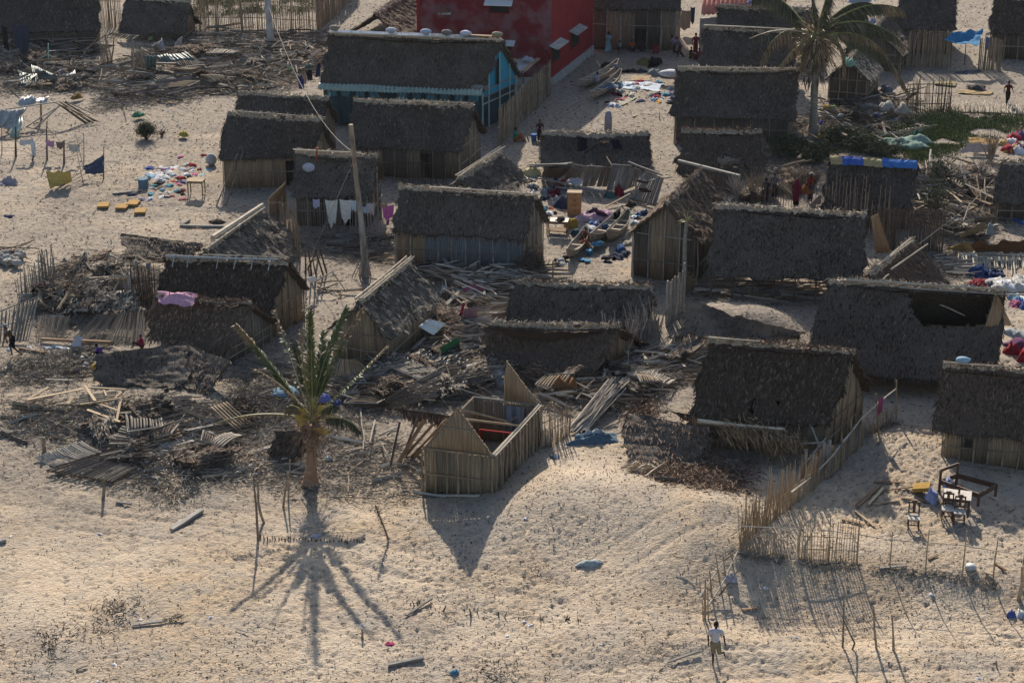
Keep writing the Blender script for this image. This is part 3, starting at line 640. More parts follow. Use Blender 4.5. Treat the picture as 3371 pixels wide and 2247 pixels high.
for i in range(k):
    a = r0.lerp(r1, i/k*.86); b = r0.lerp(r1, (i+.97)/k*.86); zz = Vector((0, 0, .27+random.uniform(-.02, .02)))
    w_ = Vector((0, -.22, -.12));
    mb = MB(); mb.quad(a+zz+w_, b+zz+w_, b+zz, a+zz); mb.quad(a+zz, b+zz, b+zz-Vector((0, -.2, .12)), a+zz-Vector((0, -.2, .12)))
    mb.build('ridge_sheet', MT['metal_white'] if i < 9 else MT['metal_grey'], R)
stick('ridge_pole', r0.lerp(r1, .0)+Vector((0, -.3, .14)), r1+Vector((.1, -.3, .12)), .05, MT['pole_pale'], R, k=0)
plank('ridge_board', r0.lerp(r1, .8)+Vector((0, -.1, .3)), r0.lerp(r1, .95)+Vector((0, -.1, .3)), .3, .04, MT['plank_brown'], R)
def sack(t, dz, label, c='#b9b09c', s=(.35, .25, .18), group='sacks weighing down the roof ridge', cat='sack', yoff=0):
    if isinstance(t, Vector): p = t
    else: p = t
    mb = MB(); mb.ball((p.x, p.y, p.z+dz+s[2]*.8), s[0], s[1], s[2], 12, jag=.10)
    mb.ball((p.x+s[0]*.9, p.y, p.z+dz+s[2]*.9), s[0]*.22, s[1]*.3, s[2]*.45, 7, jag=.2)
    o = mb.build('sack', cloth(c), smooth=True); return tag(o, label, cat, group)
for t_, c, lb in ((.03, '#a39a86', 'tan sack at the left end of the ridge of the large blue house'), (.36, '#c9cdd6', 'pale blue-white sack third of the way along the blue house ridge'),
                  (.56, '#b4bfd8', 'crumpled blue and white sack on the middle of the blue house ridge'), (.68, '#8a8580', 'grey-brown sack on the blue house ridge between two pale sacks'), (.79, '#ccd2e6', 'round pale lilac sack on the blue house ridge beside the brown board'), (.97, '#a89f80', 'olive-tan sack at the right end of the blue house ridge')):
    sack(r0.lerp(r1, t_)+Vector((0, -.12, .27)), 0, lb, c)
sack(OnWall(('b', 2025, 800), h['EA'], h['EB'])+Vector((0, .3, .1)), 0, 'grey cloth bundle on the right end of the green metal eave', '#8f8a80', (.5, .35, .2), cat='bundle')
h = H['mid'] = hut('thatched_hut', 'thatched hut with weathered reddish door in front of the large blue house', ('b', 935, 1265), ('b', 1880, 1300), ('b', 955, 868), ('b', 1985, 912), 1.75, 46, walls='FB', wm='stalk_dark', bays=(8, 4), door=5, pm='pole_grey', cap='straw_pale', wmats=['stalk_dark', 'stalk', 'stalk_dark'], gmats=['stalk'])
ridge_pole(h, .3, .98, 'pole_pale', .04, .2, dy=-.1)
h = H['left_back'] = hut('thatched_hut', 'low thatched hut mostly hidden behind another, beside the blue house', None, None, ('a', 2050, 800), ('b', 740, 850), 1.7, zr=3.5, axis=1.75, walls='AB', cap='straw_pale')
h = H['left_front'] = hut('thatched_hut', 'thatched hut with two long poles leaning on its tan wall', ('a', 1870, 1385), ('b', 590, 1340), ('a', 1960, 975), ('b', 690, 1030), 1.75, 48, walls='FBA', wm='stalk_tan', bays=(7, 3), door=5, pm='pole_wood')
ridge_pole(h, .15, .85, 'pole_grey', .04, .2, dy=-.15)
h = H['laundry'] = hut('thatched_hut', 'sagging thatched hut behind the washing line with an orange strap on its roof', ('f', 405, 385), ('f', 1110, 400), ('b', 450, 1310), ('b', 1160, 1345), 1.7, 44, walls='FB', wm='stalk_dark', bays=(6, 3), door=4, sag=.22, m='thatch_grey', amp=.07, rag=.12, pm='pole_grey')
ridge_pole(h, -.02, .8, 'pole_pale', .04, .22, dy=-.2); ridge_pole(h, .3, 1.02, 'pole_grey', .04, .1, dy=-.5)
h = H['centre'] = hut('thatched_hut', 'thatched hut with blue-grey boarded wall in the centre of the village', ('f', 1270, 690), ('g', 340, 765), ('f', 1340, 305), ('g', 445, 383), 1.85, 48, walls='FB', wm='stalk_blue', bays=(9, 4), pm='pole_grey', wmats=['stalk', 'stalk_tan', 'stalk_blue', 'stalk_blue', 'stalk_blue', 'stalk_blue', 'stalk_blue', 'stalk_blue', 'stalk_blue'], gmats=['stalk', 'stalk_tan'], rp=.05)
ridge_pole(h, .25, 1.02, 'pole_pale', .04, .17, dy=-.12)
h = H['stilts'] = hut('open_shelter', 'long thatched roof standing on bare poles with no walls', ('g', 1890, 1075), ('h', 985, 1110), ('g', 1970, 465), ('h', 1000, 545), 1.45, 50, walls='P', bays=(7, 2), pm='pole_dark', group=None, rp=.055, cat='shelter', sag=.08, th=.2)
stick('beam', h['FA']+Vector((0, 0, 1.2-h['FA'].z+h['g'])), h['FB']+Vector((0, 0, 1.2-h['FB'].z+h['g'])), .05, MT['pole_dark'], h['root'], k=0)
def panel(name, pts, m, parent=None, label=None, cat=None, group=None, w=.07, frame=None, wav=.03, th=.03, nx=None, kidname='slat', single=False, dirn=0, gap=.12, curl=0, backing=None):
    """a woven or slatted panel lying anywhere: pts are four corners in order; slats run from edge 0-1 to edge 3-2"""
    a, b, c, d = map(Vector, pts)
    if dirn: a, b, c, d = b, c, d, a
    L = max((b-a).length, (c-d).length); k = nx or max(2, int(L/w)); nr = (b-a).cross(d-a).normalized()
    if nr.z < 0: nr = -nr
    root = parent
    if parent is None:
        ctr = (a+b+c+d)/4; root = thing(name, label, cat, ctr, group)
    V = []; Fc = []; uv = []; J = 5
    for i in range(k):
        u0 = i/k; u1 = (i+1-gap*random.uniform(.3, 1.7))/k; off = random.uniform(-.5, .5)*wav; e0 = random.uniform(-.02, .03); e1 = random.uniform(-.03, .02); bz = len(V)
        for j in range(J+1):
            t = e0 + (1+e1-e0)*j/J
            for (u, o_) in ((u0, 0), ((u0+u1)/2, th), (u1, 0), ((u0+u1)/2, -th)):
                p = (a*(1-u)+b*u)*(1-t) + (d*(1-u)+c*u)*t; cu = curl*math.sin(math.pi*t)*(.6+.4*math.sin(u*5))
                V.append(p + nr*(off+o_+cu)); uv.append((u*L + i, t*2))
        for j in range(J):
            for q in range(4): Fc.append((bz+j*4+q, bz+j*4+(q+1) % 4, bz+(j+1)*4+(q+1) % 4, bz+(j+1)*4+q))
        Fc.append((bz+3, bz+2, bz+1, bz)); e = bz+J*4; Fc.append((e, e+1, e+2, e+3))
    if single and k <= 60:
        per = (J+1)*4; nf = J*4+2
        for i in range(k):
            mk(kidname, V[i*per:(i+1)*per], [tuple(x-i*per for x in f) for f in Fc[i*nf:(i+1)*nf]], MT[m], root, uv=uv[i*per:(i+1)*per])
    else: mk(kidname + 's' if not single else 'slats', V, np.array(Fc), MT[m], root, uv=uv)['kind'] = 'stuff'
    if frame:
        for (p, q) in ((a, b), (d, c)) + (((a, d), (b, c)) if 'x' in frame else ()) + (((a.lerp(d, .5), b.lerp(c, .5)),) if 'm' in frame else ()):
            stick('batten', p+nr*.05, q+nr*.05, .035, MT['pole_grey' if 'd' not in frame else 'pole_dark'], root, k=0)
    return root
p0 = W(('h', 1085, 535), 3.0); panel('woven_panel', (AtY(('h', 1040, 560), h['RB'].y), AtY(('h', 1095, 530), h['RB'].y+.2), AtY(('h', 1210, 860), h['KB'].y), AtY(('h', 1075, 880), h['KB'].y-.6)), 'stalk_tan', h['root'], kidname='mat')
h = H['gable_mid'] = hut('thatched_hut', 'hut with steep boarded gable facing the canoes yard, bare trunk standing before it', None, None, ('g', 1535, 455), ('g', 1850, 150), 2.2, zr=4.0, axis=1.95, walls='FA', wm='stalk_dark', gm='stalk', bays=(4, 4), pm='pole_grey', cap='straw_red', m='thatch_brown', sm='straw_red', dens=26, amp=.09, rag=.12, gmats=['stalk_dark', 'stalk', 'stalk_tan', 'stalk_dark'], rails=(.42,), over=.35)
h = H['collapsed_mid'] = hut('collapsed_hut', 'low collapsed thatch roof sitting almost on the ground behind the torn roof', ('g', 150, 1500), ('g', 1370, 1520), ('g', 240, 1115), ('g', 1440, 1160), .55, 42, walls='B', wm='stalk_dark', cap='straw_red', m='thatch_grey', sag=.18, rag=.15, bays=(3, 3))
h = H['collapsed_front'] = hut('collapsed_hut', 'collapsed thatch roof with two black torn holes beside the bent reed fence', ('k', 10, 400), ('k', 880, 530), ('k', 20, 45), ('k', 1150, 72), .25, 46, walls='B', wm='stalk', cap='straw_pale', m='thatch_brown', sag=.2, rag=.18, holes=[[('k', 250, 70), ('k', 345, 60), ('k', 335, 200), ('k', 265, 200)]], bays=(3, 5), g0=0.1)
h = H['holed'] = hut('thatched_hut', 'big dark hut at right with a wide hole torn in its roof', ('l', 440, 430), ('l', 2125, 560), ('h', 670, 1110), ('h', 2180, 1205), .95, 48, walls='BKA', wm='stalk_dark', gm='stalk_tan', cap='straw_pale', sag=.10, dens=14, th=.2,
    holes=[[('h', 1370, 1175), ('h', 2080, 1215), ('h', 2060, 1420), ('h', 2020, 1500), ('h', 1470, 1495), ('h', 1380, 1340)]], bays=(5, 4))
ridge_pole(h, .1, 1.13, 'pole_pale', .065, .16, dy=-.1); ridge_pole(h, .4, 1.15, 'pole_grey', .04, .02, dy=-.3)
stick('rafter', h['RA'].lerp(h['RB'], .62)+Vector((0, .6, -.9)), h['RA'].lerp(h['RB'], .8)+Vector((0, .2, -1.3)), .04, MT['pole_pale'], h['root'])
h = H['right_gable'] = hut('thatched_hut', 'tall thatched hut with tan slatted gable beside the long rail fence', ('k', 1730, 850), ('l', 690, 925), ('k', 1910, 185), ('l', 905, 285), 1.45, 50, walls='FB', wm='stalk', gm='stalk_tan', bays=(5, 5), cap='straw_red', m='thatch_brown', sm='straw_dark', th=.2, rails=(.55,),
    holes=[[('l', 215, 690), ('l', 255, 680), ('l', 250, 760), ('l', 215, 750)], [('l', 10, 710), ('l', 45, 700), ('l', 40, 800), ('l', 5, 810)]])
ridge_pole(h, .0, .35, 'pole_pale', .035, .22, dy=-.15)
h = H['far_right'] = hut('thatched_hut', 'thatched hut with small square window and bench rail, blue bag on its ridge', ('l', 1570, 965), ('l', 2760, 1085), ('l', 1655, 400), ('l', 2830, 480), 1.45, 50, walls='FA', wm='stalk', bays=(8, 3), cap='straw_red', m='thatch_brown', th=.22, wmats=['stalk_tan', 'stalk', 'stalk', 'stalk_tan'], rp=.045, inset=(.5, .3), pm='pole_wood')
ridge_pole(h, .0, .5, 'pole_pale', .04, .2, dy=-.1)
A, B, R = h['FA'], h['FB'], h['root']; n_ = Vector((B.y-A.y, A.x-B.x, 0)).normalized()
a = OnWall(('l', 1830, 1060), A, B, .0)
mb = MB(); mb.beam(OnWall(('l', 1870, 1010), A, B, 0)+n_*.14, OnWall(('l', 1870, 1105), A, B, 0)+n_*.14, .30, .03, up=n_); mb.build('window', MT['dark_inside'], R)
for q0, q1 in ((('l', 1770, 1210), ('l', 2240, 1255)),):
    stick('rail', OnWall(q0, A, B)+n_*.5, OnWall(q1, A, B)+n_*.5, .04, MT['pole_grey'], R, k=0)
for q in (('l', 1775, 1215), ('l', 2000, 1235), ('l', 2235, 1255)):
    p = OnWall(q, A, B)+n_*.5; stick('rail_post', (p.x, p.y, float(gz(p.x, p.y))-.1), p, .04, MT['pole_grey'], R, k=0)
h = H['ridge_tied'] = hut('thatched_hut', 'long dark thatched hut with white ties holding a metal pole along its ridge', ('e', 1318, 1400), ('f', 220, 1410), ('e', 1430, 915), ('f', 395, 950), 1.4, 47, walls='FB', wm='stalk', gm='stalk_tan', bays=(5, 5), cap='straw_dark', rails=(.6,), pm='pole_wood', m='thatch_brown')
ridge_pole(h, .0, .92, 'metal_grey', .07, .17, dy=-.12); ridge_pole(h, .3, .95, 'pole_pale', .04, .22, dy=.05)
for t_ in (.08, .20, .44, .58, .72, .86):
    p = h['RA'].lerp(h['RB'], t_); mb = MB(); mb.tube([p+Vector((0, -.1, .30)), p+Vector((-.05, -.3, .12)), p+Vector((-.12, -.45, -.25))], .025, 5); mb.build('tie', cloth('#c4c6cc'), h['root'])
h = H['pink_cloth'] = hut('thatched_hut', 'shaggy thatched hut with a pink cloth laid on its ridge and a slatted gable', ('i', 1270, 175), ('i', 1940, 305), ('e', 1345, 1255), ('e', 2170, 1305), .9, 47, walls='B', wm='stalk_grey', bays=(3, 5), cap='straw_red', m='thatch_brown', sm='straw_red', dens=24, amp=.09, rag=.16)
h = H['white_pole'] = hut('collapsed_hut', 'sunken thatch roof with a broad white pole along its ridge near the yellow trays', None, None, ('e', 1760, 850), ('e', 2250, 480), .3, zr=2.1, axis=2.3, walls='', cap='straw_pale', m='thatch_grey', sm='straw_grey', dens=22, amp=.08, rag=.15, sag=.15, capr=.7)
stick('ridge_pole', W(('e', 1830, 740), 2.3), W(('e', 2260, 455), 2.4), .15, MT['pole_pale'], h['root'], k=0); stick('ridge_pole', W(('e', 1770, 835), 2.2), W(('e', 2280, 475), 2.45), .04, MT['pole_pale'], h['root'], k=1)
h = H['tilted'] = hut('thatched_hut', 'hut with light straw ridge seen end-on, brown gable behind the broken palm', None, None, ('f', 990, 1300), ('f', 1430, 940), 1.35, zr=2.95, axis=1.65, walls='FA', wm='stalk', gm='stalk_tan', bays=(4, 4), cap='straw_pale', m='thatch_grey', sm='straw_grey', dens=26, amp=.09, rag=.15, gmats=['stalk', 'stalk_tan', 'stalk', 'stalk_tan'], pm='pole_wood')
for o_, r_ in ((-.12, .05), (.12, .04), (.25, .03)): stick('ridge_pole', h['RA']+Vector((o_, 0, .22)), h['RB']+Vector((o_, 0, .26)), r_, MT['pole_pale'], h['root'], k=1)
h = H['small_back'] = hut('collapsed_hut', 'small end-on thatch roof with bare sticks along its lit ridge beside the walled lane', None, None, ('b', 1850, 1540), ('b', 2225, 1310), .7, zr=2.2, axis=1.8, walls='', cap='straw_pale', m='thatch_grey', amp=.08)
for o_ in (-.15, .1): stick('ridge_pole', h['RA']+Vector((o_, 0, .2)), h['RB']+Vector((o_+.1, .2, .3)), .035, MT['pole_pale'], h['root'])
h = H['tarp_ridge'] = hut('thatched_hut', 'thatched hut with blue and yellow tarp folded over its ridge', ('h', 610, 480), ('h', 1390, 505), ('h', 680, 60), ('h', 1425, 105), 1.2, 47, walls='FB', wm='stalk_dark', bays=(5, 3), cap=None, m='thatch_dark')
cols = ['#b5a273', '#3c63b8', '#b5a273', '#3f7fd0']; cuts = [0, .14, .38, .60, 1.0]
for i in range(4):
    a = h['RA'].lerp(h['RB'], cuts[i]); b = h['RA'].lerp(h['RB'], cuts[i+1]); V = []; n = max(3, int((b-a).length/.15))
    for j in range(n+1):
        p = a.lerp(b, j/n)
        for (dy, dz) in ((-.42, -.16), (-.2, .12), (0, .20), (.2, .1), (.35, -.1)): V.append(p+Vector((random.uniform(-.03, .03), dy, dz+random.uniform(-.05, .05))))
    mk('ridge_tarp', V, [(j*5+q, (j+1)*5+q, (j+1)*5+q+1, j*5+q+1) for j in range(n) for q in range(4)], cloth(cols[i]), h['root'])
h = H['right_low'] = hut('collapsed_hut', 'low triangular thatch roof with broken poles sticking up behind the big holed hut', None, None, ('h', 1020, 1060), ('h', 1395, 760), .4, zr=2.3, axis=2.1, walls='', cap='straw_pale', m='thatch_brown', sm='straw_red', amp=.08, dens=22)
for a_, b_ in ((('h', 1090, 980), ('h', 1380, 740)), (('h', 1130, 950), ('h', 1400, 760)), (('h', 1210, 1010), ('h', 1525, 790)), (('h', 1140, 1100), ('h', 1190, 1050))):
    stick('ridge_pole', W(a_, 2.45), W(b_, 2.6), .045, MT['pole_pale'], h['root'])
h = H['long_low'] = hut('collapsed_hut', 'long low thatch roof with dark clothes drying on it behind the wrecked boards', None, None, ('c', 480, 1150), ('c', 1400, 1150), .45, zr=1.75, axis=2.2, walls='A', cap='straw_pale', m='thatch_grey', sag=.15, rag=.15)
h = H['burst'] = hut('collapsed_hut', 'dishevelled thatch roof with a black gaping hole beside the brushwood', ('c', 1640, 1510), ('d', 120, 1490), ('c', 1680, 1120), ('d', 100, 1130), .7, 42, walls='', cap='straw_red', m='thatch_brown', sag=.25, rag=.2, holes=[[('c', 1980, 1330), ('c', 2200, 1350), ('c', 2290, 1500), ('c', 2200, 1568), ('c', 2020, 1500)]])
h = H['palm_left'] = hut('thatched_hut', 'thatched hut with dark walls left of the standing palm', ('c', 1600, 1000), ('d', 370, 1030), ('c', 1650, 598), ('d', 405, 610), 1.7, 47, walls='FBA', wm='stalk_dark', bays=(6, 4), m='thatch_dark', sag=.12)
ridge_pole(h, .0, 1.02, 'pole_pale', .045, .2, dy=-.1)
h = H['tarp_edge'] = hut('thatched_hut', 'thatched hut with pale pole and dark tarp at its ridge behind the palm crown', ('c', 1835, 610), ('d', 360, 620), ('c', 1870, 240), ('d', 390, 275), 1.6, 47, walls='A', m='thatch_dark', cap='straw_dark')
ridge_pole(h, .0, 1.0, 'pole_pale', .06, .2, dy=-.15)
h = H['back_ridge'] = hut('thatched_hut', 'thatched roof between the red tiles and the palm, topmost ridge pole', None, None, ('c', 1995, 60), ('d', 560, 90), 1.7, zr=3.6, axis=2.0, walls='', m='thatch_dark', cap='straw_dark')
ridge_pole(h, .0, 1.0, 'pole_pale', .06, .2, dy=-.15)
h = H['courtyard'] = hut('wooden_house', 'wooden house with open black doorway behind the people in the yard', ('c', 890, 70), ('c', 1660, 95), None, None, 3.1, zr=5.4, hwe=2.5, walls='FB', wm='stalk_dark', wmats=['stalk_dark', 'stalk', 'stalk', 'stalk_dark', 'stalk_dark', 'stalk'], bays=(6, 4), door=3, m='thatch_dark', pm='pole_grey', rp=.06, group=None, cat='house', rails=(.6,), gm='stalk_dark')
h = H['behind_blue'] = hut('collapsed_hut', 'rough thatch roof with an open end behind the large blue house', None, None, ('b', 1130, 130), ('b', 1500, -120), .7, zr=2.7, axis=2.9, walls='', m='thatch_brown', sm='straw_red', cap='straw_pale', amp=.09, dens=22)
h = H['top_left'] = hut('thatched_hut', 'large thatch roof cut by the top left corner of the photo', ('a', -150, 290), ('a', 870, 260), ('a', -120, -120), ('a', 830, -130), 1.3, 44, walls='FB', wm='stalk_dark', m='thatch_dark', sag=.12, rag=.14)
h = H['top_left2'] = hut('thatched_hut', 'grey thatch roof with a small slatted gable in the back row at left', ('a', 1020, 290), ('a', 1590, 290), ('a', 1080, -20), ('a', 1640, 10), .5, 44, walls='B', wm='stalk', m='thatch_grey', sag=.12, rag=.14)
h = H['top_right'] = hut('thatched_hut', 'dark thatched hut behind the tall pole fence with the blue tarp', ('d', 1230, 250), ('d', 1760, 260), ('d', 1280, -40), ('d', 1780, -30), 1.9, 44, walls='FB', wm='stalk_dark', m='thatch_dark', cap='straw_dark')
h = H['top_right2'] = hut('thatched_hut', 'thatched hut cut by the top right corner beside the blue tarp', ('d', 2040, 290), ('d', 2700, 310), ('d', 2110, -20), ('d', 2750, 10), 1.9, 44, walls='FA', wm='stalk_dark', m='thatch_brown', cap='straw_dark', bays=(5, 3))
h = H['right_edge'] = hut('thatched_hut', 'dark thatched hut cut by the right edge above the pole debris', ('h', 2080, 440), ('h', 2800, 460), ('h', 2160, 90), ('h', 2850, 120), 1.0, 44, walls='FA', wm='stalk_dark', m='thatch_dark', cap='straw_red')
h = H['behind_palm'] = hut('thatched_hut', 'end-on hut with dark plank wall just right of the palm trunk', None, None, ('d', 850, 500), ('d', 960, 380), 1.75, zr=3.3, axis=1.5, walls='FA', wm='stalk_dark', m='thatch_grey', bays=(4, 4), sm='straw_pale')
h = H['behind_palm2'] = hut('thatched_hut', 'end-on dark hut behind the palm fronds with white rags on its ridge', None, None, ('d', 1060, 250), ('d', 1200, 80), 1.2, zr=3.0, axis=2.2, walls='F', wm='stalk_dark', m='thatch_dark', cap='straw_pale')
# ---------------------------------------------------------------- the roofless hut in front
def roofless():
    z = 1.9
    FL = G(('j', 1570, 1530)); FR = G(('j', 2170, 1500)); g = FL.z
    a = W(('j', 1560, 1110), g+z); b = W(('j', 2150, 1180), g+z); c = W(('k', 455, 745), g+z)
    dF = (b-a); dF.z = 0; wF = dF.length; d1 = dF.normalized(); dS = c-b; dS.z = 0; LS = dS.length; d2 = Vector((-d1.y, d1.x, 0))
    d2 = dS.normalized()
    A = Vector((a.x, a.y, g)); B = Vector((b.x, b.y, g)); C = B + d2*LS; D = A + d2*LS
    root = thing('roofless_hut', 'small tan slatted hut that lost its roof, both pointed gables standing', 'hut', (A+C)/2, 'thatched palm-leaf huts')
    zt = g+z; pk = AtY(('j', 1880, 765), (A.y+B.y)/2).z; print('ROOFLESS w %.2f L %.2f peak %.2f' % (wF, LS, pk-g))
    fw = lambda u: zt
    n1 = A-D
    def mats(L_): return L_
    wall(A, B, g-.1, fw, 'stalk_tan', root, bays=6, pm='reed', rails=(.5,), out=n1, w=.05, rp=.05, mats=['stalk_tan', 'stalk', 'stalk', 'stalk_tan', 'stalk_tan'])
    wall(B, C, g-.1, fw, 'stalk_tan', root, bays=14, pm='pole_wood', rails=(), out=B-A, w=.05, rp=.075, mats=['stalk_tan', 'stalk', 'stalk_tan'])
    wall(A, D, g-.1, fw, 'stalk_tan', root, bays=6, pm='pole_wood', rails=(.5,), out=A-B, w=.05)
    wall(D, C, g-.1, fw, 'stalk', root, bays=4, pm='pole_wood', rails=(.5,), out=D-A, w=.05)
    tri = lambda u: zt + .02 + (pk-zt)*(1-abs(2*u-1))
    ribs('gable', A, B, zt+.02, tri, 'stalk_tan', root, w=.05);
    pb = AtY(('k', 235, 375), (C.y+D.y)/2).z
    ribs('gable', D.lerp(C, .47), C, zt+.02, lambda u: zt+.02+(pb-zt)*min(u/.12+.5, (1-u)/.88), 'stalk_tan', root, w=.05)
    for P, Q in ((A, B), (D, C)):
        m_ = (P+Q)/2; off = (A-D).normalized()*.06*(1 if P is A else -1)
        for e in ((P, Q) if P is A else (Q,)): stick('gable_batten', (e.x+off.x, e.y+off.y, zt), (m_.x+off.x, m_.y+off.y, (pk if P is A else pb)+.03), .035, MT['pole_wood'], root, k=0)
        stick('gable_batten', (P.x+off.x, P.y+off.y, zt+.04), (Q.x+off.x, Q.y+off.y, zt+.04), .035, MT['pole_wood'], root, k=0)
        a_ = P.lerp(Q, .27 if P is A else .5); b_ = P.lerp(Q, .73); stick('gable_batten', (a_.x+off.x, a_.y+off.y, zt+(pk-zt)*.54), (b_.x+off.x, b_.y+off.y, zt+(pk-zt)*.54), .03, MT['pole_wood'], root, k=0)
    for P, Q, mm in ((B, C, 'pole_pale'), (A, D, 'pole_wood'), (D, C, 'pole_grey')):
        stick('wall_plate', (P.x, P.y, zt+.05), (Q.x, Q.y, zt+.05), .06, MT[mm], root, k=0)
        if P is B: stick('wall_plate', (P.x+.1, P.y, zt+.02), (Q.x+.1, Q.y, zt+.02), .04, MT['pole_pale'], root, k=1)
    p = A.lerp(D, .55); q = B.lerp(C, .55); stick('tie_beam', (p.x, p.y, zt+.1), (q.x, q.y, zt+.1), .06, MT['reed'], root, k=0)
    m_ = (A+B)/2; stick('ridge_pole', (m_.x, m_.y, pk-.05), (q.x-.5, q.y+.2, zt+.2), .06, MT['pole_wood'], root, k=1)
    i_ = (A-D).normalized()
    a_ = D.lerp(C, .48)+i_*.12; b_ = D.lerp(C, .78)+i_*.12
    ribs('inner_door', a_, b_, g+.2, lambda u: zt-.12, 'stalk_blue', root, w=.3)
    for e0, e1 in (((a_.x, a_.y, g+.2), (a_.x, a_.y, zt-.1)), ((b_.x, b_.y, g+.2), (b_.x, b_.y, zt-.1)), ((a_.x, a_.y, g+.9), (b_.x, b_.y, g+1.6))): plank('door_brace', e0, e1, .07, .04, MT['plank_grey'], root, up=i_)
    r0 = A.lerp(D, .5).lerp(B.lerp(C, .5), .45); r1 = A.lerp(D, .5).lerp(B.lerp(C, .5), .95); red = cloth('#a01818')
    mb = MB(); mb.beam((r0.x, r0.y, g+1.75), (r1.x, r1.y, g+1.75), .07, .05); mb.beam((r1.x, r1.y, g), (r1.x, r1.y, g+1.75), .07, .05); mb.beam((r0.x, r0.y, g), (r0.x, r0.y, g+1.75), .07, .05); mb.build('red_frame', red, root)
    plank('sill_pole', gnd(A.lerp(B, .1)+Vector((0, -.3, 0)), .04), gnd(A.lerp(B, .8)+Vector((0, -.35, 0)), .04), .09, .07, MT['pole_pale'], root)
roofless()
# ---------------------------------------------------------------- the red house
def red_house():
    C0 = G(('c', 558, 735)); C1 = G(('c', 915, 462)); g = C0.z; Hh = 7.0
    d = Vector((C1.x-C0.x, C1.y-C0.y, 0)); C1 = C0 + d; L = C0 + Vector((-math.cos(math.radians(9)), math.sin(math.radians(9)), 0))*9.2
    root = thing('red_house', 'two-storey dark red plastered house with small white window hoods', 'house', C0+d*.5)
    th = .25
    def pw(name, P, Q, mt, z0, z1, inner=0):
        D = (Q-P).normalized(); n = Vector((D.y, -D.x, 0)); n = n if n.dot(Vector((0, -1, 0)) if mt == 'wall_red_worn' else Vector((1, -.4, 0))) > 0 else -n
        mb = MB(); c = (P+Q)/2 - n*(th/2); mb.beam((P.x-n.x*th/2, P.y-n.y*th/2, (z0+z1)/2), (Q.x-n.x*th/2, Q.y-n.y*th/2, (z0+z1)/2), z1-z0, th, up=n); mb.build(name, MT[mt], root); return n
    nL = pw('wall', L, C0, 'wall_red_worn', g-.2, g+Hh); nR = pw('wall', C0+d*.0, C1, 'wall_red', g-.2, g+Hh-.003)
    b1 = C1 + (L-C0); mb = MB(); mb.beam((C1.x, C1.y, g+Hh/2), (b1.x, b1.y, g+Hh/2), Hh, th, up=(0, 1, 0)); mb.build('wall', MT['wall_red'], root)
    mb = MB(); mb.beam((L.x, L.y, g+Hh/2), (b1.x, b1.y, g+Hh/2), Hh, th, up=(1, 0, 0)); mb.build('wall', MT['wall_red'], root)
    mb = MB(); V = [(p.x, p.y, g+Hh+.01) for p in (L, C0, C1, b1)]; mb.add(V, [(0, 1, 2, 3)]); mb.add([(x, y, z+.15) for x, y, z in V], [(0, 1, 2, 3)]); mb.build('roof', MT['metal_grey'], root)
    mb = MB(); mb.beam((C0.x+nR.x*.06, C0.y+nR.y*.06, g+.2), (C1.x+nR.x*.06, C1.y+nR.y*.06, g+.2), .62, .12, up=nR); mb.beam((C0.x+nL.x*.06, C0.y+nL.y*.06, g+.2), (L.x+nL.x*.06, L.y+nL.y*.06, g+.2), .62, .12, up=nL); mb.build('plinth', MT['concrete'], root)
    for (tl, br, aw, P, Q, n) in (((20, 25), (203, 108), ((-5, -5), (212, 28)), L, C0, nL), ((150, 372), (225, 420), ((145, 366), (225, 392)), L, C0, nL),
                                 ((722, 262), (796, 400), ((712, 235), (848, 225)), C0, C1, nR), ((552, 384), (632, 525), ((548, 375), (690, 350)), C0, C1, nR)):
        a = OnWall(('c', tl[0], (tl[1]+br[1])/2-0), P, Q); b = OnWall(('c', br[0], (tl[1]+br[1])/2), P, Q)
        if n is nR:
            zt = OnWall(('c', (tl[0]+br[0])/2, tl[1]), P, Q).z; zb = OnWall(('c', (tl[0]+br[0])/2, br[1]), P, Q).z
        else: zt = OnWall(('c', tl[0], tl[1]), P, Q).z; zb = OnWall(('c', tl[0], br[1]), P, Q).z
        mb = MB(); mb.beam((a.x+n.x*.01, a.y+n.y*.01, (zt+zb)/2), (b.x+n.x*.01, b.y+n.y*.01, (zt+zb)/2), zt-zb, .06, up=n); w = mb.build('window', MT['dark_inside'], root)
        D = (b-a).normalized(); mb = MB()
        for e in (a, b): mb.beam((e.x+n.x*.03, e.y+n.y*.03, zb), (e.x+n.x*.03, e.y+n.y*.03, zt), .08, .10, up=n)
        mb.beam((a.x+n.x*.04, a.y+n.y*.04, zb-.03), (b.x+n.x*.04, b.y+n.y*.04, zb-.03), .08, .12, up=n); mb.build('frame', MT['wall_red'], w)
        e = D*.22; mb = MB(); A1 = a-e; B1 = b+e; V = []
        for s, dz in ((0, .10), (.62, -.12)):
            for q in (A1, B1): V.append((q.x+n.x*s, q.y+n.y*s, zt+.12+dz))
        V += [(x, y, z-.06) for x, y, z in V]; mb.add(V, [(0, 1, 3, 2), (6, 7, 5, 4), (2, 3, 7, 6), (0, 2, 6, 4), (1, 5, 7, 3)]); mb.build('window_hood', MT['concrete'] if n is nR else MT['metal_white'], root)
    q = OnWall(('b', 1735, 110), L, C0); mb = MB(); mb.box((q.x, q.y-.3, q.z), .9, .7, .12, 0); mb.build('ledge', MT['concrete'], root)
    c_ = MB(); c_.ball((q.x-.1, q.y-.35, q.z+.1), .5, .3, .35, 10, jag=.5); tag(c_.build('cloth_heap', cloth('#8a5a4c'), smooth=False), 'reddish cloth heaped on the ledge of the red house', 'cloth')
red_house()
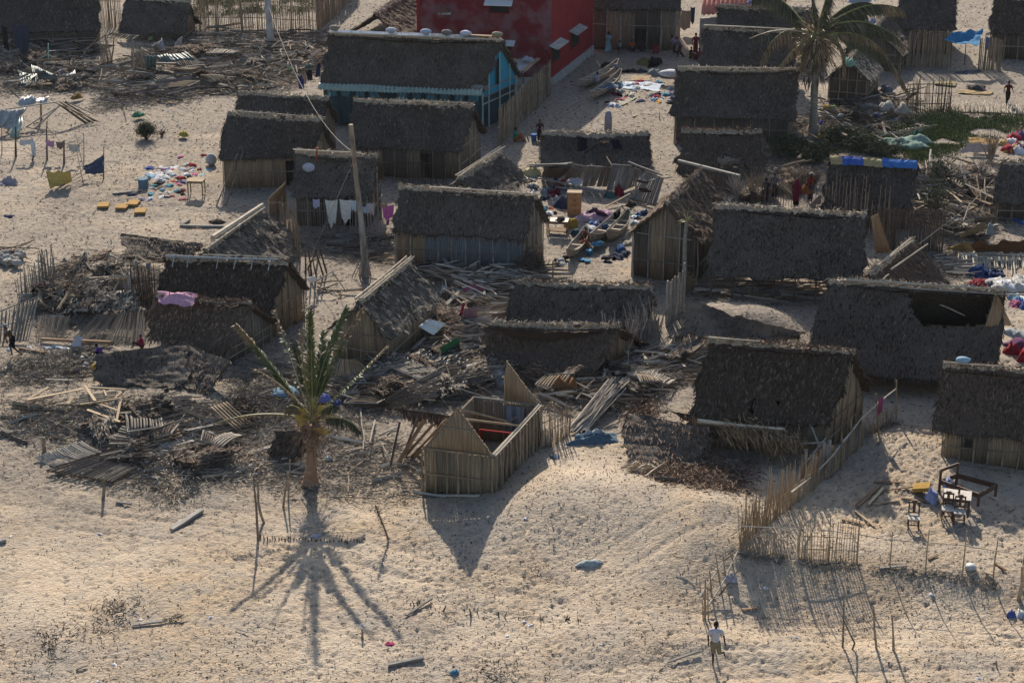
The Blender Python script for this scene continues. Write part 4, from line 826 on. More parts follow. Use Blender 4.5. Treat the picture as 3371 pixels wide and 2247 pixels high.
# ================================================================ FENCES, POLES, DEBRIS, BELONGINGS
def U(lo, hi): return random.uniform(lo, hi)
def fence(name, label, pts, hgt, step, r=.02, m='reed', rails=(), jit=.15, lean=.05, group=None, posts=0, broken=0, cat='fence', railm=None, gapp=0, post_h=None):
    """a stick fence along ground points; every stick, rail and post a part"""
    P = [G(p) if not isinstance(p, Vector) else p for p in pts]; root = thing(name, label, cat, P[0], group)
    Ls = [(P[i+1]-P[i]).length for i in range(len(P)-1)]; T = sum(Ls)
    def at(s):
        for i, l in enumerate(Ls):
            if s <= l or i == len(Ls)-1: return P[i].lerp(P[i+1], min(1, s/max(l, 1e-6)))
            s -= l
    s = 0; lx = 0; n = 0
    while s < T and n < 290:
        if random.random() > gapp:
            p = at(s); hh = hgt(s/T) if callable(hgt) else hgt; hh *= U(1-jit, 1+jit*.5)
            if random.random() < broken: hh *= U(.2, .7)
            q = p + Vector((U(-lean, lean)*hh, U(-lean, lean)*hh, hh)); stick('stick', gnd(p, -.08), q, r*U(.7, 1.3), MT[m], root); n += 1
        s += step*U(.6, 1.4)
    for z in rails:
        k = max(1, int(T/3));
        for i in range(k):
            a = at(T*i/k); b = at(T*(i+1)/k); stick('rail', gnd(a, z+U(-.03, .03)), gnd(b, z+U(-.03, .03)), r*1.3, MT[railm or m], root, k=random.choice((0, 1, 5)))
    if posts:
        for i in range(posts+1):
            p = at(T*i/posts); ph = post_h or (hgt(i/posts) if callable(hgt) else hgt)*1.1
            stick('post', gnd(p, -.1), gnd(p, ph*U(.85, 1.1))+Vector((U(-.05, .05), 0, 0)), r*2.2, MT[m], root)
    return root
ff = 'stick fences between the plots'
fence('reed_fence', 'dense tall orange reed fence at the corner of the fenced sandy yard', [('l', 560, 1450), ('p', 400, 230), ('p', 80, 500)], lambda t: 1.35+.45*math.sin(t*2.6), .04, .017, 'reed', rails=(.35, .8), lean=.10, jit=.5, group=ff)
fence('reed_fence', 'dense low reed stretch running right from the corner, sand piled at its foot', [('p', 80, 515), ('p', 250, 540), ('p', 455, 570)], 1.15, .075, .015, 'reed', rails=(.7,), jit=.35, group=ff)
fence('reed_fence', 'open reed fence panel standing alone beyond the gap, sticks with wide spaces', [('p', 555, 580), ('p', 780, 590), ('p', 1020, 605)], lambda t: 1.65+.15*math.sin(9*t), .085, .016, 'reed', rails=(.45, .95), jit=.2, group=ff, posts=2)
R = thing('rail_fence', 'single thin rail on five upright poles across the front of the yard', 'fence', G(('p', 1280, 640)), ff)
pp = [(('p', 1280, 645), 360), (('p', 1565, 680), 345), (('p', 1860, 700), 355), (('p', 2108, 760), 400), (('p', 2325, 820), 455)]
for t, top in pp:
    g = G(t); hgt = AtY((t[0], t[1], top), g.y).z; stick('post', g-Vector((0, 0, .1)), (g.x, g.y, hgt), .03, MT['reed'], R)
prev = G(('p', 1000, 600)); prev = AtY(('p', 60, 315), G(('p', 80, 515)).y-.1)
rl = [(('p', 60, 315), ('p', 80, 515)), (('p', 700, 345), ('p', 700, 585)), (('p', 1025, 382), ('p', 1020, 605)), (('p', 1270, 425), ('p', 1280, 645)), (('p', 1865, 470), ('p', 1860, 700)), (('p', 2330, 545), ('p', 2325, 820))]
rp = [AtY(a, G(b).y-.08) for a, b in rl]
for a, b in zip(rp, rp[1:]): stick('rail', a, b, .022, MT['pole_pale'], R, k=1)
g = G(('p', 2310, 900)); stick('post', g, (g.x, g.y, AtY(('p', 2315, 640), g.y).z), .09, MT['reed'], R)
R = thing('rail_fence', 'long pale rail on leaning sticks running up beside the tan gabled hut', 'fence', G(('l', 780, 1290)), ff)
base = [('l', 540, 1470), ('l', 600, 1400), ('l', 700, 1330), ('l', 790, 1260), ('l', 870, 1140), ('l', 965, 1085), ('l', 1100, 1000), ('l', 1255, 870)]
top = [('l', 350, 1490), ('l', 560, 1330), ('l', 700, 1180), ('l', 800, 1050), ('l', 880, 950), ('l', 960, 845), ('l', 1090, 730), ('l', 1250, 600)]
TP = []
for b, t in zip(base, top): g = G(b); TP.append(AtY(t, g.y-.1))
TP[0] = W(('l', 350, 1490), 1.7)
for a, b in zip(TP, TP[1:]): stick('rail', a, b, .04, MT['pole_pale'], R, k=1)
for a, b, n in ((0, 3, 34), (3, 5, 12)):
    for i in range(n):
        t = a + (b-a)*i/n; k = int(t); f = t-k; g = G(base[k]).lerp(G(base[k+1]), f); q = TP[k].lerp(TP[k+1], f)
        stick('stick', gnd(g, -.05), (g.x+U(-.06, .06), g.y, q.z*U(.75, 1.12)), U(.018, .035), MT['reed' if i % 3 else 'pole_wood'], R)
for b, t in ((('l', 870, 1145), ('l', 865, 850)), (('l', 960, 1085), ('l', 945, 830)), (('l', 1105, 1000), ('l', 1078, 640)), (('l', 1255, 870), ('l', 1255, 525)), (('l', 780, 1290), ('l', 785, 970))):
    g = G(b); stick('post', g-Vector((0, 0, .1)), AtY(t, g.y), .045, MT['pole_wood'], R)
for i in range(46):
    k = U(0, 1); g = G(('l', 1010, 1000)).lerp(G(('l', 1245, 870)), k); stick('stick', gnd(g, -.05), gnd(g, U(.3, .95))+Vector((U(-.3, .3), U(-.1, .1), 0)), U(.008, .016), MT['pole_wood'], R)
R = thing('plank_fence', 'short broken fence of grey boards between the collapsed roof and the rail fence', 'fence', G(('l', 560, 1290)), ff)
for i in range(15):
    t = i/14; g = G(('l', 435, 1370)).lerp(G(('l', 740, 1290)), t); plank('board', gnd(g, -.05), gnd(g, U(.7, 1.4))+Vector((U(-.1, .1), 0, 0)), .14, .03, MT['plank_grey' if i % 3 else 'plank_brown'], R, up=(0, -1, 0))
for a, b, z in ((('l', 460, 1250), ('l', 650, 1020), .0), (('l', 590, 1090), ('l', 525, 925), 0), (('l', 420, 1070), ('l', 640, 1060), 0)): stick('brace', W(a, .9), W(b, 1.5), .05, MT['pole_grey'], R, k=0)
R = thing('broken_fence', 'leaning pale bamboo rails and stakes above the walker in the white shirt', 'fence', G(('o', 1760, 1040)), ff)
for b, t, r, m in ((('o', 1750, 1065), ('o', 1752, 740), .04, 'reed'), (('o', 1735, 1060), ('o', 1725, 930), .02, 'reed'), (('o', 1775, 1050), ('o', 1768, 800), .03, 'reed'), (('o', 1805, 880), ('o', 1785, 670), .04, 'pole_wood'),
                   (('o', 1870, 760), ('o', 1830, 525), .03, 'reed'), (('o', 1915, 720), ('o', 1890, 525), .035, 'reed'), (('o', 1975, 640), ('o', 1965, 560), .03, 'reed'), (('o', 1715, 830), ('o', 1700, 700), .012, 'pole_wood')):
    g = G(b); stick('stake', g-Vector((0, 0, .1)), AtY(t, g.y-.1), r, MT[m], R)
for a, b, r, m in ((('o', 1705, 880), ('o', 1900, 590), .04, 'pole_pale'), (('o', 1900, 590), ('o', 2015, 505), .035, 'reed'), (('o', 1775, 950), ('o', 1930, 700), .035, 'pole_pale'), (('o', 1930, 690), ('o', 2010, 515), .035, 'pole_pale'), (('o', 1495, 552), ('o', 1850, 650), .02, 'reed'), (('o', 1955, 392), ('o', 2080, 290), .03, 'pole_pale'),
                   (('o', 1880, 850), ('o', 1960, 740), .03, 'pole_dark'), (('o', 1860, 870), ('o', 2010, 670), .03, 'pole_dark')):
    stick('rail', G(a, .25), G(b, .5), r, MT[m], R, k=1)
R = thing('bare_posts', 'three upright poles and a crooked branch standing on open sand at lower right', 'posts', G(('p', 905, 1270)))
for b, t, r in ((('p', 905, 1275), ('p', 912, 865), .035), (('p', 1178, 1295), ('p', 1150, 950), .045), (('p', 1312, 1300), ('p', 1297, 1020), .045)):
    g = G(b); stick('post', g-Vector((0, 0, .1)), AtY(t, g.y-.15), r, MT['pole_wood'], R)
g = G(('p', 990, 1300)); mb = MB(); y = g.y; mb.tube([AtY(('p', 975, 1320), y), AtY(('p', 1000, 1250), y), AtY(('p', 955, 1160), y), AtY(('p', 905, 1050), y), AtY(('p', 852, 955), y)], [.035, .035, .03, .025, .015], 6); mb.build('branch', MT['pole_wood'], R)
stick('string_rail', AtY(('p', 660, 1175), g.y-.1), AtY(('p', 1290, 1187), g.y-.1), .012, MT['pole_pale'], R, k=1)
R = thing('wire_fence', 'old post-and-branch fence at far left with clothes hung over it', 'fence', G(('a', 270, 1370)), ff)
fp = [(('a', 15, 1330), 1090, .03), (('a', 135, 1350), 1085, .07), (('a', 275, 1372), 1228, .06), (('a', 405, 1378), 1040, .06), (('a', 550, 1410), 1210, .07), (('a', 720, 1400), 1150, .03)]
FP = []
for t, top, r in fp:
    g = G(t); q = AtY((t[0], t[1], top), g.y); FP.append((g, q)); stick('post', g-Vector((0, 0, .1)), q, r, MT['pole_dark'], R)
for k in range(5):
    for f, f2 in ((.25, .3), (.55, .5), (.85, .8)):
        a, b = FP[k], FP[k+1]; stick('rail', a[0].lerp(a[1], f), b[0].lerp(b[1], f2), .018, MT['pole_wood'], R)
def hang(label, t0, t1, drop, c, y=None, cat='clothing', group=None, seg=(10, 9), taper=.75, ragged=.12, name='hung_cloth', z=None):
    """cloth hanging from a line between two photograph points at depth y; drop in metres"""
    a = AtY(t0, y); b = AtY(t1, y); V = []; nu, nv = seg; ph = U(0, 6)
    for s in (0, .015):
        for j in range(nv+1):
            v = j/nv
            for i in range(nu+1):
                u = i/nu; uu = .5+(u-.5)*(1-(1-taper)*v*(1 if ragged < .2 else .7)); sag = .06*math.sin(math.pi*u)
                p = a.lerp(b, uu); dr = drop*(v)*(1-ragged*(.5+.5*math.sin(u*7+ph)))
                V.append((p.x, p.y - .02 - .04*math.sin(u*14+ph)*v - s, p.z - dr - sag))
    K = nu+1; N_ = K*(nv+1); Fc = []
    for j in range(nv):
        for i in range(nu):
            q = (j*K+i, j*K+i+1, (j+1)*K+i+1, (j+1)*K+i); Fc.append(q); Fc.append(tuple(x+N_ for x in q[::-1]))
    o = mk(name, V, Fc, cloth(c), smooth=True); return tag(o, label, cat, group)
fy = FP[2][0].y
hang('white trousers hanging over the post fence at far left', ('a', 170, 1200), ('a', 285, 1190), .35, '#d8dbe2', fy-.1, taper=1.1)
hang('long white leg of cloth dangling from the fence post at far left', ('a', 255, 1200), ('a', 305, 1215), 1.0, '#dde2ea', fy-.15, taper=.6)
hang('small pink towel on the fence at far left', ('a', 395, 1200), ('a', 465, 1208), .4, '#c893c6', FP[3][0].y-.1, taper=.95)
hang('greyish blouse on the fence beside the pink towel', ('a', 480, 1215), ('a', 545, 1215), .45, '#7a706e', FP[3][0].y-.1)
hang('pale cream cloth at the right end of the old post fence', ('a', 580, 1230), ('a', 690, 1240), .5, '#c3c4bd', FP[4][0].y-.1)
R = thing('leaning_poles', 'leaning poles carrying a yellow and a dark blue cloth on the open sand', 'poles', G(('e', 600, 300)))
for a, za, b, zb, r in ((('e', 480, 325), .05, ('e', 880, 35), 1.0, .03), (('e', 470, 330), .05, ('e', 890, 110), .5, .03), (('e', 890, 235), 0, ('e', 893, -50), 1.7, .04), (('e', 720, 285), 0, ('e', 640, -100), 2.0, .025), (('e', 560, 340), .02, ('e', 830, 200), .2, .02), (('e', 710, 100), 0, ('a', 650, 1150), 2, .02)):
    stick('pole', G(a, za), W(b, zb) if zb > .3 else G(b, zb), r, MT['pole_wood'], R, k=1)
def sheet(label, pts, c, cat='cloth', name='cloth', group=None, sag=.1, crum=.05, n=12, z=None, m=None, ragged=.05):
    a, b, c_, d = [p if isinstance(p, Vector) else (G(p[0], p[1]) if p[1] < 1.1 else W(p[0], p[1])) for p in pts]; V = []; ph = U(0, 50)
    for s in (0, .02):
        for j in range(n+1):
            for i in range(n+1):
                u, v = i/n, j/n; e = ragged
                u2 = u + e*float(vn(v*6, ph)) ; v2 = v + e*float(vn(u*6, ph+7))
                p = (a*(1-u2)+b*u2)*(1-v2) + (d*(1-u2)+c_*u2)*v2
                V.append(p + Vector((0, 0, crum*2*float(fbm(u*5+ph, v*5, 2)) - sag*math.sin(math.pi*u)*math.sin(math.pi*v) - s)))
    K = n+1; N_ = K*K; Fc = []
    for j in range(n):
        for i in range(n):
            q = (j*K+i, j*K+i+1, (j+1)*K+i+1, (j+1)*K+i); Fc.append(q); Fc.append(tuple(x+N_ for x in q[::-1]))
    o = mk(name, V, Fc, m or cloth(c), smooth=True); return tag(o, label, cat, group)
sheet('yellow cloth slung like a hammock between leaning poles', [(('e', 395, 170), .9), (('e', 610, 170), .9), (('e', 620, 260), .15), (('e', 430, 310), .1)], '#d8b85c', sag=.3, crum=.08)
sheet('dark slate cloth stretched between leaning poles on the sand', [(('e', 712, 118), .75), (('e', 893, 30), 1.3), (('e', 888, 185), .35), (('e', 735, 185), .4)], '#4b5568', sag=.0, crum=.06, ragged=.15)
sheet('pale lilac cloth lying on the sand at the left edge', [(G(('e', -20, 250), .1), 0)[0], G(('e', 90, 215), .35), G(('e', 160, 265), .05), G(('e', 10, 290), .03)], '#b4a7b0', crum=.12)
# ---------------------------------------------------------------- lying cloths and bundles
CN = {'#a8203a': 'crimson', '#c02a35': 'red', '#7c1f33': 'maroon', '#2d4f96': 'blue', '#1f2a4a': 'navy', '#e4e4e8': 'white', '#c9c6bd': 'cream', '#3b8ea3': 'teal', '#8fb6c9': 'pale blue', '#1c1d24': 'black', '#c46a8e': 'pink', '#b98c3c': 'mustard', '#6a4a78': 'purple', '#4a4f5c': 'slate', '#3f7f5a': 'green', '#c86032': 'orange', '#8e9196': 'grey', '#d8cdb4': 'beige', '#5c4438': 'brown', '#79a08e': 'sea green'}
def garment(t, c, label, w=.6, d=.5, h=.12, cat='clothing', group=None, name='garment', z=0, rot=None, n=9):
    p = G(t, z) if not isinstance(t, Vector) else t; V = []; ph = U(0, 90); rot = U(0, 3.1) if rot is None else rot; ca, sa = math.cos(rot), math.sin(rot)
    for j in range(n):
        for i in range(n):
            u = i/(n-1)*2-1; v = j/(n-1)*2-1; k = math.sqrt(u*u+v*v) + 1e-6; m_ = max(abs(u), abs(v)); q = m_/k
            X, Y = u*q*w/2, v*q*d/2; f = 1+.9*float(vn(u*1.7+ph, v*1.7)); X *= f; Y *= f
            zz = h*(1-m_**3)*(.5+1.6*abs(float(fbm(u*2.2+ph, v*2.2, 2))))
            V.append((p.x+X*ca-Y*sa, p.y+X*sa+Y*ca, p.z-.02+zz))
    Fc = [(j*n+i, j*n+i+1, (j+1)*n+i+1, (j+1)*n+i) for j in range(n-1) for i in range(n-1)]
    o = mk(name, V, Fc, cloth(c), smooth=True); return tag(o, label, cat, group)
def strew(poly, n, cols, where, group, size=(.35, .8), h=(.05, .16), jw=1):
    P = [px(q) for q in poly]; xs = [p[0] for p in P]; ys = [p[1] for p in P]; k = 0
    while k < n:
        x, y = U(min(xs), max(xs)), U(min(ys), max(ys))
        if not inpoly(x, y, P): continue
        c = random.choice(cols); w = U(*size); garment((x, y), c, '%s garment crumpled on the sand %s' % (CN.get(c, 'faded'), where), w, w*U(.5, .9), U(*h), group=group); k += 1
W_ = ['#a8203a', '#c02a35', '#7c1f33', '#2d4f96', '#e4e4e8', '#e4e4e8', '#e4e4e8', '#c9c6bd', '#3b8ea3', '#8fb6c9', '#1c1d24', '#c46a8e', '#4a4f5c', '#8e9196', '#5c4438']
strew([('e', 1240, 130), ('e', 1500, 110), ('e', 1780, 60), ('e', 1860, 130), ('e', 1760, 210), ('e', 1600, 300), ('e', 1620, 380), ('e', 1450, 400), ('e', 1270, 360), ('e', 1310, 240)], 56, W_, 'beside the small wooden table', 'clothes spread to dry near the small table', (.35, .75))
strew([('e', 1240, 160), ('e', 1470, 160), ('e', 1500, 240), ('e', 1330, 250)], 16, ['#e4e4e8', '#c9c6bd'], 'in the pale patch left of the small table', 'clothes spread to dry near the small table', (.5, .9))
for t, c, lb in ((('e', 1555, 45), '#c46a8e', 'pink garment alone on the sand above the spread clothes'), (('e', 1140, 365), '#2a3c66', 'navy garment crumpled left of the spread clothes'), (('e', 1220, 410), '#54607e', 'slate blue garment lying lower left of the spread clothes'), (('e', 1290, 405), '#b9bfd0', 'pale striped shirt lying flat below the spread clothes'), (('e', 80, 555), '#3a4462', 'small navy rag alone on the sand at far left'), (('e', 1565, 405), '#bd6d77', 'small pink rag below the small table'), (('a', 1750, 1338), '#b8483a', 'thin red rag left of the ladder poles')):
    garment(t, c, lb, .6, .4, .12)
Y_ = ['#a8203a', '#2d4f96', '#1f2a4a', '#e4e4e8', '#c9c6bd', '#3b8ea3', '#8fb6c9', '#1c1d24', '#1c1d24', '#6a4a78', '#4a4f5c', '#8e9196', '#d8cdb4', '#3f7f5a']
sheet('white and blue sheet spread on the yard sand under clothes', [G(('c', 1190, 700), .05), G(('c', 1540, 710), .05), G(('c', 1500, 780), .05), G(('c', 1160, 760), .05)], '#c6d4e2', crum=.06, sag=0, ragged=.2)
sheet('beige mat spread on the yard sand near the dugouts', [G(('c', 1190, 840), .05), G(('c', 1310, 830), .05), G(('c', 1180, 905), .05), G(('c', 1060, 900), .05)], '#b3ab96', crum=.04, sag=0)
sheet('tan mat with dark bundles at the top of the yard', [G(('c', 1250, 650), .05), G(('c', 1420, 650), .05), G(('c', 1410, 690), .05), G(('c', 1240, 690), .05)], '#b59d74', crum=.04, sag=0)
strew([('c', 1180, 700), ('c', 1480, 700), ('c', 1480, 770), ('c', 1170, 770)], 14, ['#3b8ea3', '#8fb6c9', '#a8203a', '#c02a35', '#d8cdb4', '#e4e4e8'], 'in the yard, on the white sheet', 'clothes spread on the yard sheet', (.5, .9), (.08, .2))
strew([('c', 1130, 770), ('c', 1330, 790), ('c', 1250, 840), ('c', 1110, 930), ('c', 1010, 900)], 20, Y_, 'in the yard below the white sheet', 'clothes heaped beside the dugouts', (.5, .9), (.1, .25))
strew([('c', 1420, 830), ('c', 1640, 740), ('c', 1640, 900), ('c', 1600, 900), ('c', 1450, 870)], 22, Y_ + ['#b98c3c', '#c86032'], 'in the yard against the left hut wall', 'clothes heaped against the hut wall', (.5, .9), (.1, .25))
garment(('c', 1335, 870), '#39466e', 'navy blue cloth spread alone in the yard', .9, .6, .12); garment(('c', 1490, 872), '#c9943c', 'yellow-orange cloth spread near the yard hut wall', 1.4, .5, .12)
garment(('c', 1450, 560), '#15161c', 'large black bundle at the top of the yard', 1.8, .9, .6, cat='bundle'); garment(('c', 1240, 620), '#202230', 'long black cloth lying beside the upper dugout', 1.3, .5, .25); garment(('c', 1330, 620), '#2c3348', 'dark blue bundle between black cloths in the yard', .9, .5, .25)
garment(('c', 1380, 550), '#77723c', 'olive mesh tarpaulin heaped at the top of the yard', 1.3, 1.6, .5, cat='tarpaulin'); garment(('c', 1470, 640), '#8d9496', 'grey white cloth heap beside the white bales', 1.2, .9, .4)
for t, c, lb, s in ((('c', 1590, 655), '#b9c2d6', 'lower white bale in the yard', (.85, .45, .26)), (('c', 1588, 655), '#d9d5d8', 'upper white bale stacked in the yard', (.85, .42, .24))):
    p = G(t, .0 if 'lower' in lb else .48); sack(p, 0, lb, c, s, group=None, cat='bale')
C_ = ['#1f2a4a', '#4a4f5c', '#e4e4e8', '#8fb6c9', '#2d4f96', '#8e9196', '#3b8ea3', '#6a4a78', '#1c1d24', '#5c4438']
strew([('g', 860, 620), ('g', 1060, 590), ('g', 1050, 650), ('g', 930, 740), ('g', 880, 700)], 15, C_, 'beside the paired dugouts', 'clothes around the paired dugouts', (.5, .9), (.08, .22))
strew([('g', 1230, 540), ('g', 1400, 500), ('g', 1330, 620), ('g', 1240, 620)], 13, C_, 'right of the paired dugouts', 'clothes right of the paired dugouts', (.4, .8), (.08, .2))
strew([('g', 460, 480), ('g', 590, 480), ('g', 600, 550), ('g', 460, 560)], 12, C_+['#c46a8e', '#c86032'], 'by the corner of the central hut', 'clothes at the corner of the central hut', (.35, .6), (.06, .15))
strew([('g', 590, 930), ('g', 720, 890), ('g', 700, 970), ('g', 600, 985)], 9, ['#1c1d24', '#4a4f5c', '#8e9196'], 'at the tip of the lowest dugout', 'dark clothes at the lowest dugout', (.4, .7), (.06, .15))
strew([('g', 960, 930), ('g', 1120, 870), ('g', 1260, 830), ('g', 1100, 960)], 12, ['#1c1d24', '#4a4f5c', '#5c4438', '#1f2a4a'], 'below the paired dugouts', 'dark clothes below the paired dugouts', (.4, .8), (.06, .2))
strew([('g', 350, 230), ('g', 560, 260), ('g', 700, 330), ('g', 640, 420), ('g', 460, 410), ('g', 350, 320)], 24, C_ + ['#7c1f33', '#1c1d24', '#d8cdb4'], 'in front of the wrecked boards', 'belongings in front of the wrecked boards', (.5, 1.1), (.1, .35))
garment(('g', 660, 460), '#2b3850', 'large dark blue bundle beside the brown cabinet', 1.2, .9, .6, cat='bundle'); garment(('g', 655, 265), '#a61f2c', 'red cushion in front of the pale board panel', 1.1, .4, .2, cat='cushion', z=.3); garment(('g', 770, 265), '#c8c6ce', 'white plastic sheet crumpled on the wrecked boards', 1.2, .7, .3, cat='plastic sheet', z=.3)
garment(('g', 1150, 370), '#8c2430', 'red sack below the wrecked boards', .7, .5, .6, cat='sack'); garment(('g', 1070, 390), '#3d6a68', 'teal bundle left of the red sack', .9, .5, .35, cat='bundle'); garment(('g', 1240, 460), '#4c4238', 'brown ball of netting under the leaning board panel', .8, .6, .4, cat='net')
garment(('g', 400, 190), '#c2b685', 'pale yellow cloth draped on the heap left of the wrecked boards', .9, 1.2, .6); garment(('g', 290, 175), '#c9b98c', 'cream rags at the end of the lane', .9, .4, .25)
garment(('g', 940, 570), '#c9a2b4', 'puffy pink and white quilt on the sand above the dugouts', 2.3, 1.5, .45, cat='quilt', n=14, rot=0); garment(('g', 950, 525), '#4c2c48', 'dark purple blanket on top of the pink quilt', 1.3, .5, .3, cat='blanket', z=.35)
garment(('g', 1240, 545), '#3c7265', 'green cloth laid beyond the paired dugouts', 1.3, .5, .12); sheet('beige triangular sheet right of the pink quilt', [G(('g', 1190, 490), .3), G(('g', 1220, 485), .3), G(('g', 1250, 530), .03), G(('g', 1170, 530), .03)], '#b0a288')
garment(('g', 820, 720), '#3e5560', 'blue-green bundle behind the lowest dugout', 1.5, .6, .45, cat='bundle'); garment(('g', 1160, 850), '#2a568e', 'bright blue plastic bundle near the gable hut', .8, .6, .35, cat='bundle'); garment(('g', 1210, 800), '#b5b09a', 'pale sacks by the corner of the gable hut', 1.0, .4, .2, cat='sack'); garment(('g', 460, 675), '#b9c3cc', 'white plastic bag near the table legs', .55, .3, .15, cat='bag')
sheet('pink and white bed sheet spread out near the right edge', [(('d', 1880, 1230), .7), (('d', 2100, 1240), .7), (('d', 2060, 1310), .2), (('d', 1790, 1310), .2)], '#cdb6ac', sag=0, crum=.05); sheet('ochre strip of cloth beside the pink sheet', [(('d', 1880, 1180), .7), (('d', 2100, 1195), .7), (('d', 2100, 1235), .6), (('d', 1880, 1225), .6)], '#a98345', sag=0, crum=.04)
strew([('d', 2140, 1240), ('d', 2352, 1120), ('d', 2352, 1340), ('d', 2140, 1290)], 18, ['#e4e4e8', '#e4e4e8', '#a8203a', '#6a4a78', '#8fb6c9', '#79a08e', '#b98c3c', '#c9c6bd'], 'in the bright heap at the right edge', 'bright clothes at the right edge', (.7, 1.3), (.2, .5))
garment(('d', 1330, 1250), '#7f9a8c', 'sea green net heaped on the grass', 3.2, 2.4, .5, cat='net', n=16, rot=0); garment(('d', 1420, 1200), '#2f6b5c', 'dark green cloth on the pale net', .9, .5, .6)
for t, c, lb in ((('h', 1950, 1160), '#a32233', 'red and navy clothes heap beyond the holed roof'), (('h', 1960, 1060), '#2c4a7a', 'blue bundle standing on the red clothes heap')): garment(t, c, lb, 1.1, .9, .5)
strew([('h', 1850, 1160), ('h', 2000, 1030), ('h', 2220, 1040), ('h', 2100, 1110), ('h', 1960, 1190)], 16, ['#a8203a', '#2d4f96', '#1f2a4a', '#c9c6bd', '#4a4f5c'], 'beyond the big holed roof', 'clothes beyond the big holed roof', (.6, 1.0), (.12, .3))
strew([('h', 2110, 1130), ('h', 2352, 1090), ('h', 2352, 1180), ('h', 2100, 1190)], 12, ['#e4e4e8', '#c9c6bd'], 'in the white heap beyond the holed roof', 'white clothes beyond the holed roof', (.9, 1.4), (.2, .35))
strew([('h', 2190, 1270), ('h', 2352, 1240), ('h', 2352, 1340), ('h', 2260, 1340)], 12, ['#e4e4e8', '#3b8ea3', '#a8203a', '#c46a8e', '#8fb6c9', '#2d4f96'], 'below the white heap at the right edge', 'coloured clothes at the right edge', (.6, 1.0), (.12, .3))
garment(('l', 2300, 250), '#6e3f66', 'plum blanket behind the last hut at the right edge', 1.6, .9, .4, cat='blanket'); garment(('l', 2250, 290), '#8e1f2c', 'dark red bundle beside the plum blanket', .8, .6, .5, cat='bundle'); garment(('l', 2345, 345), '#a81e2a', 'bright red basin load at the right edge', .7, .6, .5, cat='bundle'); garment(('l', 2290, 150), '#9fa6a6', 'grey and white heap above the plum blanket', 1.4, .8, .35)
for i, t in enumerate([('m', 793, 378), ('m', 83, 403), ('m', 1688, 1045), ('m', 912, 1422), ('m', 1118, 1066), ('n', 950, 1105), ('o', 317, 257), ('o', 2255-1950, 1080), ('o', 350, 1110), ('o', 170, 1195), ('o', 918, 1265), ('p', 530, 1205), ('p', 285, 812), ('p', 1995, 1532), ('p', 1610, 860), ('a', 1445, 960), ('a', 1000, 1275), ('e', 1890, 527), ('a', 1245, 883), ('a', 610, 1160), ('m', 783, 1557), ('n', 2290, 1108), ('n', 2255, 257)]):
    garment(t, '#e4e4e8', 'small scrap of white litter on the bare sand', .22, .16, .06, cat='litter', group='white scraps on the bare sand', name='litter', n=5)
garment(('n', 1170, 1258), '#b03a66', 'small magenta rag alone on the foreground sand', .35, .25, .08, cat='rag'); garment(('o', 830, 622), '#aeb8b8', 'grey white plastic sheet lying on the dune right of the roofless hut', 1.0, .35, .22, cat='plastic sheet', rot=0); garment(('o', 1950, 745), '#c3c4d6', 'white plastic bag caught at the broken bamboo fence', .5, .35, .25, cat='plastic bag')
garment(('p', 2255, 1030), '#5a6ab0', 'small blue bag at the right edge of the foreground', .35, .3, .25, cat='bag'); garment(('p', 2320, 1020), '#c9cdd2', 'white rubbish at the right edge of the foreground', .6, .3, .2, cat='rubbish'); garment(('n', 580, 392), '#c8c3d8', 'pale rag beside the row of stumps', .35, .25, .08, cat='rag'); garment(('n', 1690, 1490), '#5f9ab8', 'small pale blue rubbish at the bottom edge', .3, .3, .15, cat='rubbish')
garment(('k', 930, 1040), '#5e7a8c', 'long blue and white tarp crumpled on the sand beside the roofless hut', 2.6, .9, .35, cat='tarpaulin', rot=.15, n=14); garment(('k', 860, 1010), '#141a26', 'black cloth at the left of the blue tarp', .9, .4, .28); garment(('k', 940, 1025), '#b9c4c8', 'white fold along the blue tarp', 1.6, .25, .42, rot=.1)
garment(('k', 690, 640), '#8a5f3a', 'orange-brown hide slung over debris beside the pointed gable', 2.0, .9, .7, cat='hide', rot=.1, n=14); garment(('k', 600, 1190), '#7f8a94', 'grey blue rag against the foot of the roofless hut fence', .6, .4, .15, cat='rag');
garment(('j', 350, 640), '#6f8fa8', 'pale blue plastic sheet under the left fronds of the broken palm', 1.3, 1.2, .3, cat='plastic sheet'); garment(('j', 700, 700), '#6b78c0', 'lilac blue cloth behind the yellow cloth of the palm', .55, .4, .35, z=.2); garment(('j', 800, 740), '#4a5488', 'small dark blue cloth right of the palm crown', .5, .5, .3)
garment(('j', 735, 1210), '#a9b6bd', 'small white bag right of the palm trunk', .35, .3, .2, cat='bag'); garment(('f', 2030, 1180), '#a5566e', 'pink striped cloth on the debris behind the end-on hut', 1.5, .8, .3, z=.4); garment(('f', 1990, 1210), '#3c6f78', 'teal cloth below the pink striped cloth', .7, .4, .2, z=.3); garment(('f', 1730, 1190), '#b3b7b4', 'pale grey rag on the end of the end-on hut debris', .7, .3, .2, z=.3)
sheet('pink blanket hanging over the debris right of the end-on hut', [(('f', 1900, 1350), 1.2), (('f', 2010, 1345), 1.2), (('f', 2020, 1470), .25), (('f', 1890, 1475), .25)], '#a98296', crum=.07, sag=0); sheet('crimson scarf hanging beside the pink blanket', [(('f', 1890, 1300), 1.3), (('f', 1915, 1295), 1.3), (('f', 1880, 1420), .5), (('f', 1850, 1430), .5)], '#7d2347')
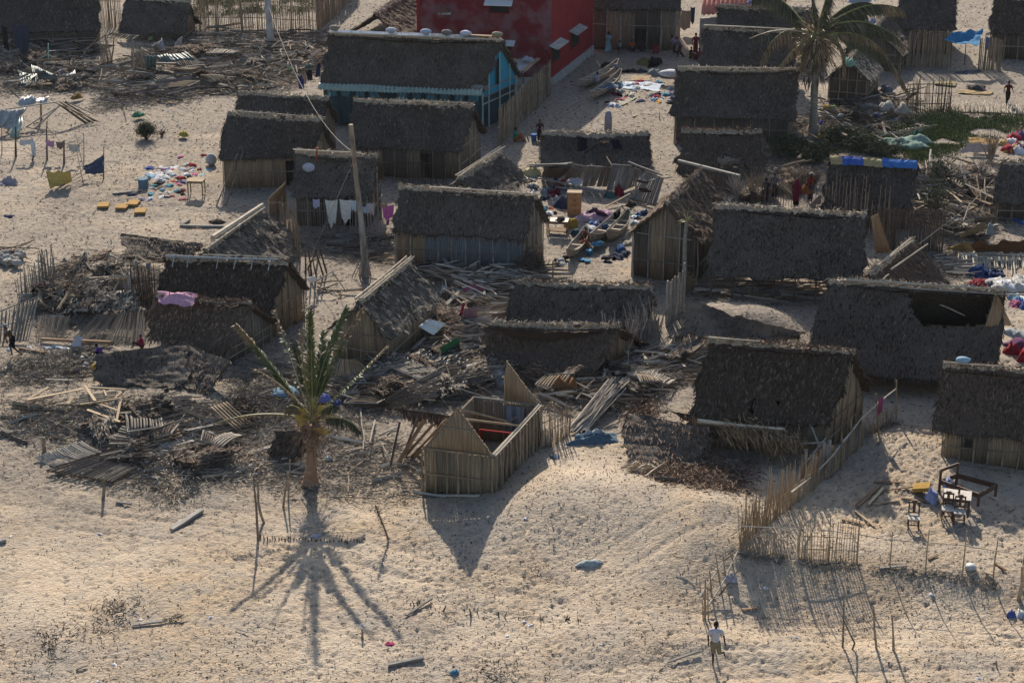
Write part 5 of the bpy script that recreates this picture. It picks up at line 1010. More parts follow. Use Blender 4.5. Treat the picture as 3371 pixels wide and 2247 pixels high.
sheet('pink and white cloth laid along the shaggy hut ridge', [H['pink_cloth']['RA']+Vector((0, .3, .22)), H['pink_cloth']['RA'].lerp(H['pink_cloth']['RB'], .42)+Vector((0, .3, .22)), H['pink_cloth']['RA'].lerp(H['pink_cloth']['RB'], .40)+Vector((0, -.55, -.12)), H['pink_cloth']['RA'].lerp(H['pink_cloth']['RB'], .04)+Vector((0, -.45, -.05))], '#e0a4bc', sag=-.12, crum=.08)
p_ = H['far_right']; sack(p_['RA'].lerp(p_['RB'], .14)+Vector((0, -.05, .22)), 0, 'pale blue plastic bag on the ridge of the far right hut', '#9fc0d6', (.3, .2, .14), group=None, cat='plastic bag')
p_ = H['laundry']; mb = MB(); c0 = p_['RA'].lerp(p_['RB'], .27); sl = (p_['EA']-p_['RA']).normalized()
mb.tube([c0+Vector((0, .1, .3)), c0+Vector((0, -.1, .3)), c0+sl*.75+Vector((0, -.1, .22))], .05, 5); tag(mb.build('strap', cloth('#b8562a')), 'orange strap hanging from the ridge of the laundry hut', 'strap')
q_ = c0+sl*1.15+Vector((-.35, -.1, .25)); mb = MB(); mb.ball(q_, .34, .08, .26, 14, jag=.05); tag(mb.build('bundle', cloth('#c3cade'), smooth=True), 'round pale bundle on the thatch below the orange strap', 'bundle')
# ---------------------------------------------------------------- washing line
g0 = G(('f', 230, 700)); g1 = G(('f', 1225, 700))
fence('stick_fence', 'thin upright stick fence under the washing line', [('f', 215, 700), ('f', 480, 705), ('f', 990, 712), ('f', 1225, 705)], 2.05, .11, .016, 'pole_grey', rails=(1.75,), jit=.15, lean=.03, group=ff)
yl = G(('f', 700, 708)).y - .12
for a, b, dr, c, lb, tp in ((('f', 600, 402), ('f', 658, 402), .5, '#c4c6e6', 'small lilac cloth at the left of the washing line', 1), (('f', 705, 410), ('f', 815, 410), 1.55, '#fbf9ee', 'large cream shirt on the washing line, long point hanging', .35), (('f', 830, 405), ('f', 935, 410), 1.3, '#fbf9f0', 'second cream shirt on the washing line with torn hem', .6),
                        (('f', 930, 408), ('f', 975, 412), .65, '#e2f2fa', 'pale blue shirt behind the wooden pole', .9), (('f', 1020, 465), ('f', 1065, 460), .4, '#c4dcf0', 'small blue shorts right of the pole', .9), (('f', 1060, 440), ('f', 1090, 435), .65, '#f0f0fc', 'white child shirt right of the pole', .8), (('f', 1090, 440), ('f', 1130, 430), .7, '#dcd0cc', 'greyish blouse right of the pole', .8),
                        (('f', 1195, 455), ('f', 1300, 450), .85, '#d868b8', 'bright magenta dress on the corner of the fence', .7), (('f', 1230, 560), ('f', 1260, 550), .5, '#a24f92', 'narrow magenta sleeve below the magenta dress', .6), (('f', 1180, 440), ('f', 1240, 430), .3, '#b8a080', 'peach cloth behind the magenta dress', .9)):
    hang(lb, a, b, dr, c, yl, taper=tp, ragged=.2)
hang('dark slate cloth hanging at the top left corner debris', ('a', 105, 215), ('a', 250, 215), 2.2, '#3c465a', G(('a', 180, 520)).y, taper=.7, ragged=.25)
hang('black trousers hanging at the far top left', ('a', 10, 210), ('a', 60, 240), 1.7, '#22242c', G(('a', 180, 520)).y, taper=.8)
hang('white sign-like banner with faded red print hanging by the wooden house', ('c', 1670, 85), ('c', 1765, 90), 1.5, '#8c8480', G(('c', 1720, 300)).y, taper=.9, cat='banner'); hang('navy cloth hanging behind the banner', ('c', 1760, 60), ('c', 1800, 60), 1.3, '#26345a', G(('c', 1720, 290)).y+.3)
hang('pale blue cloth hanging under the eave by the blue tarp', ('d', 2020, 310), ('d', 2070, 320), .9, '#69739c', G(('d', 2000, 590)).y-.3)
hang('pink scarf draped on the rail beside the tan gable', ('l', 1100, 675), ('l', 1145, 660), .75, '#a24a72', G(('l', 1105, 1000)).y-.3, taper=.9)
sheet('bright blue tarpaulin awning on poles at the pole fence', [(('d', 1740, 270), 2.5), (('d', 2000, 265), 2.5), (('d', 1950, 395), 2.0), (('d', 1660, 350), 2.0)], '#2f86b8', cat='tarpaulin', sag=.25, crum=.12, n=18)
R = thing('awning_poles', 'dark poles holding up the bright blue tarpaulin', 'poles', G(('d', 1850, 590)))
for t in (('d', 1720, 585), ('d', 1960, 590), ('d', 1840, 560)): g = G(t); stick('pole', g, (g.x, g.y+.2, 2.05), .04, MT['pole_dark'], R)
garment(('d', 1910, 620), '#4a5a6c', 'blue-grey plastic sheet on the ground before the blue awning', 2.6, 1.2, .1, cat='plastic sheet', rot=0)
sheet('tan mat on the ground near the standing man in red', [G(('d', 1800, 770), .1), G(('d', 2100, 785), .1), G(('d', 2060, 815), .05), G(('d', 1780, 800), .05)], '#b89a68', sag=0); garment(('d', 1960, 760), '#4c4b48', 'dark mesh on the tan mat by the standing man', 1.6, 1.2, .3, cat='net', z=.1)
sheet('long tan board lying beyond the shadow fence', [G(('d', 1590, 700), .1), G(('d', 1770, 700), .1), G(('d', 1760, 740), .1), G(('d', 1590, 725), .1)], '#8e8056', sag=0, crum=.01)
fence('pole_fence', 'tall close-set pole wall below the dark hut at top right', [('d', 1340, 570), ('d', 1520, 575), ('d', 1700, 585)], 2.6, .085, .045, 'pole_wood', jit=.08, lean=.02, group=ff)
fence('pole_fence', 'tall close-set pole wall right of the blue tarpaulin', [('d', 1960, 595), ('d', 2150, 605)], 2.2, .085, .045, 'pole_wood', jit=.08, lean=.02, group=ff)
fence('pole_fence', 'dark open pole fence with crossing rails right of the palm', [('d', 1340, 960), ('d', 1530, 965), ('d', 1720, 955)], 2.2, .11, .03, 'pole_dark', rails=(.5, 1.2, 1.8), jit=.2, lean=.08, group=ff)
R = thing('fallen_fence', 'fallen pale stick fence lying below the standing man in red', 'fence', G(('d', 2050, 950)), ff)
for i in range(62):
    x = 1820+i*8.4; a = G(('d', x, 960+i*.3+U(-12, 12)), .05); b = G(('d', x+U(-30, 20), 875+i*.2+U(-15, 25)), .25); stick('stick', a, b, U(.02, .04), MT['pole_pale' if i % 4 else 'pole_wood'], R)
stick('rail', G(('d', 1810, 965), .1), G(('d', 2352, 985), .1), .04, MT['pole_dark'], R)
R = thing('fallen_fence', 'fallen fence of pale curved sticks at the right edge below the brown netting', 'fence', G(('h', 2000, 950)), ff)
for i in range(58):
    x = 1790+i*10; a = G(('h', x, 870+U(-10, 10)), .3); b = G(('h', x+U(10, 60) if random.random() < .35 else x+U(-10, 20), 990+U(-15, 15)+(60 if random.random() < .15 else 0)), .05); stick('stick', a, b, U(.025, .045), MT['pole_pale'], R)
stick('rail', G(('h', 1780, 870), .3), G(('h', 2360, 900), .3), .05, MT['pole_wood'], R)
fence('reed_fence', 'tall yellowish reed fence along the top edge left of centre', [('a', 1640, 255), ('b', 100, 255), ('b', 640, 275)], 2.9, .10, .03, 'reed', rails=(.9, 1.9), jit=.06, lean=.02, group=ff, posts=5, post_h=3.4)
fence('reed_fence', 'tall reed fence receding behind the long pole at the top', [('b', 640, 275), ('b', 780, 150), ('b', 900, 30), ('b', 990, -80)], 2.9, .13, .04, 'pole_wood', rails=(1.5,), jit=.06, lean=.02, group=ff)
fence('reed_fence', 'reed fence at the top between the two left thatch roofs', [('a', 870, 230), ('a', 1060, 235)], 2.9, .1, .03, 'reed', rails=(2.,), jit=.06, lean=.02, group=ff)
fence('pole_fence', 'tall pole fence running along the lane below the red house', [('c', 110, 1260), ('c', 300, 1060), ('c', 560, 800)], 2.35, .13, .05, 'pole_wood', rails=(), jit=.08, lean=.03, group=ff)
R = H and thing('lane_rails', 'two wavy rails along the outside of the lane fence', 'rails', G(('c', 110, 1260)), None)
stick('rail', AtY(('c', 105, 1100), G(('c', 110, 1262)).y-.1), AtY(('c', 520, 700), G(('c', 540, 800)).y-.1), .035, MT['pole_pale'], R); stick('rail', AtY(('c', 270, 1090), G(('c', 300, 1050)).y-.15), AtY(('c', 530, 850), G(('c', 560, 790)).y-.15), .03, MT['pole_pale'], R)
R = thing('lean_to', 'small lean-to with sheet roof and boards behind the blue gable', 'shed', G(('c', 350, 760)))
a, b, c_, d = W(('c', 225, 510), 2.7), W(('c', 450, 515), 2.7), W(('c', 320, 630), 2.5), W(('c', 200, 600), 2.5)
corrugated('roof', a, b, c_, d, MT['metal_grey'], R)
for q in (a, b, c_, d): stick('post', (q.x, q.y, 0), (q.x, q.y, q.z-.05), .06, MT['pole_dark'], R)
plank('board', b+Vector((0, 0, .1)), c_+Vector((0, 0, .1)), .3, .05, MT['plank_brown'], R)
garment(Vector((a.lerp(b, .6).x, a.y-.5, 2.8)), '#a8adb8', 'pale cloth lying on the lean-to roof', .9, .5, .25); garment(Vector((a.lerp(b, .1).x, a.y-.9, 2.75)), '#a99f86', 'tan rags at the left of the lean-to roof', .7, .5, .25)
fence('stick_fence', 'low dark stick fence with hanging rags before the reddish door hut', [('f', 1290, 270), ('f', 1500, 280), ('f', 1760, 290)], 1.7, .11, .02, 'pole_dark', rails=(1.3,), jit=.3, lean=.05, group=ff)
fence('stick_fence', 'tall thin sticks in front of the hut with the tarp ridge', [('h', 640, 640), ('h', 900, 700), ('h', 1220, 830)], lambda t: 2.9, .16, .025, 'pole_wood', jit=.35, lean=.04, group=ff, rails=())
fence('stick_fence', 'dark vertical wall of sticks right of the hut with the tarp ridge', [('h', 1130, 840), ('h', 1400, 850), ('h', 1660, 860)], 2.3, .07, .035, 'pole_dark', rails=(2.2,), jit=.06, lean=.02, group=ff)
fence('stick_fence', 'thin sticks in front of the people by the brushwood', [('h', 60, 470), ('h', 330, 480), ('h', 620, 470)], 1.7, .17, .02, 'pole_wood', jit=.4, lean=.05, group=ff)
fence('reed_fence', 'slanting grey slat gate right of the low collapsed roof', [('k', -90, 20), ('k', -20, -20)], 1, .1, .03, 'pole_grey', group=ff) if 0 else None
fence('reed_fence', 'grey slatted fence between the low collapsed roof and the bare trunk', [('g', 1560, 1490), ('g', 1690, 1380)], 2.2, .10, .04, 'pole_grey', rails=(), jit=.04, lean=.02, group=ff, posts=1)
fence('reed_fence', 'splayed bent reeds at the torn end of the collapsed roof', [('k', 1010, 330), ('k', 1200, 320), ('k', 1330, 200), ('k', 1500, 130)], 1.8, .07, .03, 'pole_grey', rails=(), jit=.35, lean=.35, group=ff)
fence('reed_fence', 'small broken stick fence touching the roofless hut at its back corner', [('k', 475, 1090), ('k', 560, 1100), ('k', 720, 985)], 1.35, .065, .02, 'pole_wood', rails=(.6, 1.0), jit=.35, lean=.08, group=ff)
R = thing('pale_slats', 'bright fallen slats leaning against the back corner of the roofless hut', 'slats', G(('k', 520, 1090)))
for i in range(12): stick('slat', G(('k', 475+i*8, 1085+U(-8, 12)), 0), W(('k', 478+i*8, 945+U(-15, 15)), .9), .035, MT['pole_pale'], R)
R = thing('fallen_poles', 'diagonal sheaf of long grey poles sloping up right of the pointed gable', 'poles', G(('k', 740, 940)))
for i in range(44):
    o_ = U(-70, 70); a = G(('k', 740+U(-30, 120), 940+o_*.6), .1); b = G(('k', 1100+U(-60, 140), 560+o_+U(-30, 30)), U(.3, 1.0)); stick('pole', a, b, U(.025, .05), MT['pole_grey' if i % 3 else 'pole_pale'], R)
R = thing('mat_wall', 'tan woven mat leaning at the left end of the laundry hut', 'mat', G(('f', 250, 560)))
panel('mat', (W(('f', 220, 400), 1.7), W(('f', 365, 262), 1.9), G(('f', 380, 500), 0), G(('f', 225, 560), 0)), 'stalk_tan', R, w=.06, kidname='mat')
fence('stick_fence', 'sparse tan sticks below the woven mat of the laundry hut', [('f', 340, 720), ('f', 400, 780), ('f', 500, 950)], 2.0, .10, .02, 'pole_wood', jit=.1, lean=.05, group=ff)
# ---------------------------------------------------------------- utility poles and cable
R = thing('utility_pole', 'thick grey utility pole at the top left, cut by the top edge', 'utility pole', G(('b', 240, 375)))
g = G(('b', 240, 375)); q = AtY(('b', 190, -260), g.y); mb = MB(); mb.tube([g-Vector((0, 0, .2)), g.lerp(q, .5), q], [.27, .24, .20], 4); mb.build('pole', MT['stalk_blue'] if 0 else MT['metal_grey'], R)
PT = AtY(('b', 200, 0), g.y)
g2 = G(('f', 1055, 1065)); q2 = AtY(('b', 930, 1065), g2.y); R2 = thing('utility_pole', 'leaning wooden pole with a splice, standing right of the washing line', 'utility pole', g2)
mm = g2.lerp(q2, .52); mb = MB(); mb.tube([g2-Vector((0, 0, .2)), g2.lerp(q2, .35)+Vector((.05, 0, 0)), g2.lerp(q2, .62)], [.17, .15, .12], 8); mb.build('lower_pole', MT['pole_grey'], R2)
mb = MB(); mb.tube([g2.lerp(q2, .5)+Vector((0, -.12, 0)), q2+Vector((0, -.12, 0))], [.11, .12], 8); mb.build('upper_pole', MT['pole_wood'], R2)
for i in range(16): stick('stake', gnd(g2+Vector((U(-.9, .3), U(-.5, .2), 0))), g2+Vector((U(-.15, .35), U(-.3, 0), U(.8, 2.3))), U(.02, .04), MT['pole_grey'], R2)
pts = []
A_ = PT; B_ = AtY(('b', 935, 1300), g2.y)
M_ = AtY(('b', 525, 780), (A_.y*.45+B_.y*.55))
for i in range(25):
    t = i/24; P_ = (A_*(1-t)**2 + (M_*2-(A_+B_)*.5)*2*t*(1-t) + B_*t*t); pts.append(P_)
mb = MB(); mb.tube(pts, .016, 4); tag(mb.build('cable', MT['rope']), 'slack pale cable hanging from the grey utility pole to the leaning wooden pole', 'cable')
mb = MB(); mb.tube([AtY(('f', 940, 105), g2.y-.1), G(('f', 525, 1030))], .015, 4); tag(mb.build('guy_wire', MT['rope']), 'taut guy wire from the leaning wooden pole down to the sand at its left', 'wire')
mb = MB(); a_ = AtY(('h', 2240, 80), W(('h', 1700, 640), 0).y+9); mb.tube([a_, AtY(('h', 1860, 480), W(('h', 1700, 640), 1).y+2), W(('h', 1450, 790), 1.9)], .02, 4); tag(mb.build('cable', MT['rope']), 'taut diagonal cable from the right edge to the low triangular roof', 'cable')
R = thing('ladder_poles', 'two long poles leaning against the eave of the left hut', 'poles', G(('e', 1860, 465)))
for b, t in ((('e', 1862, 465), ('a', 2045, 1320)), (('e', 1942, 465), ('a', 2090, 1300))): stick('pole', G(b), W(t, 2.3), .04, MT['pole_wood'], R, k=1)
# ---------------------------------------------------------------- furniture
def frame_chair(t, rz, label, seatc='#cfc6ba'):
    g = G(t); root = thing('dining_chair', label, 'chair', g, 'dark wooden chairs around the small table')
    ca, sa = math.cos(rz), math.sin(rz); f = lambda x, y, z: Vector((g.x+x*ca-y*sa, g.y+x*sa+y*ca, g.z+z))
    for x in (-.19, .19):
        mb = MB(); mb.beam(f(x, -.19, 0), f(x, -.18, .45), .05, .05); mb.build('leg', MT['furniture'], root)
        mb = MB(); mb.beam(f(x, .2, 0), f(x, .19, .48), .05, .05); mb.beam(f(x, .19, .48), f(x*.95, .27, 1.0), .05, .05); mb.build('leg', MT['furniture'], root)
    mb = MB(); mb.beam(f(0, -.22, .47), f(0, .2, .47), .44, .05); mb.build('seat', cloth(seatc), root)
    mb = MB(); mb.beam(f(-.19, .265, .97), f(.19, .265, .97), .06, .07); mb.beam(f(-.1, .27, 1.03), f(.1, .27, 1.03), .05, .06); mb.beam(f(-.19, .21, .58), f(.19, .21, .58), .04, .05)
    mb.beam(f(0, .215, .58), f(0, .265, .97), .11, .03); mb.build('backrest', MT['furniture'], root)
    for y in (-.18, .19): mb = MB(); mb.beam(f(-.19, y, .22), f(.19, y, .22), .03, .03); mb.build('stretcher', MT['furniture'], root)
frame_chair(('p', 1465, 335), -.15, 'lone dark wooden chair set apart left of the small table'); frame_chair(('p', 1735, 262), -.2, 'dark wooden chair with a papered seat tucked at the table, left of the pair'); frame_chair(('p', 1830, 290), -.2, 'dark wooden chair nearest the camera at the table')
g = G(('p', 1820, 215)); yb = g.y; c = W(('p', 1822, 66), g.z+.76); th_ = -.26; root = thing('dining_table', 'small wooden table with a white top standing on the yard sand', 'table', (c.x, c.y, g.z)); ca, sa = math.cos(th_), math.sin(th_)
f = lambda x, y, z: Vector((c.x+x*ca-y*sa, c.y+x*sa+y*ca, g.z+z))
mb = MB(); mb.beam(f(-.52, 0, .76), f(.52, 0, .76), .8, .03); mb.build('tabletop', cloth('#dcd2c6'), root)
mb = MB()
for s in (-1, 1): mb.beam(f(-.45, s*.33, .68), f(.45, s*.33, .68), .04, .12); mb.beam(f(s*.45, -.33, .68), f(s*.45, .33, .68), .04, .12)
mb.build('apron', MT['furniture'], root)
for x in (-.45, .45):
    for y in (-.33, .33): mb = MB(); mb.beam(f(x, y, 0), f(x, y, .7), .07, .07); mb.build('leg', MT['furniture'], root)
b_ = f(.05, .0, .775); root = thing('bottle', 'brown bottle with orange cap standing on the white table', 'bottle', b_); mb = MB(); mb.tube([b_, b_+Vector((0, 0, .2)), b_+Vector((0, 0, .26)), b_+Vector((0, 0, .32))], [.045, .045, .02, .018], 8); mb.build('glass', MT['furniture'], root); mb = MB(); mb.tube([b_+Vector((0, 0, .32)), b_+Vector((0, 0, .36))], .025, 8); mb.build('cap', cloth('#d0602a'), root)
def bed():
    z = .42; A = W(('l', 1770, 1325), .9); pts = [W(('l', 1770, 1385), z), W(('l', 2110, 1475), z), W(('l', 1960, 1560), z), W(('l', 1625, 1440), z)]
    g = float(gz(pts[0].x, pts[0].y)); pts = [Vector((p.x, p.y, g+z)) for p in pts]; root = thing('bed_frame', 'empty dark wooden bed frame standing on the sand behind the white table', 'bed frame', (pts[0]+pts[2])/2)
    for i in range(4): mb = MB(); mb.beam(pts[i], pts[(i+1) % 4], .05, .2); mb.build('side_rail', MT['furniture'], root)
    for i, p in enumerate(pts): mb = MB(); hh = .95 if i in (0, 3) else .5; mb.beam((p.x, p.y, g-.03), (p.x, p.y, g+hh), .09, .09, up=(0, 1, 0)); mb.build('leg', MT['furniture'], root)
    mb = MB(); mb.beam(pts[0]+Vector((0, 0, .5)), pts[3]+Vector((0, 0, .5)), .05, .12); mb.build('headboard', MT['furniture'], root)
bed()
garment(('p', 1608, 110), '#9ea7d4', 'blue and white plastic bag on the sand left of the white table', .6, .5, .55, cat='bag'); garment(('l', 1700, 1415), '#aab0d0', 'pale cloth hanging on the bed frame head', .6, .35, .3, z=.3)
g = G(('l', 1480, 1490)); mb = MB(); mb.beam(g+Vector((-.35, .1, .16)), g+Vector((.25, -.1, .3)), .55, .16); tag(mb.build('cushion', cloth('#b8903c')), 'mustard foam cushion lying on the yard sand', 'cushion')
mb = MB(); c = G(('p', 1925, 655)); mb.ball(c+Vector((0, 0, .05)), .22, .22, .14, 12); tag(mb.build('basin', MT['metal_grey'], smooth=True), 'grey upturned basin near the rail fence', 'basin')
yp = 'loose boards on the yard sand'
for a, b, w_, m_, lb in ((('p', 1020, 155), ('p', 1200, -10), .18, 'plank_brown', 'long brown board lying left of the lone chair'), (('p', 1110, 145), ('p', 1230, 10), .12, 'plank_tan', 'tan board beside the long brown board'), (('p', 1150, 140), ('p', 1360, 110), .1, 'plank_tan', 'thin tan board crossing below the other two'), (('p', 1370, 95), ('p', 1720, 130), .08, 'plank_brown', 'thin dark board between the blue bag and the table'),
                       (('p', 900, 260), ('p', 1080, 305), .12, 'plank_brown', 'short brown board behind the open reed panel'), (('p', 1000, 190), ('p', 1160, 320), .1, 'plank_tan', 'pale board sloping behind the open reed panel'), (('l', 1060, 1400), ('l', 1320, 1400), .12, 'plank_brown', 'reddish board lying across the lane of footprints'), (('l', 1150, 1470), ('l', 1410, 1440), .06, 'plank_brown', 'thin dark stick left of the mustard cushion'),
                       (('l', 1340, 1455), ('l', 1480, 1530), .08, 'plank_brown', 'dark stick touching the mustard cushion'), (('p', 2235, 190), ('p', 2280, 155), .12, 'plank_tan', 'short pale block right of the bed frame'), (('p', 2040, 680), ('p', 2100, 700), .12, 'plank_tan', 'pale stump by the fourth pole of the rail fence'), (('p', 1920, 710), ('p', 1985, 675), .05, 'plank_tan', 'light stick below the basin'), (('p', 2120, 610), ('p', 2210, 670), .1, 'plank_brown', 'dark log right of the fourth rail pole'), (('p', 1200, 650), ('p', 1410, 632), .1, 'plank_grey', 'dark log at the first rail pole'), (('p', 100, 980), ('p', 240, 970), .1, 'plank_brown', 'dark log on the sand below the reed corner'),
                       (('p', 1590, 580), ('p', 1665, 545), .1, 'plank_brown', 'crooked dark root between the rail poles')):
    a = G(a, .04); b = G(b, .06); tag(plank('board', a, b, w_, .04, MT[m_]), lb, 'board', yp)
for a, b, w_, lb in ((('m', 1370, 345), ('m', 1612, 190), .2, 'heavy grey beam lying alone on the left foreground sand'), (('m', 1375, 330), ('m', 1445, 270), .12, 'short block leaning on the heavy grey beam'), (('n', 1160, 1425), ('n', 1440, 1365), .16, 'grey log near the bottom of the foreground'), (('n', 1300, 1030), ('n', 1510, 890), .09, 'pale stick lying across small stumps'), (('m', 610, 1455), ('m', 700, 1425), .07, 'small stick near the bottom left'), (('m', 1880, 1130), ('m', 1985, 1165), .05, 'thin pale stick in the left foreground'), (('m', 1060, 1105), ('m', 1300, 1075), .1, 'dark half-buried log in the left foreground'), (('m', 925, 125), ('m', 1050, 138), .1, 'dark log near the lone stake at left'), (('o', 1450, 1400), ('o', 1710, 1310), .08, 'long stick lying left of the walker'), (('m', -10, 440), ('m', 45, 425), .2, 'dark wood at the left edge of the sand')):
    tag(plank('log', G(a, .06), G(b, .08), w_, w_*.6, MT['plank_grey']), lb, 'log', 'logs on the foreground sand')
R = thing('dry_frond', 'dry brown palm leaf fragment right of the log in the left foreground', 'palm leaf', G(('m', 1400, 1070)))
mb = MB(); mb.tube([G(('m', 1300, 1080), .05), G(('m', 1470, 1020), .15)], .03, 5); mb.build('leaf_stem', MT['rachis_dry'], R)
n_ = 60; a = np.array(G(('m', 1320, 1075), .06)); b = np.array(G(('m', 1465, 1022), .15)); t = NR.rand(n_, 1); blades('leaflets', a+(b-a)*t, NR.normal(0, 1, (n_, 3))*[1, .6, .15]+(b-a)*.4, .3, .03, MT['frond_dry'], R)
for b, t, r, lb in ((('m', 2060, 420), ('n', 95, -640), .05, 'tall thin pole standing left of the palm shadow'), (('m', 2112, 290), ('j', 125, 1390), .06, 'second grey pole leaning beside the tall thin pole'), (('m', 820, 95), ('i', 890, 1360), .07, 'lone upright stake in the sand below the ruined mat'), (('n', 318, 160), ('j', 385, 1320), .045, 'short stake left of the palm foot'), (('n', 360, 110), ('j', 405, 1210), .04, 'crooked stake at the left of the palm foot'), (('i', 380, 1130), ('i', 378, 1015), .09, 'thick post stump behind the ruined mat'), (('n', 948, 1200), ('n', 946, 1135), .05, 'single short stump on the foreground sand'),
                   (('n', 1815, 1040), ('n', 1805, 972), .04, 'forked stump right of the crossed sticks'), (('n', 1500, 950), ('n', 1497, 920), .03, 'tiny stump near the crossed sticks'), (('p', 2140, 1440), ('p', 2132, 1385), .03, 'tiny stake near the bottom right'), (('i', 600, 500), ('i', 600, 240), .03, 'thin dark stake left of the leaning slab'), (('g', 575, 1095), ('g', 576, 935), .05, 'short post on the sand below the table'), (('d', 1635, 1440), ('d', 1632, 1330), .07, 'dark stump on the grass'), (('c', 1492, 1020), ('c', 1492, 960), .03, 'thin stick beside the yard hut')):
    g = G(b); p = AtY(t, g.y) if t[0] != 'n' or t[2] > -100 else AtY(('j', 88, 1340), g.y); tag(stick('stake', g-Vector((0, 0, .1)), p, r, MT['pole_wood']), lb, 'stake', 'single stakes in the sand')
R = thing('stumps', 'row of small black stumps across the sand below the palm', 'stumps', G(('n', 400, 420)))
for i in range(34): x = 140+i*24+U(-8, 8); g = G(('n', x, 412+i*1.0+U(-10, 10))); stick('stump', g-Vector((0, 0, .05)), g+Vector((U(-.04, .04), 0, U(.03, .15))), U(.02, .04), MT['pole_dark'], R)
R = thing('stumps', 'scattered row of small dark stumps right of the crossed sticks in the foreground', 'stumps', G(('n', 2050, 1030)))
for x, y in ((1350, 940), (1370, 950), (1395, 940), (1410, 930), (1590, 1000), (1600, 990), (1830, 1030), (2050, 1035), (2040, 1020), (2085, 1045), (2200, 1055), (2380, 1060), (2390, 1055), (2468, 1050), (2575, 1065), (2590, 1060), (2680, 1075), (2690, 1070), (1870, 1010)):
    g = G(('n', x, y)); stick('stump', g-Vector((0, 0, .05)), g+Vector((U(-.1, .1), 0, U(.05, .24))), U(.015, .035), MT['pole_dark'], R)
R = thing('dry_branch', 'leaning brown dead palm stem with bristly top right of the palm shadow', 'branch', G(('n', 1160, 425)))
g = G(('n', 1160, 425)); q = AtY(('n', 1055, 150), g.y); stick('stem', g, q, .045, MT['pole_wood'], R)
n_ = 90; t = NR.rand(n_, 1)*.65+.35; blades('bristles', np.array(g)+(np.array(q)-np.array(g))*t, NR.normal(0, 1, (n_, 3)), .22, .02, MT['straw_red'], R)
def table(t, label, zt=.75, w=1.0, d=.7, rz=-.15, top='plank_brown', shelf=False, name='table'):
    c = W(t, zt+float(gz(*W(t).xy))); g = c.z-zt; root = thing(name, label, 'table', (c.x, c.y, g)); ca, sa = math.cos(rz), math.sin(rz); f = lambda x, y, z: Vector((c.x+x*ca-y*sa, c.y+x*sa+y*ca, g+z))
    mb = MB(); mb.beam(f(-w/2, 0, zt), f(w/2, 0, zt), d, .04); mb.build('tabletop', MT[top], root)
    mb = MB()
    for s in (-1, 1): mb.beam(f(-w*.44, s*d*.43, zt-.08), f(w*.44, s*d*.43, zt-.08), .03, .1); mb.beam(f(s*w*.44, -d*.43, zt-.08), f(s*w*.44, d*.43, zt-.08), .03, .1)
    mb.build('apron', MT['plank_brown'], root)
    for x in (-1, 1):
        for y in (-1, 1): mb = MB(); mb.beam(f(x*w*.44, y*d*.42, -.02), f(x*w*.44, y*d*.42, zt-.05), .06, .06); mb.build('leg', MT['plank_brown'], root)
    if shelf: mb = MB(); mb.beam(f(-w*.44, 0, .2), f(w*.44, 0, .2), d*.85, .04); mb.build('shelf', MT['plank_brown'], root)
    return f
table(('e', 1685, 240), 'small square wooden table with thin legs beside the spread clothes', .85, .95, .7, -.1, 'plank_tan')
f = table(('g', 615, 585), 'low dark table with a shelf loaded with cloths beside the central hut', .75, 1.2, .7, -.15, 'furniture', shelf=True); garment(f(.15, 0, .79), '#1c1d24', 'black cloth heaped on the dark table', .9, .5, .2)
def jerry(t, label, c):
    g = G(t); root = thing('jerrycan', label, 'jerrycan', g, 'yellow jerrycans'); mb = MB(); mb.box(g, .36, .26, .42, .2); mb.box(g+Vector((0, 0, .42)), .30, .20, .05, .2); mb.build('body', cloth(c), root); mb = MB(); mb.tube([g+Vector((-.1, 0, .48)), g+Vector((0, 0, .54)), g+Vector((.1, 0, .48))], .02, 5); mb.build('handle', cloth(c), root); mb = MB(); mb.tube([g+Vector((.12, .05, .46)), g+Vector((.12, .05, .53))], .035, 6); mb.build('cap', MT['furniture'], root)
jerry(('g', 700, 655), 'yellow jerrycan touching the dark table', '#a8892a'); jerry(('g', 757, 645), 'brighter yellow jerrycan right of its twin', '#b8942c')
def cabinet():
    g = G(('g', 760, 535)); root = thing('cabinet', 'narrow orange-brown wooden cabinet standing open on the sand', 'cabinet', g); h_ = AtY(('g', 745, 345), g.y).z-g.z
    mb = MB(); mb.box(g, .75, .45, h_, -.1); mb.build('carcass', MT['cab'], root)
    for i in range(4): mb = MB(); mb.box(g+Vector((.02, -.245, .1+i*h_/4.2)), .62, .03, h_/5, -.1); d = mb.build('drawer', MT['cab'], root); mb = MB(); mb.box(g+Vector((.02, -.27, .15+i*h_/4.2+.1)), .12, .03, .04, -.1); mb.build('handle', MT['furniture'], d)
    mb = MB(); mb.box(g+Vector((0, 0, h_)), .82, .52, .04, -.1); mb.build('top', MT['plank_tan'], root)
mat('cab', (.30, .14, .06), (.45, .24, .11), (3, 3, 3), rough=.7, bump=.1, rnd=0); cabinet()
for t, r, lb in ((('e', 890, 470), .1, 'leftmost yellow foam square on the sand'), (('e', 1148, 452), -.1, 'farthest yellow foam square, nearest the clothes'), (('e', 1055, 483), -.1, 'yellow foam square between the leftmost and the stick'), (('e', 1208, 520), .1, 'yellow foam square partly under a stick')):
    g = G(t); mb = MB(); mb.box(g+Vector((0, 0, .02)), .62, .8, .13, r); tag(mb.build('foam_square', cloth('#b98f4a')), lb, 'foam square', 'yellow foam squares')
g = G(('c', 412, 1210)); mb = MB(); mb.tube([g, g+Vector((0, 0, .42))], [.16, .2], 12); tag(mb.build('bucket', cloth('#3f74b4')), 'blue bucket beside the standing figure in maroon', 'bucket')
g = G(('e', 1235, 300)); mb = MB(); mb.tube([g, g+Vector((0, 0, .5))], [.3, .3], 12); tag(mb.build('drum', cloth('#6d8ba0')), 'grey blue drum at the left of the spread clothes', 'drum')
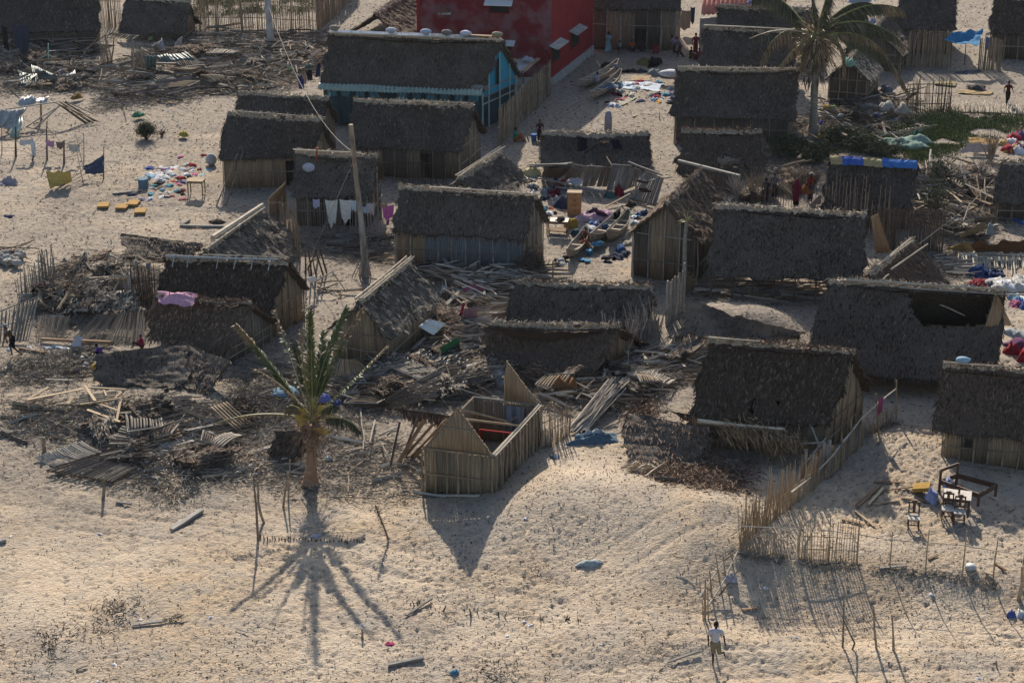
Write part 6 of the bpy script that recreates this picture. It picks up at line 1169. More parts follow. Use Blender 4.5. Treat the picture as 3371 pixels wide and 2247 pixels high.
g = G(('a', 1820, 1420)); mb = MB(); mb.ball(g+Vector((0, 0, .35)), .33, .33, .38, 12, jag=.05); tag(mb.build('sack', cloth('#b9bcc2'), smooth=True), 'round white sack standing at the top of the spread clothes', 'sack')
for t, lb in ((('g', 890, 880), 'small blue bucket below the paired dugouts'), (('g', 875, 945), 'blue upright bucket beside the fallen lid'), (('g', 825, 935), 'pale blue lid beside the blue bucket')):
    g = G(t); mb = MB(); mb.tube([g, g+Vector((0, 0, .25 if 'lid' not in lb else .1))], [.15, .19], 10); tag(mb.build('bucket', cloth('#3f86b0')), lb, 'bucket', 'blue buckets by the dugouts')
for t, c, z, r, lb, cat in ((('f', 190, 1455), '#c9a02c', .8, .22, 'yellow round plastic can beside the shaggy hut gable', 'can'), (('i', 820, 485-70), '#d9a81e', .15, .2, 'bright yellow basin left of the leaning thatch slab', 'basin'), (('g', 1810-800, 500), '#9a8a40', .1, .01, 'x', 'x')):
    if lb == 'x': continue
    g = G(t, z); mb = MB(); mb.ball(g, r, r, r*.9, 12); tag(mb.build(cat, cloth(c), smooth=True), lb, cat)
strew([('i', 700, 330), ('i', 840, 330), ('i', 840, 450), ('i', 700, 440)], 9, ['#8e9196', '#c9c6bd', '#4a4f5c'], 'left of the leaning thatch slab', 'grey cloths left of the leaning slab', (.4, .7), (.08, .2))
sheet('white plastic chair back lying beside the long board at left', [G(('i', 650, 145), .6), G(('i', 712, 150), .6), G(('i', 690, 238), .1), G(('i', 608, 225), .1)], '#c9d0e2', cat='plastic sheet', sag=0, crum=.03)
for t, w_ in ((('i', 550, 250), .9), (('i', 255, 250), .45), (('i', 410, 250), .5), (('i', 465, 240), .4), (('i', 75, 265), .4)): garment(t, '#e4e4e8' if w_ != .4 else '#8fb6c9', 'pale plastic scrap on the sand right of the walking man', w_, w_*.5, .1, cat='rubbish', group='pale scraps right of the walking man')
R = thing('crate', 'small slatted metal crate near the old reed fence at left', 'crate', G(('e', 235, 1270)))
panel('slats', (W(('e', 175, 1225), .8), W(('e', 295, 1218), .8), W(('e', 285, 1270), .3), W(('e', 170, 1300), .25)), 'stalk_blue', R, w=.1, kidname='slats', dirn=1, gap=.35)
MT['stalk_white'] = MT['metal_white']
R = thing('sheet_metal', 'white ribbed metal panel tilted behind the ridge-tied hut', 'metal sheet', W(('f', 590, 1090), .8)); corrugated('sheet', W(('f', 545, 1085), 1.0), W(('f', 625, 1065), 1.0), W(('f', 640, 1110), .7), W(('f', 575, 1125), .7), MT['metal_white'], R, wave=.22)
R = thing('sheet_metal', 'bright white ribbed metal panel leaning at the side of the end-on hut', 'metal sheet', W(('f', 1620, 1490), .8)); corrugated('sheet', W(('f', 1510, 1500), 1.3), W(('f', 1600, 1430), 1.7), W(('f', 1750, 1475), 1.5), W(('j', 1640, 138), 1.0), MT['metal_white'], R, wave=.3, amp=.05)
R = thing('green_board', 'flat green board propped among the debris beside the white panel', 'board', W(('j', 1780, 230), .6)); mb = MB(); V = [W(('j', 1695, 240), 1.0), W(('j', 1862, 150), 1.1), W(('j', 1866, 220), .6), W(('j', 1710, 318), .4)]; V += [v+Vector((0, .04, -.04)) for v in V]; mb.add(V, [(0, 1, 2, 3), (7, 6, 5, 4), (0, 4, 5, 1), (1, 5, 6, 2), (2, 6, 7, 3), (3, 7, 4, 0)]); mb.build('board', cloth('#3f8a5c'), R)
# ---------------------------------------------------------------- dugout canoes
def canoe(t0, t1, label, w=.62, hh=.42, benches=4, roll=0):
    a = G(t0, .05); b = G(t1, .05); d = b-a; d.z = 0; L = d.length; dn = d.normalized(); s = Vector((dn.y, -dn.x, 0)); root = thing('dugout_canoe', label, 'canoe', a+(b-a)*.5, 'wooden dugout canoes on the sand')
    n = 18; V = []; K = 9
    def ring(t, inner):
        f = max(0.02, math.sin(math.pi*min(max(t, .0), 1))**.55); ww = w/2*f; lift = .38*(abs(2*t-1)**3.2); out = []
        for k in range(K):
            q = math.pi*k/(K-1); x = -math.cos(q)*ww; z = (1-math.sin(q)**.8)*hh
            if inner: x *= .86; z = z*(1-.10)+.05*(1 if 0 < k < K-1 else .0)+ (.04 if 0 < k < K-1 else 0); z = min(z, hh)
            out.append(a + d*t + s*(x*1.0 + roll*z) + Vector((0, 0, z*(1-.0) + lift)))
        return out
    for inn in (0, 1):
        for i in range(n+1):
            V += ring(i/n if not inn else .015+.97*i/n, inn)
    Fc = []; N_ = (n+1)*K
    for i in range(n):
        for k in range(K-1):
            q = (i*K+k, i*K+k+1, (i+1)*K+k+1, (i+1)*K+k); Fc.append(q); Fc.append(tuple(x+N_ for x in q[::-1]))
        for k in (0, K-1): q = (i*K+k, (i+1)*K+k, (i+1)*K+k+N_, i*K+k+N_); Fc.append(q)
    mk('hull', V, Fc, MT['canoe_wood'], root, smooth=True)
    for i in range(benches):
        t = .2+.6*i/(max(benches-1, 1)); c = a+d*t; f = math.sin(math.pi*t)**.55; plank('thwart', c-s*(w*.47*f)+Vector((0, 0, hh*.85)), c+s*(w*.47*f)+Vector((0, 0, hh*.85)), .1, .035, MT['pole_pale'], root)
    mb = MB()
    for sd_ in (-1, 1): mb.tube([a+d*(i/12)+s*(sd_*w/2*math.sin(math.pi*max(.01, min(.99, i/12)))**.55)+Vector((0, 0, hh+.38*(abs(2*i/12-1)**3.2)+.01)) for i in range(13)], .022, 5)
    mb.build('gunwale', MT['pole_pale'], root)
    return a, d, s
canoe(('c', 790, 790), ('c', 1135, 605), 'upper dugout in the yard with a person sitting in it', .75, .5)
canoe(('c', 895, 885), ('c', 1160, 690), 'lower dugout in the yard with a grey tarp across it', .7, .45, 5)
garment(('c', 1055, 745), '#5c6e84', 'grey-blue tarp across the lower yard dugout', 1.3, 1.0, .2, cat='tarpaulin', z=.5); garment(('c', 1140, 730), '#3f8c96', 'teal cloth hanging on the dugout tip', .4, .5, .3, z=.3); garment(('c', 1060, 590), '#2c3330', 'dark green heap behind the upper dugout', 1.1, .8, .5, cat='bundle'); garment(('c', 1120, 570), '#8a8c96', 'grey cloth on the bow of the upper dugout', .5, .4, .2, z=.6)
canoe(('g', 895, 825), ('g', 1155, 600), 'left of the two joined dugouts below the quilt, blue cloth in its stern', .75, .45, 4); canoe(('g', 1045, 805), ('g', 1225, 620), 'right of the two joined dugouts below the quilt', .75, .5, 4); canoe(('g', 700, 955), ('g', 865, 745), 'lowest dugout, half filled with cloths, near the short post', .7, .4, 3)
garment(('g', 955, 790), '#4a90ac', 'bright blue cloth in the stern of the left joined dugout', .9, .5, .2, z=.3); garment(('g', 1065, 660), '#33506e', 'blue cloth inside the left joined dugout', .7, 1.0, .3, z=.2); garment(('g', 850, 740), '#6a4636', 'brown and orange cloths in the lowest dugout', .8, .9, .4, z=.3); garment(('g', 855, 790), '#b06a48', 'orange cloth spilling from the lowest dugout', .3, .7, .3, z=.35); garment(('g', 1140, 590), '#15161c', 'black hood of cloth over the bow of the left joined dugout', .5, .9, .6, z=.25)
# ---------------------------------------------------------------- fallen roofs, walls and mats
def slab(name, label, pts, m, cat='fallen roof', group=None, **k):
    P = [G(p[0], p[1]) for p in pts]; root = thing(name, label, cat, (P[0]+P[1]+P[2]+P[3])/4, group); slope('thatch', *P, m, root, **k); return root, P
r_, P = slab('fallen_thatch', 'square slab of thatch leaning on the sand in front of the shaggy hut', [(('i', 840, 300), 1.1), (('i', 1600, 205), 1.35), (('i', 845, 560), .05), (('i', 1590, 610), .05)], 'thatch_grey', seed=5, sag=.1, rag=.2, sm='straw_dark', dens=14, normal=(0, -1, .6), group='fallen thatch slabs')
slab('fallen_thatch', 'sand-covered thatch slab between the leaning slab and the slatted gable', [(('i', 1600, 205), 1.3), (('i', 1950, 350), 1.05), (('i', 1600, 600), .05), (('i', 1800, 640), .05)], 'thatch_sand', seed=8, sag=.1, rag=.25, normal=(0, -1, .6), group='fallen thatch slabs')
slab('fallen_thatch', 'leaning dark thatch slab at the left of the long broken ridge', [(('k', 1200, 790), 1.3), (('k', 1890, 930), 1.15), (('k', 1220, 1270), .05), (('k', 1870, 1210), .1)], 'thatch_grey', seed=12, sag=.08, rag=.2, sm='straw_red', dens=20, normal=(0, -1, .5), group='fallen thatch slabs')
slab('fallen_thatch', 'torn thatch flap right of the leaning dark slab', [(('k', 1640, 800), 1.25), (('l', 40, 920), 1.2), (('k', 1850, 1000), .6), (('l', 60, 1060), .5)], 'thatch_brown', seed=14, rag=.3, sm='straw_red', dens=24, group='fallen thatch slabs')
slab('fallen_thatch', 'sand-drifted fallen roof below the open stilt shelter', [(('g', 1770, 1280), 1.5), (('h', 480, 1560), 1.2), (('g', 1620, 1568), .7), (('k', 2300, 250), .15)], 'thatch_sand', seed=17, rag=.25, sag=.3, amp=.12, dens=8, group='fallen thatch slabs')
slab('fallen_thatch', 'grey thatch slab lying behind the broken left fences', [(('e', 1060, 710), .9), (('e', 1720, 780), .8), (('e', 1080, 910), .15), (('e', 1650, 920), .15)], 'thatch_grey', seed=19, rag=.25, dens=26, group='fallen thatch slabs')
slab('fallen_thatch', 'mound of grey thatch behind the fan of fallen slats', [(('e', 700, 1260), .6), (('e', 1130, 1190), .8), (('e', 620, 1380), .3), (('e', 1200, 1370), .35)], 'thatch_grey', seed=23, rag=.35, dens=40, amp=.14, sm='straw_pale', group='fallen thatch slabs')
slab('fallen_thatch', 'sandy thatch hummock right of the old reed fence', [(('e', 360, 1080), .9), (('e', 560, 1180), .7), (('e', 330, 1360), .2), (('e', 560, 1400), .15)], 'thatch_sand', seed=25, rag=.3, dens=20, amp=.12, group='fallen thatch slabs')
slab('fallen_thatch', 'brown thatch scrap on props left of the roofless hut', [(('j', 1350, 770), 1.4), (('j', 1780, 830), 1.5), (('j', 1370, 850), 1.1), (('j', 1700, 900), 1.1)], 'thatch_brown', seed=29, rag=.3, dens=60, amp=.12, sm='straw_red', group='fallen thatch slabs')
slab('fallen_thatch', 'dark round heap of thatch behind the broken palm trunk', [(('j', 290, 960), 1.0), (('j', 560, 960), 1.1), (('j', 160, 1200), .05), (('j', 560, 1240), .05)], 'thatch_dark', seed=31, rag=.35, dens=30, amp=.2, group='fallen thatch slabs')
slab('fallen_thatch', 'rumpled thatch behind the ribbed fallen wall', [(('f', 1330, 1700), .7), (('j', 1900, 330), .6), (('j', 1050, 520), .2), (('j', 1700, 480), .1)], 'thatch_grey', seed=33, rag=.4, dens=40, amp=.15, sm='straw_pale', group='fallen thatch slabs')
def wpts(*a): return [G(p, z) for p, z in a]
fw = 'fallen slatted walls and mats'
panel('fallen_wall', wpts((('j', 1230, 690), .5), (('j', 1260, 770), .2), (('j', 1670, 690), .25), (('j', 1720, 400), 1.2)), 'stalk_grey', None, 'ribbed grey fallen wall curving up behind the roofless hut', 'fallen wall', fw, w=.13, gap=.3, wav=.04, th=.04, curl=.12, nx=13, single=True)
panel('fallen_wall', wpts((('j', 1680, 640), .3), (('j', 1690, 500), .7), (('j', 2120, 420), .8), (('j', 2100, 520), .3)), 'stalk_grey', None, 'second ribbed fallen wall right of the first, dark gaps between slats', 'fallen wall', fw, w=.14, gap=.35, wav=.06, single=True, nx=10)
panel('fallen_wall', wpts((('j', 790, 490), .6), (('j', 830, 340), 1.2), (('j', 990, 350), 1.1), (('j', 1100, 450), .5)), 'stalk_tan', None, 'pale fan-shaped piece of palm mat behind the right fronds of the broken palm', 'palm mat', fw, w=.12, gap=.3, wav=.05, dirn=1, single=True)
panel('fallen_wall', wpts((('j', 2140, 480), .5), (('j', 2240, 430), .6), (('j', 2270, 560), .4), (('j', 2200, 600), .2)), 'stalk_blue', None, 'small grey curved mat left of the standing pointed gable', 'palm mat', fw, w=.12, gap=.3, dirn=1, curl=.15)
mat('mat_straw', (.22, .19, .155), (.50, .44, .36), (22, .8, 1), 'UV', bump=.3, rnd=.1, det=3)
panel('fallen_mat', wpts((('i', 290, 1190), .1), (('i', 700, 1045), .3), (('i', 880, 1140), .3), (('i', 480, 1265), .05)), 'mat_straw', None, 'pale curled straw mat in the left foreground', 'palm mat', fw, w=.10, gap=.15, curl=-.2, wav=.05, dirn=0, single=True)
panel('fallen_mat', wpts((('i', 400, 1310), .08), (('i', 760, 1190), .15), (('i', 1180, 1270), .15), (('i', 960, 1405), .08)), 'stalk_grey', None, 'dark straw mat crossed by thin battens below the pale curled mat', 'palm mat', fw, w=.16, gap=.2, frame='xd', wav=.04, single=True, dirn=1)
R = thing('mat_battens', 'thin parallel battens lying over the dark straw mat', 'battens', G(('i', 780, 1300), .2), fw)
for i in range(9):
    t = i/8; a = G(('i', 400+560*t, 1320+85*t), .2); b = G(('i', 760+420*t, 1190+80*t), .3); stick('batten', a, b, .022, MT['pole_dark'], R)
R = thing('twisted_mat', 'twisted sheaf of dark palm slats right of the pale curled mat', 'palm slats', G(('i', 1000, 1180)), fw)
for i in range(46): a = G(('i', U(850, 1040), U(1170, 1215)), U(.05, .3)); b = G(('i', U(1120, 1400), U(1040, 1190)), U(.1, .6)); stick('slat', a, b, U(.015, .03), MT['pole_grey' if i % 2 else 'pole_dark'], R)
panel('fallen_gable', wpts((('i', 760, 780), .25), (('i', 1035, 680), .4), (('i', 1020, 890), .3), (('i', 1000, 870), .3)), 'stalk_grey', None, 'triangular grey gable panel with pale battens lying at left', 'fallen gable', fw, w=.14, gap=.15, single=True)
R = thing('gable_frame', 'broken frame of pale battens over grey boards behind the fallen gable', 'frame', G(('i', 850, 680)), fw)
for a, b, w_ in ((('i', 235, 695), ('i', 720, 600), .12), (('i', 730, 570), ('i', 820, 705), .13), (('i', 745, 585), ('i', 1080, 605), .07), (('i', 1075, 605), ('i', 990, 680), .09), (('i', 890, 600), ('i', 915, 660), .07), (('i', 830, 720), ('i', 1020, 790), .09), (('i', 690, 735), ('i', 1040, 680), .06), (('i', 1040, 685), ('i', 1005, 865), .10), (('i', 755, 780), ('i', 1035, 885), .12), (('i', 580, 730), ('i', 630, 665), .2), (('i', 265, 675), ('i', 410, 590), .12), (('i', 1245, 805), ('i', 1270, 770), .07)):
    plank('batten', G(a, .42), G(b, .5), w_, .05, MT['plank_tan'], R)
panel('boards', wpts((('i', 640, 740), .25), (('i', 700, 650), .35), (('i', 1000, 620), .4), (('i', 1030, 690), .35)), 'stalk_grey', R, w=.14, gap=.12, kidname='board')
panel('fallen_mat', wpts((('i', 1240, 800), .15), (('i', 1300, 765), .3), (('i', 1395, 800), .25), (('i', 1335, 850), .12)), 'stalk_tan', None, 'small pale square mat on the sand right of the fallen gable', 'mat', fw, w=.09, gap=.1, wav=.01)
plank_ = [(('i', 1045, 895), ('i', 1290, 845))]
tag(plank('beam', G(('i', 1045, 895), .1), G(('i', 1290, 840), .2), .12, .12, MT['plank_brown']), 'brown beam running right from the fallen gable', 'beam')
panel('fallen_wall', wpts((('e', -60, 1400), .9), (('e', 330, 1250), 1.3), (('i', 245, 190), .1), (('i', -60, 210), .1)), 'stalk_grey', None, 'large slatted wall panel with heavy frame leaning at the left edge', 'wall panel', fw, w=.2, gap=.45, frame='xm', wav=.01, dirn=0)
fence('reed_fence', 'ragged dark reed fence rising at the left edge of the ruins', [('e', 160, 1290), ('e', 260, 1240), ('e', 370, 1170), ('e', 490, 1080)], 1.7, .08, .028, 'pole_grey', rails=(.4,), jit=.3, lean=.08, group=ff)
R = thing('slat_sheaf', 'leaning dark wedge of slats behind the ragged reed fence', 'slats', G(('e', 650, 1090)), fw)
for i in range(30): t = i/29; stick('slat', G(('e', 565+180*t, 1095+10*t)), W(('e', 725+30*t, 880+U(-40, 40)+20*t), 1.5), U(.025, .04), MT['pole_grey' if i % 2 else 'pole_dark'], R)
panel('fallen_wall', wpts((('e', 330, 1410), .5), (('e', 610, 1410), .5), (('i', 560, 150), .05), (('i', 310, 190), .05)), 'stalk_grey', None, 'fallen wall of grey slats at lower left of the ruins', 'fallen wall', fw, w=.13, gap=.35, wav=.04, single=True, nx=22)
panel('fallen_wall', wpts((('e', 830, 1400), .5), (('e', 1240, 1370), .7), (('i', 1250, 200), .1), (('i', 590, 210), .05)), 'stalk_grey', None, 'wide fan of fallen slats below the grey thatch mound', 'fallen wall', fw, w=.13, gap=.3, wav=.05, single=True, nx=44)
R = thing('door_frame', 'leaning grey timber door frame with diagonal brace in the left ruins', 'door frame', G(('e', 1110, 1340)), fw)
for a, za, b, zb, w_, m_ in ((('e', 1110, 1340), .1, ('e', 1115, 1060), 1.7, .17, 'plank_grey'), (('e', 1130, 1190), .9, ('e', 1270, 1345), .1, .14, 'plank_grey'), (('e', 1130, 1330), .15, ('e', 1235, 1365), .1, .10, 'plank_tan'), (('e', 1240, 1410), .1, ('e', 1320, 1340), .5, .12, 'plank_tan'), (('e', 940, 1070), 1.4, ('e', 1220, 1070), 1.5, .08, 'plank_grey'), (('e', 1115, 1180), 1, ('e', 1130, 1300), .3, .07, 'plank_tan')):
    plank('timber', W(a, za), W(b, zb), w_, .06, MT[m_], R, up=(0, -1, .3))
panel('wall_panel', (W(('e', 950, 1080), 1.4), W(('e', 1100, 1080), 1.5), G(('e', 1100, 1210), .1), G(('e', 930, 1200), .1)), 'stalk', R, w=.06, kidname='mat')
fence('reed_fence', 'dark reed fence between the leaning door frame and the ridge-tied hut', [('e', 1140, 1300), ('e', 1260, 1330), ('e', 1350, 1330)], 2.0, .07, .03, 'pole_dark', jit=.2, lean=.04, group=ff)
R = thing('cage', 'small rusty brown cage half buried in the left ruins', 'cage', G(('e', 830, 1180)))
for k in range(4): a = W(('e', 765+k*35, 1150+(k % 2)*6), .5); stick('bar', a, a+Vector((0, 0, -.35)), .03, MT['pole_dark'], R)
for a, b in ((('e', 765, 1155), ('e', 870, 1135)), (('e', 775, 1205), ('e', 890, 1180)), (('e', 820, 1145), ('e', 830, 1200)), (('e', 870, 1135), ('e', 890, 1185)), (('e', 765, 1155), ('e', 775, 1205)), (('e', 770, 1180), ('e', 885, 1160))): stick('bar', W(a, .5), W(b, .5), .03, MT['pole_dark'], R)
sheet('pale blue-grey rag in the opening of the left ruins', [(('e', 1255, 955), .8), (('e', 1300, 955), .8), (('e', 1290, 1005), .5), (('e', 1255, 1005), .5)], '#7e8b9c')
R = thing('rubble_heap', 'heap of grey stones at the left edge beside dry palm leaf', 'rubble', G(('e', 80, 920)))
for i in range(70): c = G(('e', U(0, 190), U(860, 960)), U(0, .35)); mb = MB(); s_ = U(.1, .28); mb.ball(c, s_, s_*U(.6, 1), s_*U(.5, .9), 6, jag=.4); mb.build('stone', MT['concrete'] if i % 2 else MT['plank_grey'], R)
for a, b in ((('e', 0, 840), ('e', 300, 755)), (('e', 30, 830), ('e', 250, 920)), (('e', -10, 820), ('e', 340, 830)), (('e', 100, 850), ('e', 270, 770))): stick('branch', G(a, .5), G(b, .1), .04, MT['pole_dark'], R)
R = thing('wrecked_shack', 'wrecked low shack with pale corrugated sheets on its roof at far left', 'shack', G(('a', 300, 1080)))
corrugated('roof_sheet', W(('a', 195, 840), 1.6), W(('a', 440, 830), 1.6), W(('a', 400, 890), 1.3), W(('a', 150, 910), 1.3), MT['metal_grey'], R, wave=.25, amp=.05, wob=.12); corrugated('roof_sheet', W(('a', -40, 960), 1.3), W(('a', 225, 930), 1.3), W(('a', 80, 1120), .4), W(('a', -60, 1080), .4), MT['metal_grey'], R, wave=.25, amp=.05, wob=.12); corrugated('roof_sheet', W(('a', 130, 1010), .9), W(('a', 205, 1000), .9), W(('a', 160, 1180), .1), W(('a', 80, 1180), .1), MT['metal_green'], R, wave=.2, amp=.04)
panel('side', wpts((('a', 470, 880), 1.4), (('a', 560, 870), 1.4), (('a', 860, 1050), .05), (('a', 720, 1060), .05)), 'stalk_dark', R, w=.15, gap=.2, kidname='slats', wav=.08)
for a, za, b, zb in ((('a', -20, 950), 1.2, ('a', 470, 880), 1.45), (('a', 470, 880), 1.45, ('a', 860, 1050), .1), (('a', 350, 890), 1.3, ('a', 355, 1030), .05), (('a', 210, 1100), 0, ('a', 480, 930), 1.1), (('a', 50, 1150), 0, ('a', 220, 940), 1.2), (('a', 300, 1110), 0, ('a', 520, 900), 1.2), (('a', 0, 1010), .9, ('a', 190, 1110), .1), (('a', 560, 870), 1.4, ('a', 800, 980), .3)): plank('timber', W(a, za), W(b, zb), .13, .06, MT['plank_grey' if zb > .5 else 'pole_wood'], R)
for pts, m_, lb in (([(('a', 270, 560), .8), (('a', 480, 640), .8), (('a', 520, 720), .2), (('a', 300, 700), .2)], 'metal_dark', 'dark green corrugated sheet in the top left wreckage'), ([(('a', 170, 620), .6), (('a', 320, 640), .6), (('a', 320, 750), .1), (('a', 170, 750), .1)], 'metal_dark', 'dark blue corrugated sheet left of the green one'), ([(('a', 560, 660), .7), (('a', 650, 600), .8), (('a', 680, 700), .3), (('a', 580, 710), .2)], 'metal_white', 'bright crumpled white metal in the top left wreckage'),
                  ([(('a', 500, 610), .5), (('a', 600, 580), .5), (('a', 580, 640), .2), (('a', 520, 640), .2)], 'metal_grey', 'pale metal strips above the bright crumpled metal'), ([(('a', 1310, 400), .8), (('a', 1400, 330), 1.0), (('a', 1420, 430), .3), (('a', 1330, 430), .2)], 'metal_grey', 'pale ribbed sheet leaning below the small slatted gable'), ([(('a', 1470, 430), .4), (('a', 1560, 310), 1.2), (('a', 1570, 340), .8), (('a', 1530, 450), .1)], 'metal_grey', 'narrow blue-grey metal sheet standing beside the pale ribbed sheet'),
                  ([(('a', 1240, 480), 1.4), (('a', 1350, 480), 1.4), (('a', 1340, 600), .3), (('a', 1250, 600), .3)], 'metal_dark', 'dark upright metal box side among the sticks'), ([(('a', 1350, 480), 1.2), (('a', 1600, 450), 1.2), (('a', 1690, 520), .9), (('a', 1380, 530), .9)], 'metal_dark', 'long dark roof sheet beside the upright metal box side')):
    P = [W(p, z) for p, z in pts]; corrugated('metal_sheet', *P, MT[m_], None, wave=.22, amp=.04, wob=.06, label=lb, cat='metal sheet', group='metal sheets in the wreckage')
R = thing('open_shed', 'broken little shed with plank top and dark hollow in the top left wreckage', 'shed', G(('a', 1050, 560)))
panel('roof', wpts((('a', 960, 280), 1.9), (('a', 1200, 310), 1.9), (('a', 1150, 350), 1.6), (('a', 930, 300), 1.6)), 'stalk_grey', R, w=.3, kidname='boards', gap=.1)
for a, b in ((('a', 905, 300), ('a', 930, 560)), (('a', 1145, 350), ('a', 1150, 640)), (('a', 1200, 380), ('a', 1210, 600)), (('a', 980, 320), ('a', 960, 520)), (('a', 860, 310), ('a', 700, 500))): stick('post', G(b), W(a, 1.8), .06, MT['pole_wood'], R)
for i in range(14): stick('slat', G(('a', 1130+i*8, 610)), W(('a', 1130+i*8, 420+U(-40, 10)), 1.3), .03, MT['pole_wood'], R)
for i in range(12): stick('slat', G(('a', 870+i*9, 560)), W(('a', 850+i*7, 350+U(-30, 30)), 1.6), .03, MT['pole_wood'], R)
R = thing('wrecked_house', 'collapsed plank house front with grey boards and panels tipped towards the yard', 'wreck', G(('g', 900, 300)))
for (a, b, c, d, m_, fr, w_) in (((745, 110), (860, 130), (800, 260), (665, 250), 'stalk_grey', 'x', .25), ((870, 125), (1000, 130), (930, 295), (830, 295), 'stalk_grey', 'x', .3), ((1090, 110), (1250, 120), (1200, 330), (1040, 330), 'plank_', 'x', .3), ((1370, 170), (1530, 230), (1460, 470), (1240, 400), 'stalk_grey', 'd', .17), ((500, 150), (740, 130), (640, 230), (470, 220), 'stalk_dark', '', .3), ((1000, 130), (1090, 130), (1040, 300), (950, 300), 'stalk_dark', '', .3), ((1250, 130), (1340, 160), (1290, 290), (1190, 330), 'stalk_grey', 'd', .2)):
    m_ = 'stalk_grey' if m_ == 'plank_' else m_
    panel('wall_panel', [W(('g', *a), 1.35), W(('g', *b), 1.35), G(('g', *c), .1), G(('g', *d), .1)], m_, R, w=w_, kidname='board', gap=.06, frame=fr or None, dirn=0, th=.02, wav=.03, single=(w_ < .31))
for a, za, b, zb, w_, m_ in (((450, 225), .4, (1000, 335), .3, .15, 'plank_grey'), ((600, 300), .2, (1020, 350), .2, .2, 'plank_grey'), ((380, 130), .9, (740, 95), 1.0, .12, 'plank_grey'), ((370, 110), 1.0, (700, 105), 1.0, .1, 'plank_grey'), ((1220, 85), 1.6, (1520, 200), 1.0, .14, 'plank_grey'), ((1035, 40), 1.3, (1090, 130), 1.0, .08, 'plank_brown'), ((1290, 120), 1.4, (1290, 310), .2, .1, 'plank_grey'), ((1020, 480), .05, (1240, 360), .3, .06, 'plank_tan'), ((1420, 245), 1.2, (1600, 215), 1.2, .07, 'plank_grey'), ((1550, 590-500), 0, (1550, 90), 0, .01, 'plank_grey'), ((740, 120), 1.3, (860, 180), .9, .05, 'plank_grey')):
    if a == (1550, 90): continue
    plank('timber', W(('g', *a), za), W(('g', *b), zb), w_, .07, MT[m_], R)
R = thing('wrecked_wall', 'dark slatted boards under the burst roof right of the wreck', 'wreck', G(('g', 2000, 330)))
panel('wall_panel', [W(('g', 1900, 150), 1.4), W(('g', 2190, 210), 1.3), G(('g', 2140, 370), .1), G(('g', 1950, 330), .1)], 'stalk_dark', R, w=.12, kidname='slats', gap=.1)
plank('timber', W(('g', 1655, 75), 1.5), W(('g', 2180, 205), 1.3), .18, .12, MT['plank_grey'], R)
garment(W(('g', 1355, 255), 1.2), '#20222c', 'black garment on the leaning board panel', .8, .5, .15); garment(W(('g', 1370, 335), .8), '#4a2c2c', 'dark red garment on the leaning board panel', .8, .4, .15)
R = thing('broken_ridge', 'long pale ridge pole with hanging dry fronds in front of the tan-gabled hut', 'fallen ridge', G(('l', 100, 1000), .5))
stick('pole', W(('k', 1820, 870), 1.5), W(('l', 295, 945), 1.45), .08, MT['pole_pale'], R, k=1); stick('pole', W(('k', 1820, 890), 1.35), W(('l', 270, 975), 1.3), .05, MT['pole_wood'], R)
for i in range(40):
    t = U(0, 1); a = W(('k', 1900, 900), 1.35).lerp(W(('l', 300, 960), 1.4), t); b = G(('l', 100+300*t+U(-30, 60), 1150+U(-80, 60)), .1); b = a.lerp(b, U(.5, 1)); stick('rib', a, b, U(.02, .035), MT['pole_wood' if i % 2 else 'pole_dark'], R)
n_ = 900; t = NR.rand(n_, 1); A_ = np.array(W(('k', 2050, 930), 1.3)); B_ = np.array(W(('l', 420, 1090), .9)); blades('dry_leaves', A_+(B_-A_)*t+NR.normal(0, .25, (n_, 3)), np.array([.5, -.8, -.6])+NR.normal(0, .5, (n_, 3)), NR.uniform(.2, .5, n_), .04, MT['frond_dry'], R)
tag(plank('beam', G(('e', 1555, 632), .06), G(('e', 1950, 642), .06), .16, .1, MT['plank_grey']), 'long grey beam lying on the sand left of the sunken thatch roof', 'beam'); tag(plank('beam', G(('e', 1560, 628), .07), G(('e', 1630, 585), .07), .16, .1, MT['plank_grey']), 'short grey beam forming an L with the long one', 'beam')
garment(('e', 1865, 605), '#5a4a3c', 'brown sack lying behind the long grey beam', 1.0, .5, .2, cat='sack')
tag(plank('beam', G(('i', 350, 172), .15), G(('i', 960, 200), .2), .13, .12, MT['plank_brown']), 'long dark pole lying across the sand right of the walking man', 'beam'); tag(plank('beam', G(('i', 170, 250), .05), G(('i', 380, 290), .05), .12, .1, MT['plank_brown']), 'short dark log right of the walking man feet', 'log')
tag(plank('board', G(('e', 970, 355), .06), G(('e', 1210, 330), .08), .22, .06, MT['plank_grey']), 'grey board on the sand left of the spread clothes', 'board')
R = thing('pole_pile', 'angled pale poles lying between the ridge-tied hut and the end-on hut', 'poles', G(('f', 800, 1150)))
for a, za, b, zb in ((('f', 630, 1110), .6, ('f', 765, 1030), .9), (('f', 765, 1030), .9, ('f', 880, 1190), .2), (('f', 640, 1130), .2, ('f', 860, 1105), .3), (('f', 640, 1190), .1, ('f', 820, 1130), .2), (('f', 640, 1160), .15, ('f', 820, 1190), .15), (('f', 810, 1195), .1, ('f', 1090, 1170), .2), (('f', 870, 1190), .15, ('f', 1080, 1185), .2), (('f', 810, 1290), .05, ('f', 850, 1200), .1), (('f', 1070, 1065), .2, ('f', 1190, 1100), .1), (('f', 500, 790), .1, ('f', 620, 840), .1), (('f', 500, 800), .1, ('f', 560, 800), .1)): stick('pole', W(a, za), W(b, zb), .05, MT['pole_wood' if za < .5 else 'pole_pale'], R)
R = thing('leaning_stakes', 'cluster of dark leaning stakes behind the ridge-tied hut', 'stakes', G(('f', 620, 1050)))
